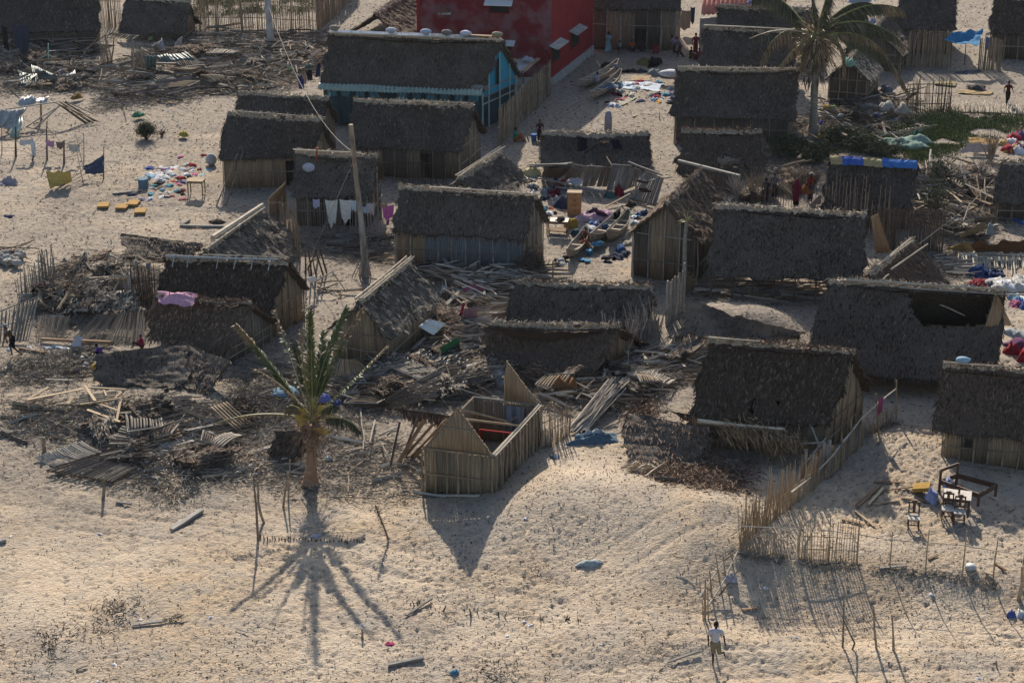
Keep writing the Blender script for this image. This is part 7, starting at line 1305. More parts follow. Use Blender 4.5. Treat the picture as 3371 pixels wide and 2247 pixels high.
for a, b in (((540, 1040), (535, 850)), ((590, 1060), (565, 850)), ((630, 1060), (600, 920)), ((690, 1060), (620, 840)), ((720, 1040), (660, 830)), ((650, 900), (600, 930)), ((560, 1000), (640, 840))): stick('stake', G(('f', *a)), W(('f', *b), 1.7), .05, MT['pole_dark'], R)
R = thing('leaning_timbers', 'dark timbers leaning under the brown thatch scrap left of the roofless hut', 'timbers', G(('j', 1400, 1150)))
for a, b, zb, w_ in (((1330, 1240), (1560, 870), 1.6, .16), ((1265, 1280), (1350, 880), 1.4, .09), ((1390, 1180), (1640, 900), 1.6, .12), ((1350, 1240), (1500, 860), 1.5, .10), ((1450, 1200), (1760, 870), 1.7, .22), ((1500, 1160), (1720, 900), 1.6, .16)): plank('timber', G(('j', *a)), W(('j', *b), zb), w_, .06, MT['plank_brown' if w_ > .1 else 'pole_dark'], R, up=(0, -1, .3))
for a, b in (((1170, 1000), (1340, 930)), ((1240, 1000), (1340, 950)), ((800, 1185), (1100, 1080)), ((1190, 1070), (1240, 1160)), ((980, 1180), (1200, 1090)), ((1010, 770), (1050, 1060)), ((1135, 870), (1090, 1060)), ((960, 1220), (980, 1120)), ((1040, 960), (1035, 1120))): stick('pole', G(('j', *a), .1), G(('j', *b), .4), .04, MT['pole_grey'], R)
g = G(('c', 1050, 1125)); mb = MB(); mb.tube([g, g+Vector((0, 0, .9)), g+Vector((0, 0, 1.2)), g+Vector((0, 0, 1.3))], [.25, .24, .18, .08], 10); tag(mb.build('wrapped_post', cloth('#a8a3ae'), smooth=True), 'pale wrapped upright post standing alone in the lane behind the long low roof', 'post')
tag(plank('board', G(('c', 1265, 1002), .04), G(('c', 1305, 988), .04), .12, .04, MT['plank_tan']), 'small pale board lying in the yard', 'board')
for a, b in ((('c', 650, 960), ('c', 775, 875)),): tag(stick('pole', G(a, .05), G(b, .1), .04, MT['pole_grey'], None), 'thin pole lying on the shaded sand left of the dugouts', 'pole')
R = thing('tiled_house', 'house with salmon red tiled roof at the top edge', 'house', G(('c', 2150, 140)))
a, b, c_, d = W(('c', 1880, -160), 4.5), W(('d', 380, -160), 4.5), W(('d', 290, 66), 3), W(('c', 1830, 140), 2.6); d = W(('c', 1850, 130), 2.9); corrugated('roof', a, b, c_, d, MT['roof_tile'], R, wave=.35, amp=.06, wob=.02)
mb = MB(); mb.beam(Vector((d.x, d.y+.3, 1.3)), Vector((c_.x, c_.y+.3, 1.3)), 2.6, .2, up=(0, 1, 0)); mb.build('wall', MT['concrete'], R)
garment(W(('c', 2290, 20), 3.8), '#5c7aa8', 'blue-grey rag lying on the red tiled roof', 1.0, .5, .2)
# ---------------------------------------------------------------- debris fields: the nearest sticks one by one, twigs and leaf litter as stuff
SP = []
def debris(label, group, poly, n, L=(.8, 2.6), r=(.02, .05), ms=('pole_grey', 'pole_wood', 'pole_dark'), ang=None, spread=1.0, z=(.03, .35), pl=.25, litter=0, lm='straw_grey', cat='broken stick', litL=(.12, .5), lw=(.012, .035), keep=.22):
    P = [px(q) for q in poly]; xs = [p[0] for p in P]; ys = [p[1] for p in P]
    def pick():
        while True:
            x, y = U(min(xs), max(xs)), U(min(ys), max(ys))
            if inpoly(x, y, P): return (x, y)
    n = int(n*1.7); litter = int(litter*1.3); ind = int(n*keep*.6); sv = []
    for i in range(n):
        p = G(pick()); a = U(0, math.pi) if ang is None else random.gauss(ang, spread*.5); l = U(*L); d = Vector((math.cos(a), math.sin(a), 0)); z0, z1 = U(*z), U(*z)
        q = gnd(p + d*l, z1); p.z += z0; m_ = MT[random.choice(ms)]
        if i >= ind:
            sv.append((p, q, U(.05, .11) if random.random() < pl else U(*r), m_)); continue
        if random.random() < pl: o = plank('board', p, q, U(.08, .2), .035, MT[random.choice(('plank_grey', 'plank_grey', 'plank_brown'))])
        else: o = stick('stick', p, q, U(*r), m_)
        isb = 'plank' in o.data.materials[0].name
        if isb: o.name = 'board'
        tag(o, label.replace('#', 'board' if isb else 'stick'), 'board' if isb else 'stick', group)
    if sv:
        ms_ = []; mb = MB()
        for p, q, r_, m_ in sv:
            if m_ not in ms_: ms_.append(m_)
            mb.tube([p, p.lerp(q, .5)+Vector((0, 0, U(-.04, .04)))+(q-p).cross(Vector((0, 0, 1)))*U(-.03, .03), q], [r_, r_*.9, r_*.7], 4, ms_.index(m_))
        tag(mb.build('brushwood', ms_), 'tangle of smaller sticks ' + label.split('#')[-1].strip(), 'sticks', None, 'stuff')
    if litter:
        pts = np.array([G(pick(), .03) for _ in range(min(litter, 700))]); k = litter
        P0 = pts[NR.randint(0, len(pts), k)] + NR.normal(0, 1, (k, 3))*[.45, .6, 0]; P0[:, 2] = gz(P0[:, 0], P0[:, 1]) + NR.uniform(.0, .09, k)
        D = NR.normal(0, 1, (k, 3))*[1, 1, .18]; o = blades('litter', P0, D, NR.uniform(*litL, k), NR.uniform(*lw, k), MT[lm], None, bend=.05)
        tag(o, 'fine twigs and leaf litter ' + label.split('#')[-1].strip(), 'litter', None, 'stuff')
S1 = 'sticks strewn in the top left wreckage'
debris('broken grey # in the wide debris field below the tall reed fence', S1, [('a', 850, 600), ('a', 1250, 420), ('a', 1750, 260), ('b', 700, 290), ('b', 690, 560), ('b', 300, 760), ('a', 1900, 820), ('a', 1300, 900), ('a', 850, 960)], 250, (.8, 3.2), (.025, .055), ('pole_grey', 'pole_wood', 'pole_pale', 'pole_dark'), .1, 1.1, litter=16000, litL=(.15, .7), lw=(.02, .05))
debris('bent # among the wreckage at the far top left', 'sticks at the far top left', [('a', 0, 480), ('a', 500, 350), ('a', 900, 560), ('a', 850, 780), ('a', 0, 800)], 90, (.8, 2.8), (.02, .05), ('pole_dark', 'pole_grey', 'pole_wood'), None, z=(.05, .9), litter=8000, litL=(.15, .7), lw=(.02, .05))
debris('pale twisted # caught beside the cable left of the large house', 'pale sticks left of the large house', [('b', 150, 430), ('b', 660, 420), ('b', 640, 620), ('b', 400, 760), ('b', 0, 780)], 80, (.5, 1.5), (.03, .07), ('pole_pale', 'pole_wood', 'pole_pale'), None, z=(.05, .7), pl=.1, litter=5000, lm='straw_pale', litL=(.15, .7), lw=(.02, .05))
debris('loose # in the wreckage between the centre huts', 'sticks between the centre huts', [('f', 1550, 1050), ('f', 2352, 1060), ('g', 330, 1130), ('g', 60, 1330), ('j', 2000, 100), ('j', 1700, 330), ('f', 1750, 1250)], 150, (.8, 3), (.025, .06), ('pole_grey', 'pole_wood', 'pole_dark', 'pole_pale'), .1, 1.3, z=(.05, .7), litter=12000)
debris('grey # in the wreckage behind the roofless hut', 'sticks behind the roofless hut', [('j', 900, 450), ('j', 1200, 330), ('j', 2000, 150), ('j', 2352, 420), ('k', 200, 480), ('j', 1900, 720), ('j', 1200, 800), ('j', 900, 900), ('j', 800, 700)], 120, (.6, 2.4), (.02, .05), ('pole_grey', 'pole_wood', 'pole_dark'), .3, 1.3, z=(.03, .6), litter=16000)
debris('loose # on the slope between the bent reeds and the tan-gabled hut', 'sticks on the slope by the bent reeds', [('k', 1000, 480), ('k', 1300, 280), ('k', 1880, 250), ('k', 1800, 520), ('k', 1500, 560), ('k', 1100, 800), ('k', 950, 720)], 110, (.5, 1.8), (.025, .055), ('pole_grey', 'pole_pale', 'pole_wood'), .5, 1.5, litter=7000)
debris('weathered # on the sand below the broken palm', 'sticks below the broken palm', [('j', -150, 900), ('j', 550, 900), ('j', 1200, 1050), ('j', 1550, 1250), ('j', 1500, 1560), ('n', 900, 120), ('n', 250, 60), ('j', -200, 1400)], 110, (.4, 1.9), (.012, .03), ('pole_grey', 'pole_wood', 'pole_pale'), .1, 1.0, z=(.02, .12), pl=.08, litter=5000)
debris('weathered # around the fallen mats in the left foreground', 'sticks around the fallen mats', [('i', 0, 700), ('i', 700, 740), ('i', 1500, 650), ('i', 2000, 900), ('i', 2000, 1350), ('i', 1300, 1470), ('i', 1000, 1400), ('i', 700, 1020), ('i', 0, 1020)], 150, (.5, 2.4), (.015, .035), ('pole_grey', 'pole_wood', 'pole_dark'), .15, .9, z=(.02, .12), pl=.25, litter=9000)
debris('twig-like # between the ruins and the leaning thatch slab', 'sticks by the left ruins', [('i', 100, 350), ('i', 800, 250), ('i', 800, 480), ('i', 450, 560), ('i', 50, 560)], 40, (.4, 1.6), (.012, .03), ('pole_dark', 'pole_grey'), .4, 1, z=(.02, .1), pl=.05, litter=4500)
debris('grey # tangled in the left ruins', 'sticks in the left ruins', [('e', 350, 1050), ('e', 850, 900), ('e', 1350, 1000), ('e', 1350, 1400), ('e', 400, 1500)], 130, (.4, 1.8), (.015, .04), ('pole_grey', 'pole_dark', 'pole_wood'), None, z=(.05, .7), pl=.12, litter=16000)
debris('charred # in front of the leaning thatch slabs at lower right', 'sticks in front of the lower right slabs', [('k', 1250, 1250), ('k', 1900, 1180), ('k', 2300, 1280), ('k', 2200, 1450), ('k', 1600, 1400)], 30, (.3, 1.3), (.012, .03), ('pole_grey', 'pole_wood', 'pole_dark'), None, z=(.02, .12), pl=.15, litter=3500, lm='straw_red', litL=(.12, .4), lw=(.02, .06))
debris('crooked # near the brushwood right of the burst roof', 'sticks near the brushwood', [('d', -100, 1200), ('d', 700, 950), ('d', 1300, 880), ('d', 1300, 1300), ('d', 650, 1350), ('h', 550, 300), ('h', 0, 400)], 100, (.8, 2.6), (.02, .05), ('pole_dark', 'pole_wood', 'pole_grey'), None, z=(.05, .8), pl=.1, litter=12000, litL=(.15, .7), lw=(.02, .05))
debris('broken # in the dark wreckage by the right edge', 'sticks in the right edge wreckage', [('h', 1450, 180), ('h', 2100, 200), ('h', 2200, 600), ('h', 1750, 830), ('h', 1600, 700), ('h', 1400, 500)], 100, (.8, 2.8), (.025, .06), ('pole_dark', 'pole_wood', 'pole_grey'), None, z=(.05, 1.0), pl=.2, litter=10000, litL=(.15, .7), lw=(.02, .05))
debris('pale # lying right of the low triangular roof', 'pale sticks right of the triangular roof', [('h', 1560, 900), ('h', 1800, 880), ('h', 1850, 1050), ('h', 1650, 1080)], 36, (.8, 2.4), (.025, .05), ('pole_pale', 'pole_grey'), .15, .6, z=(.03, .3), litter=2500)
debris('dark # around the feet of the stilt shelter', 'sticks around the stilt shelter', [('g', 1700, 1200), ('h', 0, 1150), ('h', 400, 1180), ('h', 300, 1300), ('g', 1760, 1270)], 60, (.8, 2.4), (.02, .05), ('pole_grey', 'pole_wood', 'pole_dark'), .1, .7, z=(.03, .3), litter=4000)
debris('dark # in the cluttered passage behind the tarp-ridged hut', 'sticks behind the tarp-ridged hut', [('d', 650, 900), ('d', 1350, 830), ('d', 1350, 1050), ('d', 700, 1100)], 60, (.8, 2.4), (.02, .05), ('pole_dark', 'pole_wood', 'pole_grey'), None, z=(.05, .7), litter=5000)
debris('grey # at the foot of the central hut', 'sticks at the foot of the central hut', [('f', 1280, 1000), ('g', 300, 1050), ('g', 260, 1120), ('f', 1500, 1090)], 50, (.8, 2.6), (.025, .06), ('pole_grey', 'pole_dark', 'pole_wood'), .05, .6, z=(.05, .5), litter=3500)
debris('weathered # lying between the broken palm and the end-on hut', 'sticks between palm and end-on hut', [('j', 0, 350), ('j', 750, 430), ('j', 900, 700), ('j', 300, 900), ('j', -150, 800)], 70, (.4, 1.6), (.012, .035), ('pole_grey', 'pole_wood', 'pole_dark'), .2, 1, z=(.02, .2), pl=.1, litter=7000)
debris('grey # at the front of the collapsed roof with black holes', 'sticks in front of the torn roof', [('k', 0, 420), ('k', 850, 500), ('k', 900, 760), ('k', 450, 720), ('k', 430, 560), ('k', 100, 520)], 70, (.5, 2), (.02, .05), ('pole_grey', 'pole_wood', 'pole_dark', 'pole_pale'), .3, 1.3, z=(.03, .5), litter=6000)
debris('dark # beside the leaning wooden pole', 'sticks beside the leaning wooden pole', [('f', 500, 750), ('f', 900, 700), ('f', 1280, 730), ('f', 1280, 930), ('f', 1000, 950), ('f', 800, 900)], 50, (.5, 2), (.015, .04), ('pole_dark', 'pole_grey'), .1, .7, z=(.02, .15), litter=4000)
sheet('brown ochre netting heaped at the right edge above the fallen fence', [(('h', 1900, 800), .9), (('h', 2400, 760), .9), (('h', 2400, 880), .2), (('h', 1950, 880), .2)], '#6a4a30', crum=.25, sag=-.2, n=22, cat='net'); sheet('curled yellow mat left of the brown netting', [(('h', 1670, 820), .3), (('h', 1880, 780), .8), (('h', 1940, 830), .6), (('h', 1800, 860), .1)], '#a8905a', crum=.08, sag=-.15, cat='mat'); sheet('curved tan mat lying on the wreckage by the right edge', [(('h', 1780, 710), .4), (('h', 2000, 610), .9), (('h', 2080, 640), .8), (('h', 1870, 720), .3)], '#9a8052', crum=.08, cat='mat', sag=.1)
sheet('pale triangle of mat on the wreckage near the diagonal cable', [(('h', 1800, 600), .8), (('h', 1920, 565), 1.0), (('h', 1930, 585), .9), (('h', 1810, 615), .7)], '#b5a98c', cat='mat', crum=.02, sag=0)
garment(('h', 2060, 700), '#8a9698', 'pale grey rag standing in the right edge wreckage', .5, .4, .6, cat='rag', z=.4); garment(('h', 2310, 560), '#8c1f2a', 'dark red cloth at the right edge wreckage', 1.6, .6, .3); garment(('h', 2310, 605), '#2c62a8', 'blue cloth at the right edge wreckage', 1.1, .4, .2)
garment(('h', 1520, 610), '#4a4238', 'x', .1, .1, .1) if 0 else None
for t, c, lb in ((('a', 1195, 995), '#4f8a68', 'sea green plastic scrap at the edge of the wide debris field'), (('a', 1575, 1160), '#b8a23a', 'thin yellow scrap on the sand right of the round bush'), (('a', 1300, 335), '#8f9a5c', 'pale green rag below the grey thatch at top left'), (('a', 410, 360), '#8a8f4c', 'olive green rag hanging in the top left wreckage'), (('a', 610, 410), '#5c8a7c', 'pale teal rag in the top left wreckage'), (('a', 660, 845), '#8a6a34', 'ochre rag in the wreckage behind the far left shack'), (('a', 430, 490), '#6a3040', 'dark red cloth beside the white-green standpipe'), (('a', 280, 510), '#3c5aa0', 'small blue bucket rag near the standpipe'), (('b', 570, 580), '#5c7a72', 'green bag in the pale sticks left of the large house'), (('b', 405, 610), '#3f9a5c', 'bright green scrap beside the cable')): garment(t, c, lb, .8, .5, .3, cat='rag', z=.2)
sheet('navy garment hanging on sticks at the left of the large house', [(('b', 640, 545), 1.9), (('b', 670, 550), 1.9), (('b', 660, 660), .9), (('b', 620, 660), .9)], '#28335c'); sheet('blue and white garment hanging on sticks left of the large house', [(('b', 470, 660), 1.4), (('b', 520, 640), 1.4), (('b', 525, 770), .5), (('b', 480, 760), .5)], '#3a4a9a'); sheet('black garment hanging behind the blue and white one', [(('b', 540, 620), 1.5), (('b', 590, 600), 1.6), (('b', 600, 690), .8), (('b', 560, 690), .8)], '#1a1c24'); sheet('white and red garment hanging between the blue and black ones', [(('b', 505, 640), 1.5), (('b', 545, 630), 1.5), (('b', 545, 720), .8), (('b', 515, 720), .8)], '#b9a3a6')
R = thing('standpipe', 'pale green pole with a fork standing in the top left wreckage', 'pole', G(('a', 418, 580))); g = G(('a', 418, 580)); stick('pole', g, AtY(('a', 415, 375), g.y), .05, MT['pale_green_paint'], R, k=0)
mb = MB(); mb.tube([AtY(('a', 340, 500), g.y), AtY(('a', 390, 480), g.y), AtY(('a', 415, 450), g.y), AtY(('a', 430, 480), g.y), AtY(('a', 455, 490), g.y)], .03, 5); mb.build('hook', MT['pale_green_paint'], R)
def clutter(where, poly, np_, nh, ns=('stalk_grey', 'stalk', 'stalk_dark', 'mat_straw'), sz=(.8, 2.0)):
    P = [px(q) for q in poly]; xs = [p[0] for p in P]; ys = [p[1] for p in P]; k = 0
    while k < np_+nh:
        x, y = U(min(xs), max(xs)), U(min(ys), max(ys))
        if not inpoly(x, y, P): continue
        c = G((x, y)); a = U(0, 3.1); w, l = U(*sz), U(*sz)*1.2; u = Vector((math.cos(a), math.sin(a), 0)); v = Vector((-math.sin(a), math.cos(a), 0)); z = [U(.05, .6) for _ in range(4)]
        Q = [gnd(c+u*(w/2*i)+v*(l/2*j), zz) for (i, j), zz in zip(((-1, 1), (1, 1), (1, -1), (-1, -1)), z)]
        if k < np_: panel('slatted_panel', Q, random.choice(ns), None, 'broken piece of slatted wall lying '+where, 'wall piece', 'wall pieces '+where, w=U(.09, .16), gap=.3, wav=.05, curl=U(-.1, .2), frame=random.choice((None, None, 'x')))
        else:
            r_ = thing('thatch_heap', 'shaggy heap of fallen thatch '+where, 'thatch heap', c, 'thatch heaps '+where); slope('thatch', Q[0], Q[1], Q[3], Q[2], random.choice(('thatch_grey', 'thatch_brown')), r_, sag=-.16, rag=.5, amp=.13, dens=60, fringe=2.2, sm=random.choice(('straw_dark', 'straw_grey', 'straw_red')), seed=random.randrange(60), th=.14)
        k += 1
clutter('between the centre huts', [('f', 1600, 1080), ('f', 2300, 1080), ('g', 200, 1200), ('j', 1950, 200), ('j', 1650, 250)], 7, 4)
clutter('behind the roofless hut', [('j', 950, 480), ('j', 1250, 350), ('j', 2000, 250), ('k', 200, 480), ('j', 1800, 700), ('j', 1000, 800)], 9, 8)
clutter('around the fallen mats in the left foreground', [('i', 50, 720), ('i', 1500, 720), ('i', 2100, 900), ('i', 2000, 1300), ('i', 1200, 1350), ('i', 900, 1050)], 8, 5, sz=(.6, 1.5))
clutter('in the wide debris field at top left', [('a', 850, 600), ('a', 1750, 330), ('b', 600, 400), ('b', 100, 700), ('a', 1200, 780)], 12, 8)
clutter('at the far top left', [('a', 0, 450), ('a', 850, 400), ('a', 850, 760), ('a', 0, 760)], 8, 7)
clutter('in the left ruins', [('e', 400, 1050), ('e', 900, 950), ('e', 1300, 1050), ('e', 1200, 1400), ('e', 450, 1450)], 6, 8, sz=(.6, 1.6))
clutter('in the passage right of the palm', [('d', 650, 950), ('d', 1300, 850), ('d', 1300, 1000), ('d', 800, 1150)], 4, 5)
clutter('in the wreckage at the right edge', [('h', 1450, 250), ('h', 2150, 250), ('h', 2200, 650), ('h', 1750, 800), ('h', 1500, 500)], 9, 7)
clutter('near the bent reeds', [('k', 1000, 480), ('k', 1800, 280), ('k', 1780, 480), ('k', 1100, 760)], 5, 3, sz=(.5, 1.2))
clutter('by the brushwood and the burst roof', [('g', 2000, 250), ('h', 500, 250), ('h', 500, 380), ('g', 2050, 400)], 4, 4)
clutter('in front of the torn roof', [('k', 60, 450), ('k', 850, 520), ('k', 880, 720), ('k', 420, 680)], 4, 3, sz=(.5, 1.3))
# ================================================================ PALMS, BRUSH, GRASS
def frond(root, c, tip, lift, leaf='frond_green', rac='rachis', L=.46, n=90, fw=.9, droop=.3, t0=.2, wind=(0, 0, 0), r=.03, side=1.0, name='frond', w=.035, onlyside=0, tipleaf=None):
    c = Vector(c); tip = Vector(tip); mid = (c+tip)/2 + Vector(lift); pts = []
    for i in range(13):
        t = i/12; pts.append(c*(1-t)**2 + (mid*2-(c+tip)/2)*2*t*(1-t) + tip*t*t)
    mb = MB(); mb.tube(pts, [r*(1.3-1.15*i/12) for i in range(13)], 5); o = mb.build(name, MT[rac], root)
    n = int(n*1.5); P = np.array([tuple(p) for p in pts]); t = t0 + (1-t0)*NR.rand(n*2); i = np.minimum((t*12).astype(int), 11); f = (t*12-i)[:, None]; p = P[i]*(1-f)+P[i+1]*f; al = P[i+1]-P[i]; al /= np.linalg.norm(al, axis=1, keepdims=True)
    sd_ = np.cross(al, [0, 0, 1.0]); sd_ /= np.maximum(np.linalg.norm(sd_, axis=1, keepdims=True), .05); sg = np.where(NR.rand(n*2) < .5, -1, 1)[:, None] if not onlyside else np.full((n*2, 1), onlyside)
    D = al*fw + sd_*sg*side*NR.uniform(.6, 1.1, (n*2, 1)) + np.array([0, 0, -droop]) + np.array(wind) + NR.normal(0, .10, (n*2, 3))
    ll = L*(1-.45*np.abs(t-.45)*1.6)*NR.uniform(.6, 1.15, n*2)
    if tipleaf:
        k = t > .72; blades('leaflets', p[k], D[k], ll[k], w, MT[tipleaf], o, bend=.25); k = ~k; blades('leaflets', p[k], D[k], ll[k], w, MT[leaf], o, bend=.25)
    else: blades('leaflets', p, D, ll, w, MT[leaf], o, bend=.25)
    return o
g = G(('j', 580, 1425)); R = thing('palm_tree', 'young coconut palm with wind-stripped upright fronds and yellow cloth at its crown, in the foreground', 'palm tree', g)
R['label'] = 'wind-stripped young palm with upright fronds and yellow cloth at its crown'
tp = AtY(('j', 595, 900), g.y); pts = []; rs = []
for i in range(26):
    t = i/25; p = g.lerp(tp, t); p.z -= .15*(1-t); pts.append(p); rs.append((.17+.27*math.exp(-t*4.5))*(1+.045*(-1)**i) + (.05*(t > .62)*(1+.5*(-1)**i)))
mb = MB(); mb.tube(pts, rs, 14); mb.build('trunk', MT['bark'], R, smooth=False)
for i in range(26):
    a = U(0, 6.28); z = g.lerp(tp, U(.58, 1.0)); d = Vector((math.cos(a), math.sin(a), U(.5, 1.6))).normalized(); plank('leaf_base', z+d*.1, z+d*U(.35, .7), U(.1, .2), .05, MT['bark' if i % 2 else 'straw_red'], R, up=d.cross(Vector((0, 0, 1))).cross(d))
cr = AtY(('j', 590, 860), g.y); k = 700; A_ = NR.normal(0, 1, (k, 3)); blades('fibre', np.array(cr)+A_*[.28, .28, .45]+[0, 0, -.3], A_+[0, 0, -.4], NR.uniform(.15, .5, k), .03, MT['straw_red'], R)
for tip, dy, lift, kw in (
    (('F', 545, 748), .8, (-.1, 0, .3), dict(tipleaf='frond_dry', n=260, w=.04, L=.5, fw=1.2)), (('F', 583, 846), -.6, (0, 0, .25), dict(leaf='frond_dry', rac='rachis_dry', n=60, L=.3)), (('F', 628, 712), 1.2, (0, 0, .2), dict(tipleaf='frond_dry', rac='rachis_dry', n=50, L=.3)),
    (('j', 575, -60), 1.0, (0, 0, .1), dict(n=150, L=.5, fw=1.5, side=.6)), (('F', 702, 700), .2, (0, 0, .1), dict(n=60, leaf='frond_olive', L=.35)), (('F', 714, 722), -.5, (0, 0, .1), dict(n=150, L=.5, fw=1.4, side=.6)), (('F', 795, 708), 1.4, (-.15, 0, .1), dict(n=220, w=.04, L=.55, fw=1.3)), (('F', 828, 714), .6, (-.2, 0, .0), dict(n=240, tipleaf='frond_dry', w=.04, L=.5, fw=1.2)),
    (('F', 886, 795), -.8, (.2, 0, .15), dict(n=190, leaf='frond_green', tipleaf='frond_dry', rac='rachis', L=.42, fw=1.1)), (('F', 690, 760), 0, (-.05, 0, .1), dict(leaf='frond_dry', rac='rachis', n=50, L=.35)), (('F', 489, 973), -1.0, (0, 0, .35), dict(n=30, leaf='frond_dry', L=.3, droop=1.0)), (('j', 1000, 960), -.6, (.2, 0, .35), dict(n=110, leaf='frond_olive', L=.5, droop=1.2, fw=.5)),
    (('j', 330, 560), .6, (-.1, 0, .2), dict(n=50, leaf='frond_dry', rac='rachis_dry', L=.3)), (('j', 700, 120), 1.5, (0, 0, .2), dict(n=140, L=.5, fw=1.3)), (('j', 760, 760), -.7, (.3, 0, .3), dict(n=90, L=.45, leaf='frond_olive', droop=.9)), (('j', 380, 800), -.7, (-.2, 0, .4), dict(n=80, L=.4, leaf='frond_dry', droop=1.0)), (('j', 270, 470), .3, (-.1, 0, .1), dict(n=90, L=.4, leaf='frond_olive')), (('j', 440, 200), 1.2, (0, 0, .2), dict(n=120, L=.5, leaf='frond_olive', fw=1.3))):
    frond(R, cr+Vector((U(-.06, .06), U(-.06, .06), U(-.1, .1))), AtY(tip, g.y+dy), lift, **kw)
ya = g.y-.25
for pts_, lb in (([(440, 820), (520, 750), (560, 870), (490, 940)], 'left'), ([(610, 740), (740, 740), (775, 830), (660, 830)], 'right')):
    sheet('yellow plastic cloth caught on the %s side of the broken palm crown' % lb, [AtY(('j', *q), ya+random.uniform(-.2, .3)) for q in pts_], '#c9ab52', crum=.16, sag=-.1, n=14, ragged=.2)
sheet('torn yellow strip hanging under the broken palm crown', [AtY(('j', 600, 940), ya-.1), AtY(('j', 740, 955), ya-.2), AtY(('j', 730, 980), ya-.2), AtY(('j', 650, 975), ya-.1)], '#b89a4c', crum=.06, sag=0)
g = G(('d', 535, 1190)); tp = AtY(('d', 565, 420), g.y); R = thing('palm_tree', 'tall standing palm with fronds blown to the right at upper right', 'palm tree', g); R['label'] = 'tall palm tree with drooping fronds all blown to one side, among dark huts'
mb = MB(); mb.tube([g.lerp(tp, i/24)-Vector((0, 0, .2*(i == 0))) for i in range(25)], [(.24-.03*i/24+.12*math.exp(-i/2.5))*(1+.03*(-1)**i) for i in range(25)], 12); mb.build('trunk', MT['bark_grey'], R)
cr = AtY(('d', 560, 330), g.y); k = 900; A_ = NR.normal(0, 1, (k, 3)); blades('fibre', np.array(cr)+A_*[.45, .45, .6]+[0, 0, -.3], A_+[0, 0, -.8], NR.uniform(.3, .9, k), .05, MT['frond_dry'], R)
k = 500; A_ = NR.normal(0, 1, (k, 3)); blades('fibre', np.array(cr)+A_*[.4, .4, .9]+[0, 0, -.9], A_*.5+[0, 0, -1], NR.uniform(.3, .8, k), .06, MT['straw_dark'], R)
kw = dict(leaf='frond_olive', L=1.0, n=260, droop=1.1, fw=.35, wind=(.5, 0, 0), r=.05, side=.55, w=.06)
for tip, dy, lift, k_ in ((('d', 20, -30), .5, (-.2, 0, 1.1), dict(wind=(.2, 0, -.3), n=240)), (('d', -10, 335), -.6, (0, 0, .5), dict(n=8, rac='rachis_dry')), (('d', 245, 575), -.8, (0, 0, .35), dict(leaf='frond_dry', n=60, L=.5)), (('d', 75, 545), .2, (-.2, 0, 1.2), dict(leaf='frond_dry', n=24)),
    (('d', 690, -150), .4, (0, 0, .2), dict(n=100, rac='rachis')), (('d', 510, -120), .3, (0, 0, .2), dict(n=40, rac='rachis')), (('d', 360, 175), .0, (.1, 0, .2), dict(n=12, L=.4, rac='rachis_dry')), (('d', 760, 175), -.3, (0, 0, -.1), dict(n=12, L=.4, rac='rachis_dry')),
    (('d', 1295, 75), 1.2, (0, 0, .9), dict(tipleaf='frond_dry')), (('d', 1060, 40), 1.8, (0, 0, .8), {}), (('d', 1295, 360), .4, (.2, 0, 1.1), dict(tipleaf='frond_dry', n=320)), (('d', 1250, 330), -.5, (.1, 0, .9), {}), (('d', 1170, 470), -.8, (.2, 0, .8), dict(leaf='frond_dry', L=.7)), (('d', 1340, 770), -1.0, (.4, 0, 1.3), dict(n=380, tipleaf='frond_dry', L=1.1)), (('d', 1290, 700), -.4, (.4, 0, 1.2), dict(n=260)),
    (('d', 790, 650), -1.0, (.5, 0, .8), dict(leaf='frond_dry', L=.6, n=160)), (('d', 960, 100), 1.5, (0, 0, .5), dict(n=140)), (('d', 430, 620), -.5, (-.3, 0, .4), dict(leaf='frond_dry', L=.5, n=90)), (('d', 470, 760), .2, (-.5, 0, .6), dict(leaf='frond_dry', L=.5, n=90)), (('d', 1120, 250), 1.0, (0, 0, .8), dict(n=200))):
    frond(R, cr+Vector((U(-.15, .15), U(-.1, .1), U(-.2, .3))), AtY(tip, g.y+dy), lift, **{**kw, **k_})
for x, y in ((480, 520), (510, 560), (600, 560), (630, 600), (470, 640), (640, 560), (590, 600), (500, 600)): mb = MB(); mb.ball(AtY(('d', x, y), g.y-.3), .16, .16, .2, 8); mb.build('coconut', MT['bark_grey'], R, smooth=True)
g = G(('g', 1690, 1235)); tp = AtY(('g', 1727, 600), g.y); R = thing('stripped_palm', 'slim bare grey trunk with stripped crown in front of the gable hut', 'palm tree', g)
mb = MB(); mb.tube([g.lerp(tp, i/10)-Vector((0, 0, .2*(i == 0)))+Vector((.04*math.sin(i*.6), 0, 0)) for i in range(11)], [.14-.006*i for i in range(11)], 8); mb.build('trunk', MT['bark_grey'], R)
for x, y in ((1680, 450), (1745, 470), (1810, 520), (1650, 600), (1640, 635), (1760, 560), (1700, 540), (1810, 580)): mb = MB(); q = AtY(('g', x, y), g.y+U(-.3, .3)); mb.tube([tp, tp.lerp(q, .5)+Vector((0, 0, .1)), q], [.025, .018, .008], 5); mb.build('frond_stub', MT['rachis'], R)
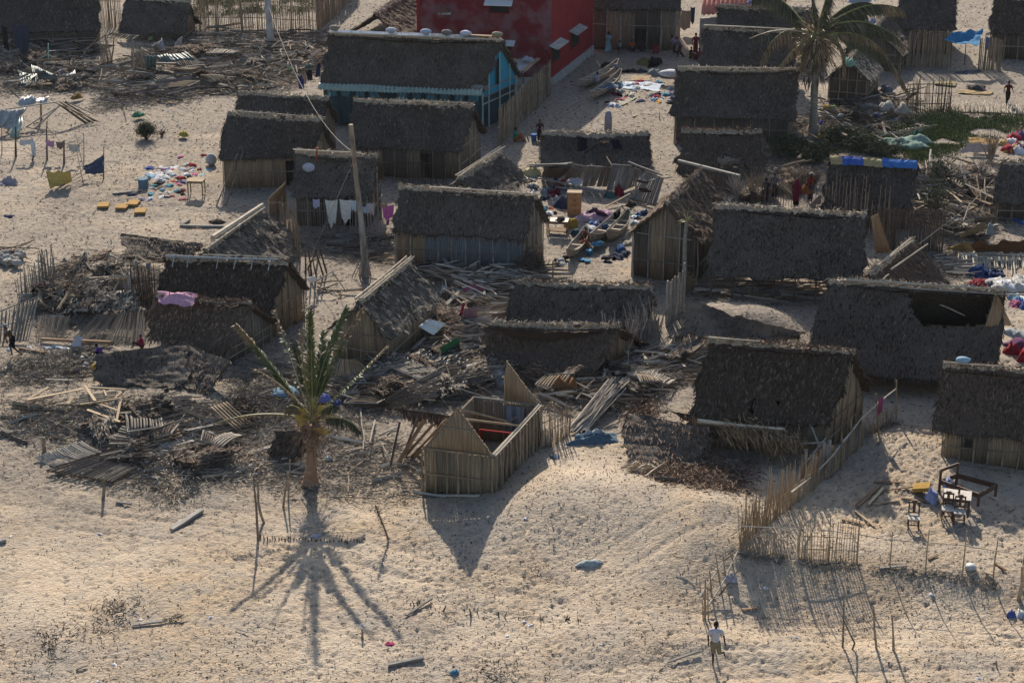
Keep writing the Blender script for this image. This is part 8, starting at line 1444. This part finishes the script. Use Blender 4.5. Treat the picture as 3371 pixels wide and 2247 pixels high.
def brush(name, label, t, h, r, nb, m='pole_wood', leaf=None, nl=0, top=None, ll=.12, lw=.05, spread=1.0, cat='shrub', group=None):
    g = G(t); root = thing(name, label, cat, g, group); mb = MB(); ends = []
    for i in range(nb):
        a = U(0, 6.28); q = U(.2, 1)*r; tip = g + Vector((math.cos(a)*q, math.sin(a)*q, h*U(.5, 1.05)*(1-.35*q/r))); mid = g.lerp(tip, .5)+Vector((U(-.1, .1), U(-.1, .1), h*.1)); mb.tube([g+Vector((U(-.1, .1)*r, U(-.1, .1)*r, -.05)), mid, tip], [.022, .014, .006], 4); ends += [mid, tip, mid.lerp(tip, .5)]
        for _ in range(2): q2 = mid+Vector((U(-.4, .4), U(-.4, .4), U(.1, .5)))*h*.4; mb.tube([mid, q2], [.01, .004], 3); ends.append(q2)
    mb.build('branches', MT[m], root)
    if leaf:
        E_ = np.array([tuple(e) for e in ends]); i = NR.randint(0, len(E_), nl); p = E_[i]+NR.normal(0, 1, (nl, 3))*[r*.13, r*.13, h*.10]; blades('foliage', p, NR.normal(0, 1, (nl, 3))+[0, 0, .5], NR.uniform(.5, 1.2, nl)*ll, lw, MT[leaf], root)
    return root
brush('round_bush', 'round dark bush alone on the open sand at upper left', ('a', 1255, 1195), 1.2, .75, 40, 'pole_dark', 'shrub', 5000, ll=.13, lw=.03); brush('dry_bush', 'small dead twig bush right of the round dark bush', ('a', 1390, 1165), .6, .6, 16, 'pole_dark')
brush('dead_bush', 'grey wispy bush at the right corner of the central hut', ('g', 400, 1080), 1.6, .9, 60, 'pole_grey', 'straw_dark', 1800, ll=.3, lw=.02)
brush('dry_sapling', 'thin sapling with dry tuft right of the bare trunk', ('g', 1745, 1230), 1.5, .25, 8, 'pole_wood', 'frond_dry', 120, ll=.25)
for t, h_, r_, nb, nl, lb in ((('d', 760, 1230), 1.0, 1.3, 40, 5000, 'dark green low thicket right of the palm foot'), (('d', 960, 1290), .9, 1.4, 40, 5000, 'dark green thicket left of the pale net'), (('d', 1130, 1330), .8, 1.2, 30, 4000, 'dark green thicket just above the blue and yellow ridge tarp'), (('d', 300, 1330), 1.2, 1.6, 60, 4500, 'dark tangled thicket below the palm foot'), (('d', 560, 1400), 1.2, 1.4, 60, 4500, 'dark tangled thicket right above the people by the brushwood')):
    brush('thicket', lb, t, h_, r_, nb, 'pole_dark', 'shrub', nl, ll=.2, lw=.05)
for i, (t, h_, lb) in enumerate(((('g', 2160, 420), 2.3, 'tall bare branches at the right end of the wreck'), (('h', 20, 420), 2.6, 'tall bare branches between the burst roof and the people'), (('h', 150, 400), 2.4, 'bare branches left of the standing women'), (('h', 420, 330), 2.0, 'bare branches behind the woman in crimson'), (('d', 60, 1440), 2.2, 'bare grey branches at the edge of the burst roof'), (('h', 1580, 600), 3.0, 'tall leafless bush right of the tarp-ridged hut'), (('h', 1620, 330), 2.5, 'tangled bare bush behind the cable at right'), (('d', 2060, 1400), 2.6, 'bare dark bush above the right edge hut'), (('h', 1980, 260), 2.2, 'bare dark bush left of the right edge hut'))):
    brush('bare_bush', lb, t, h_, 1.1, 34, 'pole_wood' if i % 2 else 'pole_grey', 'shrub' if i in (5, 6) else None, 900 if i in (5, 6) else 0, ll=.15)
def grassfield(label, poly, n, m, L, w=.03, name='grass'):
    P = [px(q) for q in poly]; xs = [p[0] for p in P]; ys = [p[1] for p in P]; pts = []
    while len(pts) < 600:
        x, y = U(min(xs), max(xs)), U(min(ys), max(ys))
        if inpoly(x, y, P): pts.append(tuple(W((x, y))))
    pts = np.array(pts); c = pts[NR.randint(0, 600, n)]+NR.normal(0, 1, (n, 3))*[.35, .7, 0]; keep = fbm(c[:, 0]*.5, c[:, 1]*.5, 3, 77) > -.12; c = c[keep]; c[:, 2] = gz(c[:, 0], c[:, 1]); n = len(c)
    tag(blades(name, c, NR.normal(0, .45, (n, 3))*[1, 1, .2]+[0, 0, .9], NR.uniform(*L, n), w, MT[m], None), label, 'grass', None, 'stuff')
grassfield('green grass patch below the fallen pale stick fence at upper right', [('d', 1450, 1000), ('d', 1700, 960), ('d', 2352, 1010), ('d', 2352, 1100), ('d', 1900, 1180), ('d', 1650, 1330), ('d', 1450, 1420), ('d', 1250, 1250), ('d', 1300, 1100)], 26000, 'grass', (.08, .28), .035)
grassfield('dry olive undergrowth between the palm and the grass patch', [('d', 650, 1130), ('d', 1300, 1050), ('d', 1300, 1350), ('d', 700, 1330)], 9000, 'grass', (.1, .3), .035, 'undergrowth')
grassfield('thin dry grass at the top behind the tall reed fence', [('a', 1650, -200), ('b', 700, -200), ('b', 600, 100), ('a', 1700, 150)], 9000, 'grass', (.2, .6), .05)
R = thing('fallen_frond', 'long pale palm frond lying across the grass', 'palm frond', G(('d', 1350, 1140))); frond(R, G(('d', 1080, 1185), .1), G(('d', 1600, 1070), .2), (0, 0, .1), leaf='rachis_dry', rac='rachis_dry', L=.5, n=60, droop=.2)
R = thing('fallen_frond', 'dry frond sticking out of the sand at the foot of the dark leaning slab', 'palm frond', G(('k', 1400, 1340))); frond(R, G(('k', 1375, 1352), .05), G(('k', 1565, 1220), .5), (0, 0, .05), leaf='frond_dry', rac='rachis_dry', L=.2, n=16);
k = 160; A_ = np.array(G(('k', 1330, 1300), .1)); blades('leaflets', A_+NR.normal(0, 1, (k, 3))*[.35, .3, .05], NR.normal(0, .5, (k, 3))+[.8, -.3, .3], .35, .05, MT['rachis_dry'], R)
for t, n_, m_, lb in ((('k', 1720, 1350), 700, 'straw_red', 'reddish dry thatch scraps on the sand below the torn flap'), (('k', 2000, 1360), 900, 'straw_red', 'darker reddish thatch tangle right of the first scraps'), (('i', 1500, 1470), 700, 'straw_pale', 'pale flaked palm scraps on the sand in the left foreground'), (('i', 2150, 1210), 800, 'straw_pale', 'pale leaf scraps left of the dark round heap'), (('i', 1520, 1200), 600, 'straw_pale', 'pale straw scraps right of the twisted slats'), (('i', 2120, 800), 1100, 'straw_dark', 'dark shaggy heap of straw left of the broken palm'), (('m', 430, 1230), 120, 'straw_dark', 'dark root mass half buried near the bottom left'), (('m', 900, 1020), 130, 'straw_dark', 'dark weedy lump in the left foreground'), (('m', 1020, 1000), 120, 'straw_pale', 'pale fibrous lump beside the dark weedy lump'), (('k', 1330, 770), 900, 'straw_red', 'reddish straw crest on the dark leaning slab'), (('n', 2000, 1530), 120, 'straw_dark', 'dark twig litter at the bottom edge'), (('b', 2030, 990), 10, 'straw_dark', '')):
    if not lb: continue
    c = np.array(G(t, .05)); P_ = c+NR.normal(0, 1, (n_, 3))*[.45, .7, .06]; P_[:, 2] = gz(P_[:, 0], P_[:, 1])+np.abs(NR.normal(0, .12, n_)); tag(blades('thatch_scraps', P_, NR.normal(0, 1, (n_, 3))*[1, 1, .5], NR.uniform(.12, .4, n_), .035, MT[m_], None), lb, 'thatch scraps', None, 'stuff')
for a, b, k in ((('p', 560, 600), ('p', 1030, 640), 420), (('p', 1150, 660), ('p', 2150, 800), 700), (('p', 90, 560), ('p', 440, 600), 420), (('l', 1020, 990), ('l', 1260, 890), 500)):
    a = np.array(G(a)); b = np.array(G(b)); t = NR.rand(k, 1); c = a+(b-a)*t+NR.normal(0, .13, (k, 3)); c[:, 2] = gz(c[:, 0], c[:, 1]); tag(blades('fence_litter', c, NR.normal(0, 1, (k, 3))*[1, .6, .4]+[0, 0, .2], NR.uniform(.1, .35, k), .02, MT['straw_grey'], None), 'matted twigs and roots along the foot of the yard fences', 'litter', None, 'stuff')
# ================================================================ PEOPLE
def cap(mb, p, q, r0, r1, n=8):
    p = Vector(p); q = Vector(q); mb.tube([p, q], [r0, r1], n); mb.ball(p, r0, r0, r0, n); mb.ball(q, r1, r1, r1, n)
POSE = {
 'stand': dict(lean=0, hip=.93, kn=[(.1, .02, .5), (-.1, .02, .5)], an=[(.11, 0, .08), (-.11, 0, .08)], el=[(.27, -.03, 1.13), (-.27, -.03, 1.13)], wr=[(.27, .06, .88), (-.27, .06, .88)]),
 'walk': dict(lean=.06, hip=.92, kn=[(.1, .22, .52), (-.1, -.05, .50)], an=[(.1, .25, .10), (-.1, -.38, .16)], el=[(.27, -.15, 1.14), (-.27, .10, 1.14)], wr=[(.26, -.10, .88), (-.28, .30, .98)]),
 'kick': dict(lean=.03, hip=.93, kn=[(-.16, .10, .52), (.06, .0, .50)], an=[(-.32, -.20, .40), (.05, .0, .09)], el=[(.26, -.03, 1.13), (-.29, -.05, 1.13)], wr=[(.24, .05, .88), (-.34, .0, .88)]),
 'bend': dict(lean=.38, hip=.86, kn=[(.1, .14, .48), (-.1, -.02, .47)], an=[(.1, .10, .10), (-.1, -.34, .12)], el=[(.24, .38, .95), (-.24, .36, .95)], wr=[(.2, .30, .72), (-.2, .44, .72)]),
 'sit': dict(lean=.05, hip=.14, kn=[(.16, .38, .42), (-.16, .38, .42)], an=[(.14, .56, .07), (-.14, .56, .07)], el=[(.26, .14, .48), (-.26, .14, .48)], wr=[(.12, .36, .42), (-.12, .36, .42)]),
 'crouch': dict(lean=.45, hip=.3, kn=[(.14, .36, .5), (-.14, .36, .5)], an=[(.12, .12, .07), (-.12, .12, .07)], el=[(.22, .44, .5), (-.22, .44, .5)], wr=[(.1, .55, .28), (-.1, .55, .28)])}
def person(t, label, h=1.65, face=0, pose='stand', top=None, low=None, kind='shorts', hat=None, shawl=None, z=0, group=None):
    P = POSE[pose]; g = t if isinstance(t, Vector) else G(t, z); s = h/1.72; root = thing('person', label, 'person', g, group); ca, sa = math.cos(face), math.sin(face)
    T = lambda q: Vector((g.x + s*(q[0]*ca + q[1]*sa), g.y + s*(-q[0]*sa + q[1]*ca), g.z + s*q[2]))
    hp = P['hip']; ln = P['lean']; up = lambda d, x=0, y=0: (x, math.sin(ln)*d + y, hp + math.cos(ln)*d)
    mb = MB(); C = lambda a, b, r0, r1, m_=None: cap(m_ or mb, T(a), T(b), r0*s, r1*s)
    C((.0, 0, hp), up(.25), .125, .12); C(up(.25), up(.42), .12, .135); C(up(.45, .1), up(.45, -.1), .085, .085); C(up(.48), up(.60), .055, .05)
    hd = up(.70, 0, .02); mb.ball(T(hd), .085*s, .1*s, .125*s, 12); C(up(.66, 0, .09), up(.655, 0, .105), .018, .012); C(up(.62, 0, .04), up(.61, 0, .06), .05, .045)
    for sx in (.083, -.083): C(up(.67, sx, 0), up(.70, sx, 0), .016, .018)
    for i, sx in enumerate((1, -1)):
        hip = (.09*(1 if P['kn'][i][0] > 0 or i == 0 and pose != 'kick' else -1), 0, hp-.02) if pose != 'kick' else ((-.09 if i == 0 else .09), 0, hp-.02)
        C(hip, P['kn'][i], .085, .055); C(P['kn'][i], P['an'][i], .055, .036); a = P['an'][i]; C((a[0], a[1]-.03, a[2]-.03), (a[0]*1.1, a[1]+.14, a[2]-.05), .034, .026)
        sh = up(.44, .19*sx); e = P['el'][i]; w = P['wr'][i]; C(sh, e, .05, .038); C(e, w, .038, .026)
        d = (Vector(w)-Vector(e)).normalized(); pm = Vector(w)+d*.07; C(w, pm, .028, .030); lat = d.cross(Vector((1, 0, 0))).normalized()
        for j, fl in enumerate((.065, .08, .075, .06)): b_ = pm+lat*(j-1.5)*.02; m1 = b_+d*fl*.55+Vector((-sx*.008, 0, 0)); C(b_, m1, .009, .009); C(m1, m1+d*fl*.45+Vector((-sx*.018, 0, 0)), .009, .007)
        b_ = Vector(w)+d*.02+lat*.03; C(b_, b_+lat*.03+d*.035, .011, .010)
    def rm(o, v):
        m_ = o.modifiers.new('skin', 'REMESH'); m_.mode = 'VOXEL'; m_.voxel_size = v; m_.use_smooth_shade = True; s_ = o.modifiers.new('soft', 'SMOOTH'); s_.factor = .5; s_.iterations = 2
    rm(mb.build('body', MT['skin'], root), .013)
    hb = MB(); hb.ball(T((hd[0], hd[1]-.012, hd[2]+.028)), .092*s, .106*s, .112*s, 12, jag=.03); hb.build('hair', MT['hair'], root, smooth=True)
    eb = MB(); [eb.ball(T(up(.71, x, .10)), .012*s, .012*s, .01*s, 6) for x in (.03, -.03)]; eb.build('eyes', cloth('#b9b4ac'), root)
    if hat: m2 = MB(); c = T(up(.78)); m2.ball(c, .11*s, .12*s, .07*s, 12); m2.tube([c-Vector((0, 0, .03)), c-Vector((0, 0, .02))], [.15*s, .13*s], 12); m2.build('hat', cloth(hat), root, smooth=True)
    if top:
        m2 = MB(); C(up(.0), up(.25), .145, .145, m2); C(up(.25), up(.42), .145, .155, m2); C(up(.44, .12), up(.44, -.12), .10, .10, m2)
        for i, sx in enumerate((1, -1)): sh = Vector(up(.44, .19*sx)); e = Vector(P['el'][i]); C(sh, sh.lerp(e, .6), .068, .066, m2)
        rm(m2.build('shirt', cloth(top), root), .02)
    if low:
        m2 = MB(); C((0, 0, hp+.06), (0, 0, hp-.06), .148, .15, m2)
        for i in range(2):
            hip = Vector((.09*(1 if i == 0 else -1)*(-1 if pose == 'kick' else 1), 0, hp-.03)); k_ = Vector(P['kn'][i]); a_ = Vector(P['an'][i])
            if kind == 'shorts': C(hip, hip.lerp(k_, .92), .105, .085, m2)
            else: C(hip, k_, .11, .09, m2); C(k_, k_.lerp(a_, .75), .09, .075, m2)
        if kind == 'skirt':
            k0, k1 = Vector(P['kn'][0]), Vector(P['kn'][1]); a0, a1 = Vector(P['an'][0]), Vector(P['an'][1])
            for f in (.25, .5, .75): C(Vector((0, 0, hp-.03)), k0.lerp(k1, f), .14, .12, m2); C(k0.lerp(k1, f), k0.lerp(a0, .6).lerp(k1.lerp(a1, .6), f), .12, .12, m2)
        rm(m2.build({'shorts': 'shorts', 'skirt': 'skirt', 'trousers': 'trousers'}[kind], cloth(low), root), .02)
    if shawl:
        m2 = MB(); C(up(.62), up(.72), .11, .12, m2); C(up(.5), up(.2), .19, .2, m2); C(up(.2), (0, 0, hp-.35), .2, .2, m2); C(up(.45, .2), (.25, 0, hp), .08, .08, m2); rm(m2.build('shawl', cloth(shawl), root), .025)
    return root
pi = math.pi
person(('o', 1822, 1420), 'man in white T-shirt and khaki shorts walking on the foreground sand', 1.62, pi+.1, 'kick', '#d4d2da', '#96876a')
person(('i', 122, 318), 'shirtless man in pale cap bending forward as he walks at the left edge', 1.68, -pi/2-.2, 'bend', None, '#1e1f28', 'shorts', '#8a96a0')
person(('i', 1222, 245), 'child in pink shirt behind the leaning thatch slab', 1.15, -1.2, 'sit', '#a02850', '#5a2a30', z=.55); person(('i', 880, 340), 'bent figure in purple at the left corner of the leaning thatch slab', 1.2, -1.5, 'crouch', '#5c3c9a', '#22242c', z=.2)
person(('c', 250, 1215), 'person in green shirt sitting against the lane fence, orange cloth over legs', 1.6, 1.5, 'sit', '#2f9a6a', '#b0602a', 'skirt'); person(('c', 462, 1222), 'person in maroon standing in the lane beside a blue bucket', 1.45, pi, 'stand', '#4a2a3c', '#2c2230', 'skirt')
person(('c', 1050, 462), 'girl in pale blue dress standing by the red house corner', 1.6, .4, 'walk', '#7fb0bf', '#7fb0bf', 'skirt'); person(('c', 1148, 480), 'small child in grey top standing beside the girl in pale blue', 1.1, .2, 'walk', '#8a9098', '#3a2028', 'shorts')
person(('c', 1255, 440), 'person in bright orange shirt sitting before the wooden house', 1.6, pi, 'sit', '#d0561e', '#2a2a44', 'trousers'); person(('c', 1455, 455), 'person in red wrap sitting right of the black doorway', 1.6, pi, 'sit', '#7c1c26', '#8c1c24', 'skirt'); person(('c', 1340, 435), 'dark-clothed person sitting left of the black doorway', 1.5, pi, 'sit', '#3c3230', '#2a2428', 'skirt')
person(('c', 1620, 470), 'woman in pale pink blouse bending beside the hanging banner', 1.5, -1.2, 'bend', '#a98aa8', '#5a3c50', 'skirt'); person(('c', 1665, 495), 'dark-clothed person standing beneath the hanging banner', 1.6, -1.4, 'bend', '#6f7478', '#20222c', 'trousers'); person(('c', 1800, 480), 'woman in red standing near the hut edge right of the banner', 1.65, pi, 'stand', '#7c1f33', '#6a1c2c', 'skirt'); person(('c', 1760, 500), 'seated woman in maroon in the group right of the banner', 1.5, 2.4, 'sit', '#6a3c30', '#6c5c24', 'skirt'); person(('c', 1835, 510), 'rightmost woman of the seated group by the hut wall', 1.5, -2.4, 'sit', '#8a3040', '#5c2430', 'skirt')
person(('c', 960, 720), 'person in white shirt sitting inside the upper dugout', 1.5, -.6, 'sit', '#b9bac6', '#8a8a92', z=.25); person(('d', 2205, 900), 'man in dark red shirt standing above the fallen pale fence', 1.6, pi, 'walk', '#5c101c', '#2a2228', 'trousers')
person(('h', 385, 480), 'woman wrapped in crimson shawl standing behind the stilt shelter', 1.65, .6, 'stand', '#6a1030', '#1a1418', 'skirt', None, '#7c1238'); person(('h', 510, 430), 'person in pale hat and orange sash beside the crimson-wrapped woman', 1.7, -.5, 'stand', '#8a2c1c', '#2c3458', 'skirt', '#b9ad90'); person(('h', 130, 440), 'figure in dark blue at the brushwood left of the women', 1.5, 0, 'bend', '#28303c', '#22242c', 'skirt'); person(('h', 200, 400), 'figure in slate grey shirt behind the one in dark blue', 1.5, .3, 'stand', '#565874', '#22242c', 'skirt')
garment(('h', 470, 350), '#b0622a', 'orange cloth held between the two women', 1.0, .4, .4, z=.8); sheet('white sheet leaning on the ground beside the tarp-ridged hut', [(('h', 590, 370), .9), (('h', 615, 365), .9), (('h', 605, 450), .1), (('h', 520, 445), .1)], '#c9ccd6', crum=.03, sag=0); sheet('white slab on sticks between the women and the brushwood', [(('h', 260, 265), 1.2), (('h', 330, 265), 1.2), (('h', 325, 288), 1.0), (('h', 250, 285), 1.0)], '#c4c2bc', crum=.01, sag=0, cat='board')
for t, c, lb, w in ((('d', 650, 930), '#c9a02c', 'yellow basin at the foot of the palm by the hut', .5), (('d', 720, 930), '#7fa05c', 'green and white rag heap by the yellow basin', .5), (('d', 660, 900), '#d0d2d6', 'white pot on the yellow basin', .3), (('d', 770, 1000), '#9fb0bc', 'pale can right of the rag heap', .4), (('d', 600, 1060), '#5a3ca8', 'violet cloth at the palm trunk', .4), (('d', 595, 1180), '#8a7a20', 'yellow-olive can at the palm foot', .4), (('d', 1170, 930), '#b0aca4', 'pale sacks on the dark pile right of the palm', 1.0), (('d', 1310, 960), '#a8a294', 'second pale sack heap on the dark pile', 1.0), (('d', 1090, 1000), '#4a5468', 'slate bag below the pale sacks', .6), (('d', 1170, 790), '#70747c', 'grey heap beside the end-on dark plank hut', 1.0),
                    (('d', 1130, 120), '#8a9ab0', 'pale blue rag on the dark roof behind the palm fronds', .9), (('d', 1040, 205), '#a3acc4', 'white plastic on the dark roof behind the palm fronds', .8), (('d', 930, 10), '#a3acbc', 'white sheets at the top edge right of the palm', 1.8), (('d', 850, 560), '#7fae98', 'pale green sheet on the hut roof beside the palm trunk', .9)):
    z_ = {130: 0, 120: 2.4, 205: 2.6, 10: 2.6, 560: 2.9}.get(t[2], .5); garment(t, c, lb, w, w*.8, w*.5, z=z_)
sheet('dark blue trousers spread on the long low thatch roof', [(('c', 790, 1190), 1.75), (('c', 870, 1190), 1.75), (('c', 865, 1290), 1.2), (('c', 780, 1300), 1.2)], '#1a1d28', crum=.04, sag=0, ragged=.2); sheet('black skirt sprawled on the long low thatch roof right of the trousers', [(('c', 880, 1270), 1.35), (('c', 960, 1235), 1.55), (('c', 940, 1260), 1.4), (('c', 840, 1330), 1.1)], '#1c1a1c', crum=.04, sag=0); sheet('brown cloth on the ridge of the long low thatch roof', [(('c', 980, 1195), 1.75), (('c', 1060, 1200), 1.75), (('c', 1050, 1255), 1.5), (('c', 985, 1250), 1.5)], '#4a3628', crum=.04, sag=0); sheet('purple-black cloth on the right half of the long low thatch roof', [(('c', 1070, 1200), 1.75), (('c', 1150, 1210), 1.75), (('c', 1180, 1290), 1.3), (('c', 1090, 1275), 1.35)], '#241f30', crum=.05, sag=0, ragged=.2)
h = H['holed']; A_, B_ = h['FB'], h['KB']; y0 = A_.y; a = AtY(('h', 2110, 1215), y0+1.4); b = AtY(('h', 2015, 1500), y0+.3); c = AtY(('h', 2250, 1490), y0+2.6)
panel('gable_fragment', (a, a+Vector((.02, 0, 0)), c, b), 'stalk_tan', h['root'], w=.07, nx=22, gap=.03, wav=.01, kidname='gable_slats')
for lb, y0, y1, k, m_, L_, w_ in (('dark crumbs and twigs trodden into the foreground sand', 52, 75, 26000, 'straw_dark', (.03, .13), .045), ('dark crumbs and twigs trodden into the sand between the huts', 75, 118, 30000, 'straw_dark', (.05, .22), .055), ('pale straw bits scattered over all the sand', 52, 118, 14000, 'straw_pale', (.04, .2), .02), ('dark crumbs and twigs in the farthest yards', 118, 165, 20000, 'straw_dark', (.08, .3), .07)):
    y = NR.uniform(y0, y1, k); x = NR.uniform(-1, 1, k)*(.285*y+2); kp = (fbm(x*.18, y*.18, 3, 91) + NR.uniform(-.45, .45, k)) > -.12; x = x[kp]; y = y[kp]; n_ = len(x)
    P_ = np.stack([x, y, gz(x, y)+NR.uniform(0, .03, n_)], 1); tag(blades('ground_litter', P_, NR.normal(0, 1, (n_, 3))*[1, 1, .35]+[0, 0, .15], NR.uniform(*L_, n_), NR.uniform(.4, 1, n_)*w_, MT[m_], None, bend=.02), lb, 'litter', None, 'stuff')
hz = bpy.data.materials.new('haze'); hz.use_nodes = True; nt = hz.node_tree; nt.nodes.remove(nt.nodes['Principled BSDF']); pv = nt.nodes.new('ShaderNodeVolumePrincipled'); pv.inputs['Density'].default_value = .00005; pv.inputs['Color'].default_value = (.82, .88, 1, 1); pv.inputs['Anisotropy'].default_value = .3
nt.links.new(pv.outputs[0], nt.nodes['Material Output'].inputs['Volume'])
mb = MB(); mb.box((0, 130, -2.5), 260, 320, CAM_H+5, 0); o = mb.build('haze', hz, loc=(0, 0, 0)); o['kind'] = 'stuff'; o['label'] = 'thin haze over the whole village'
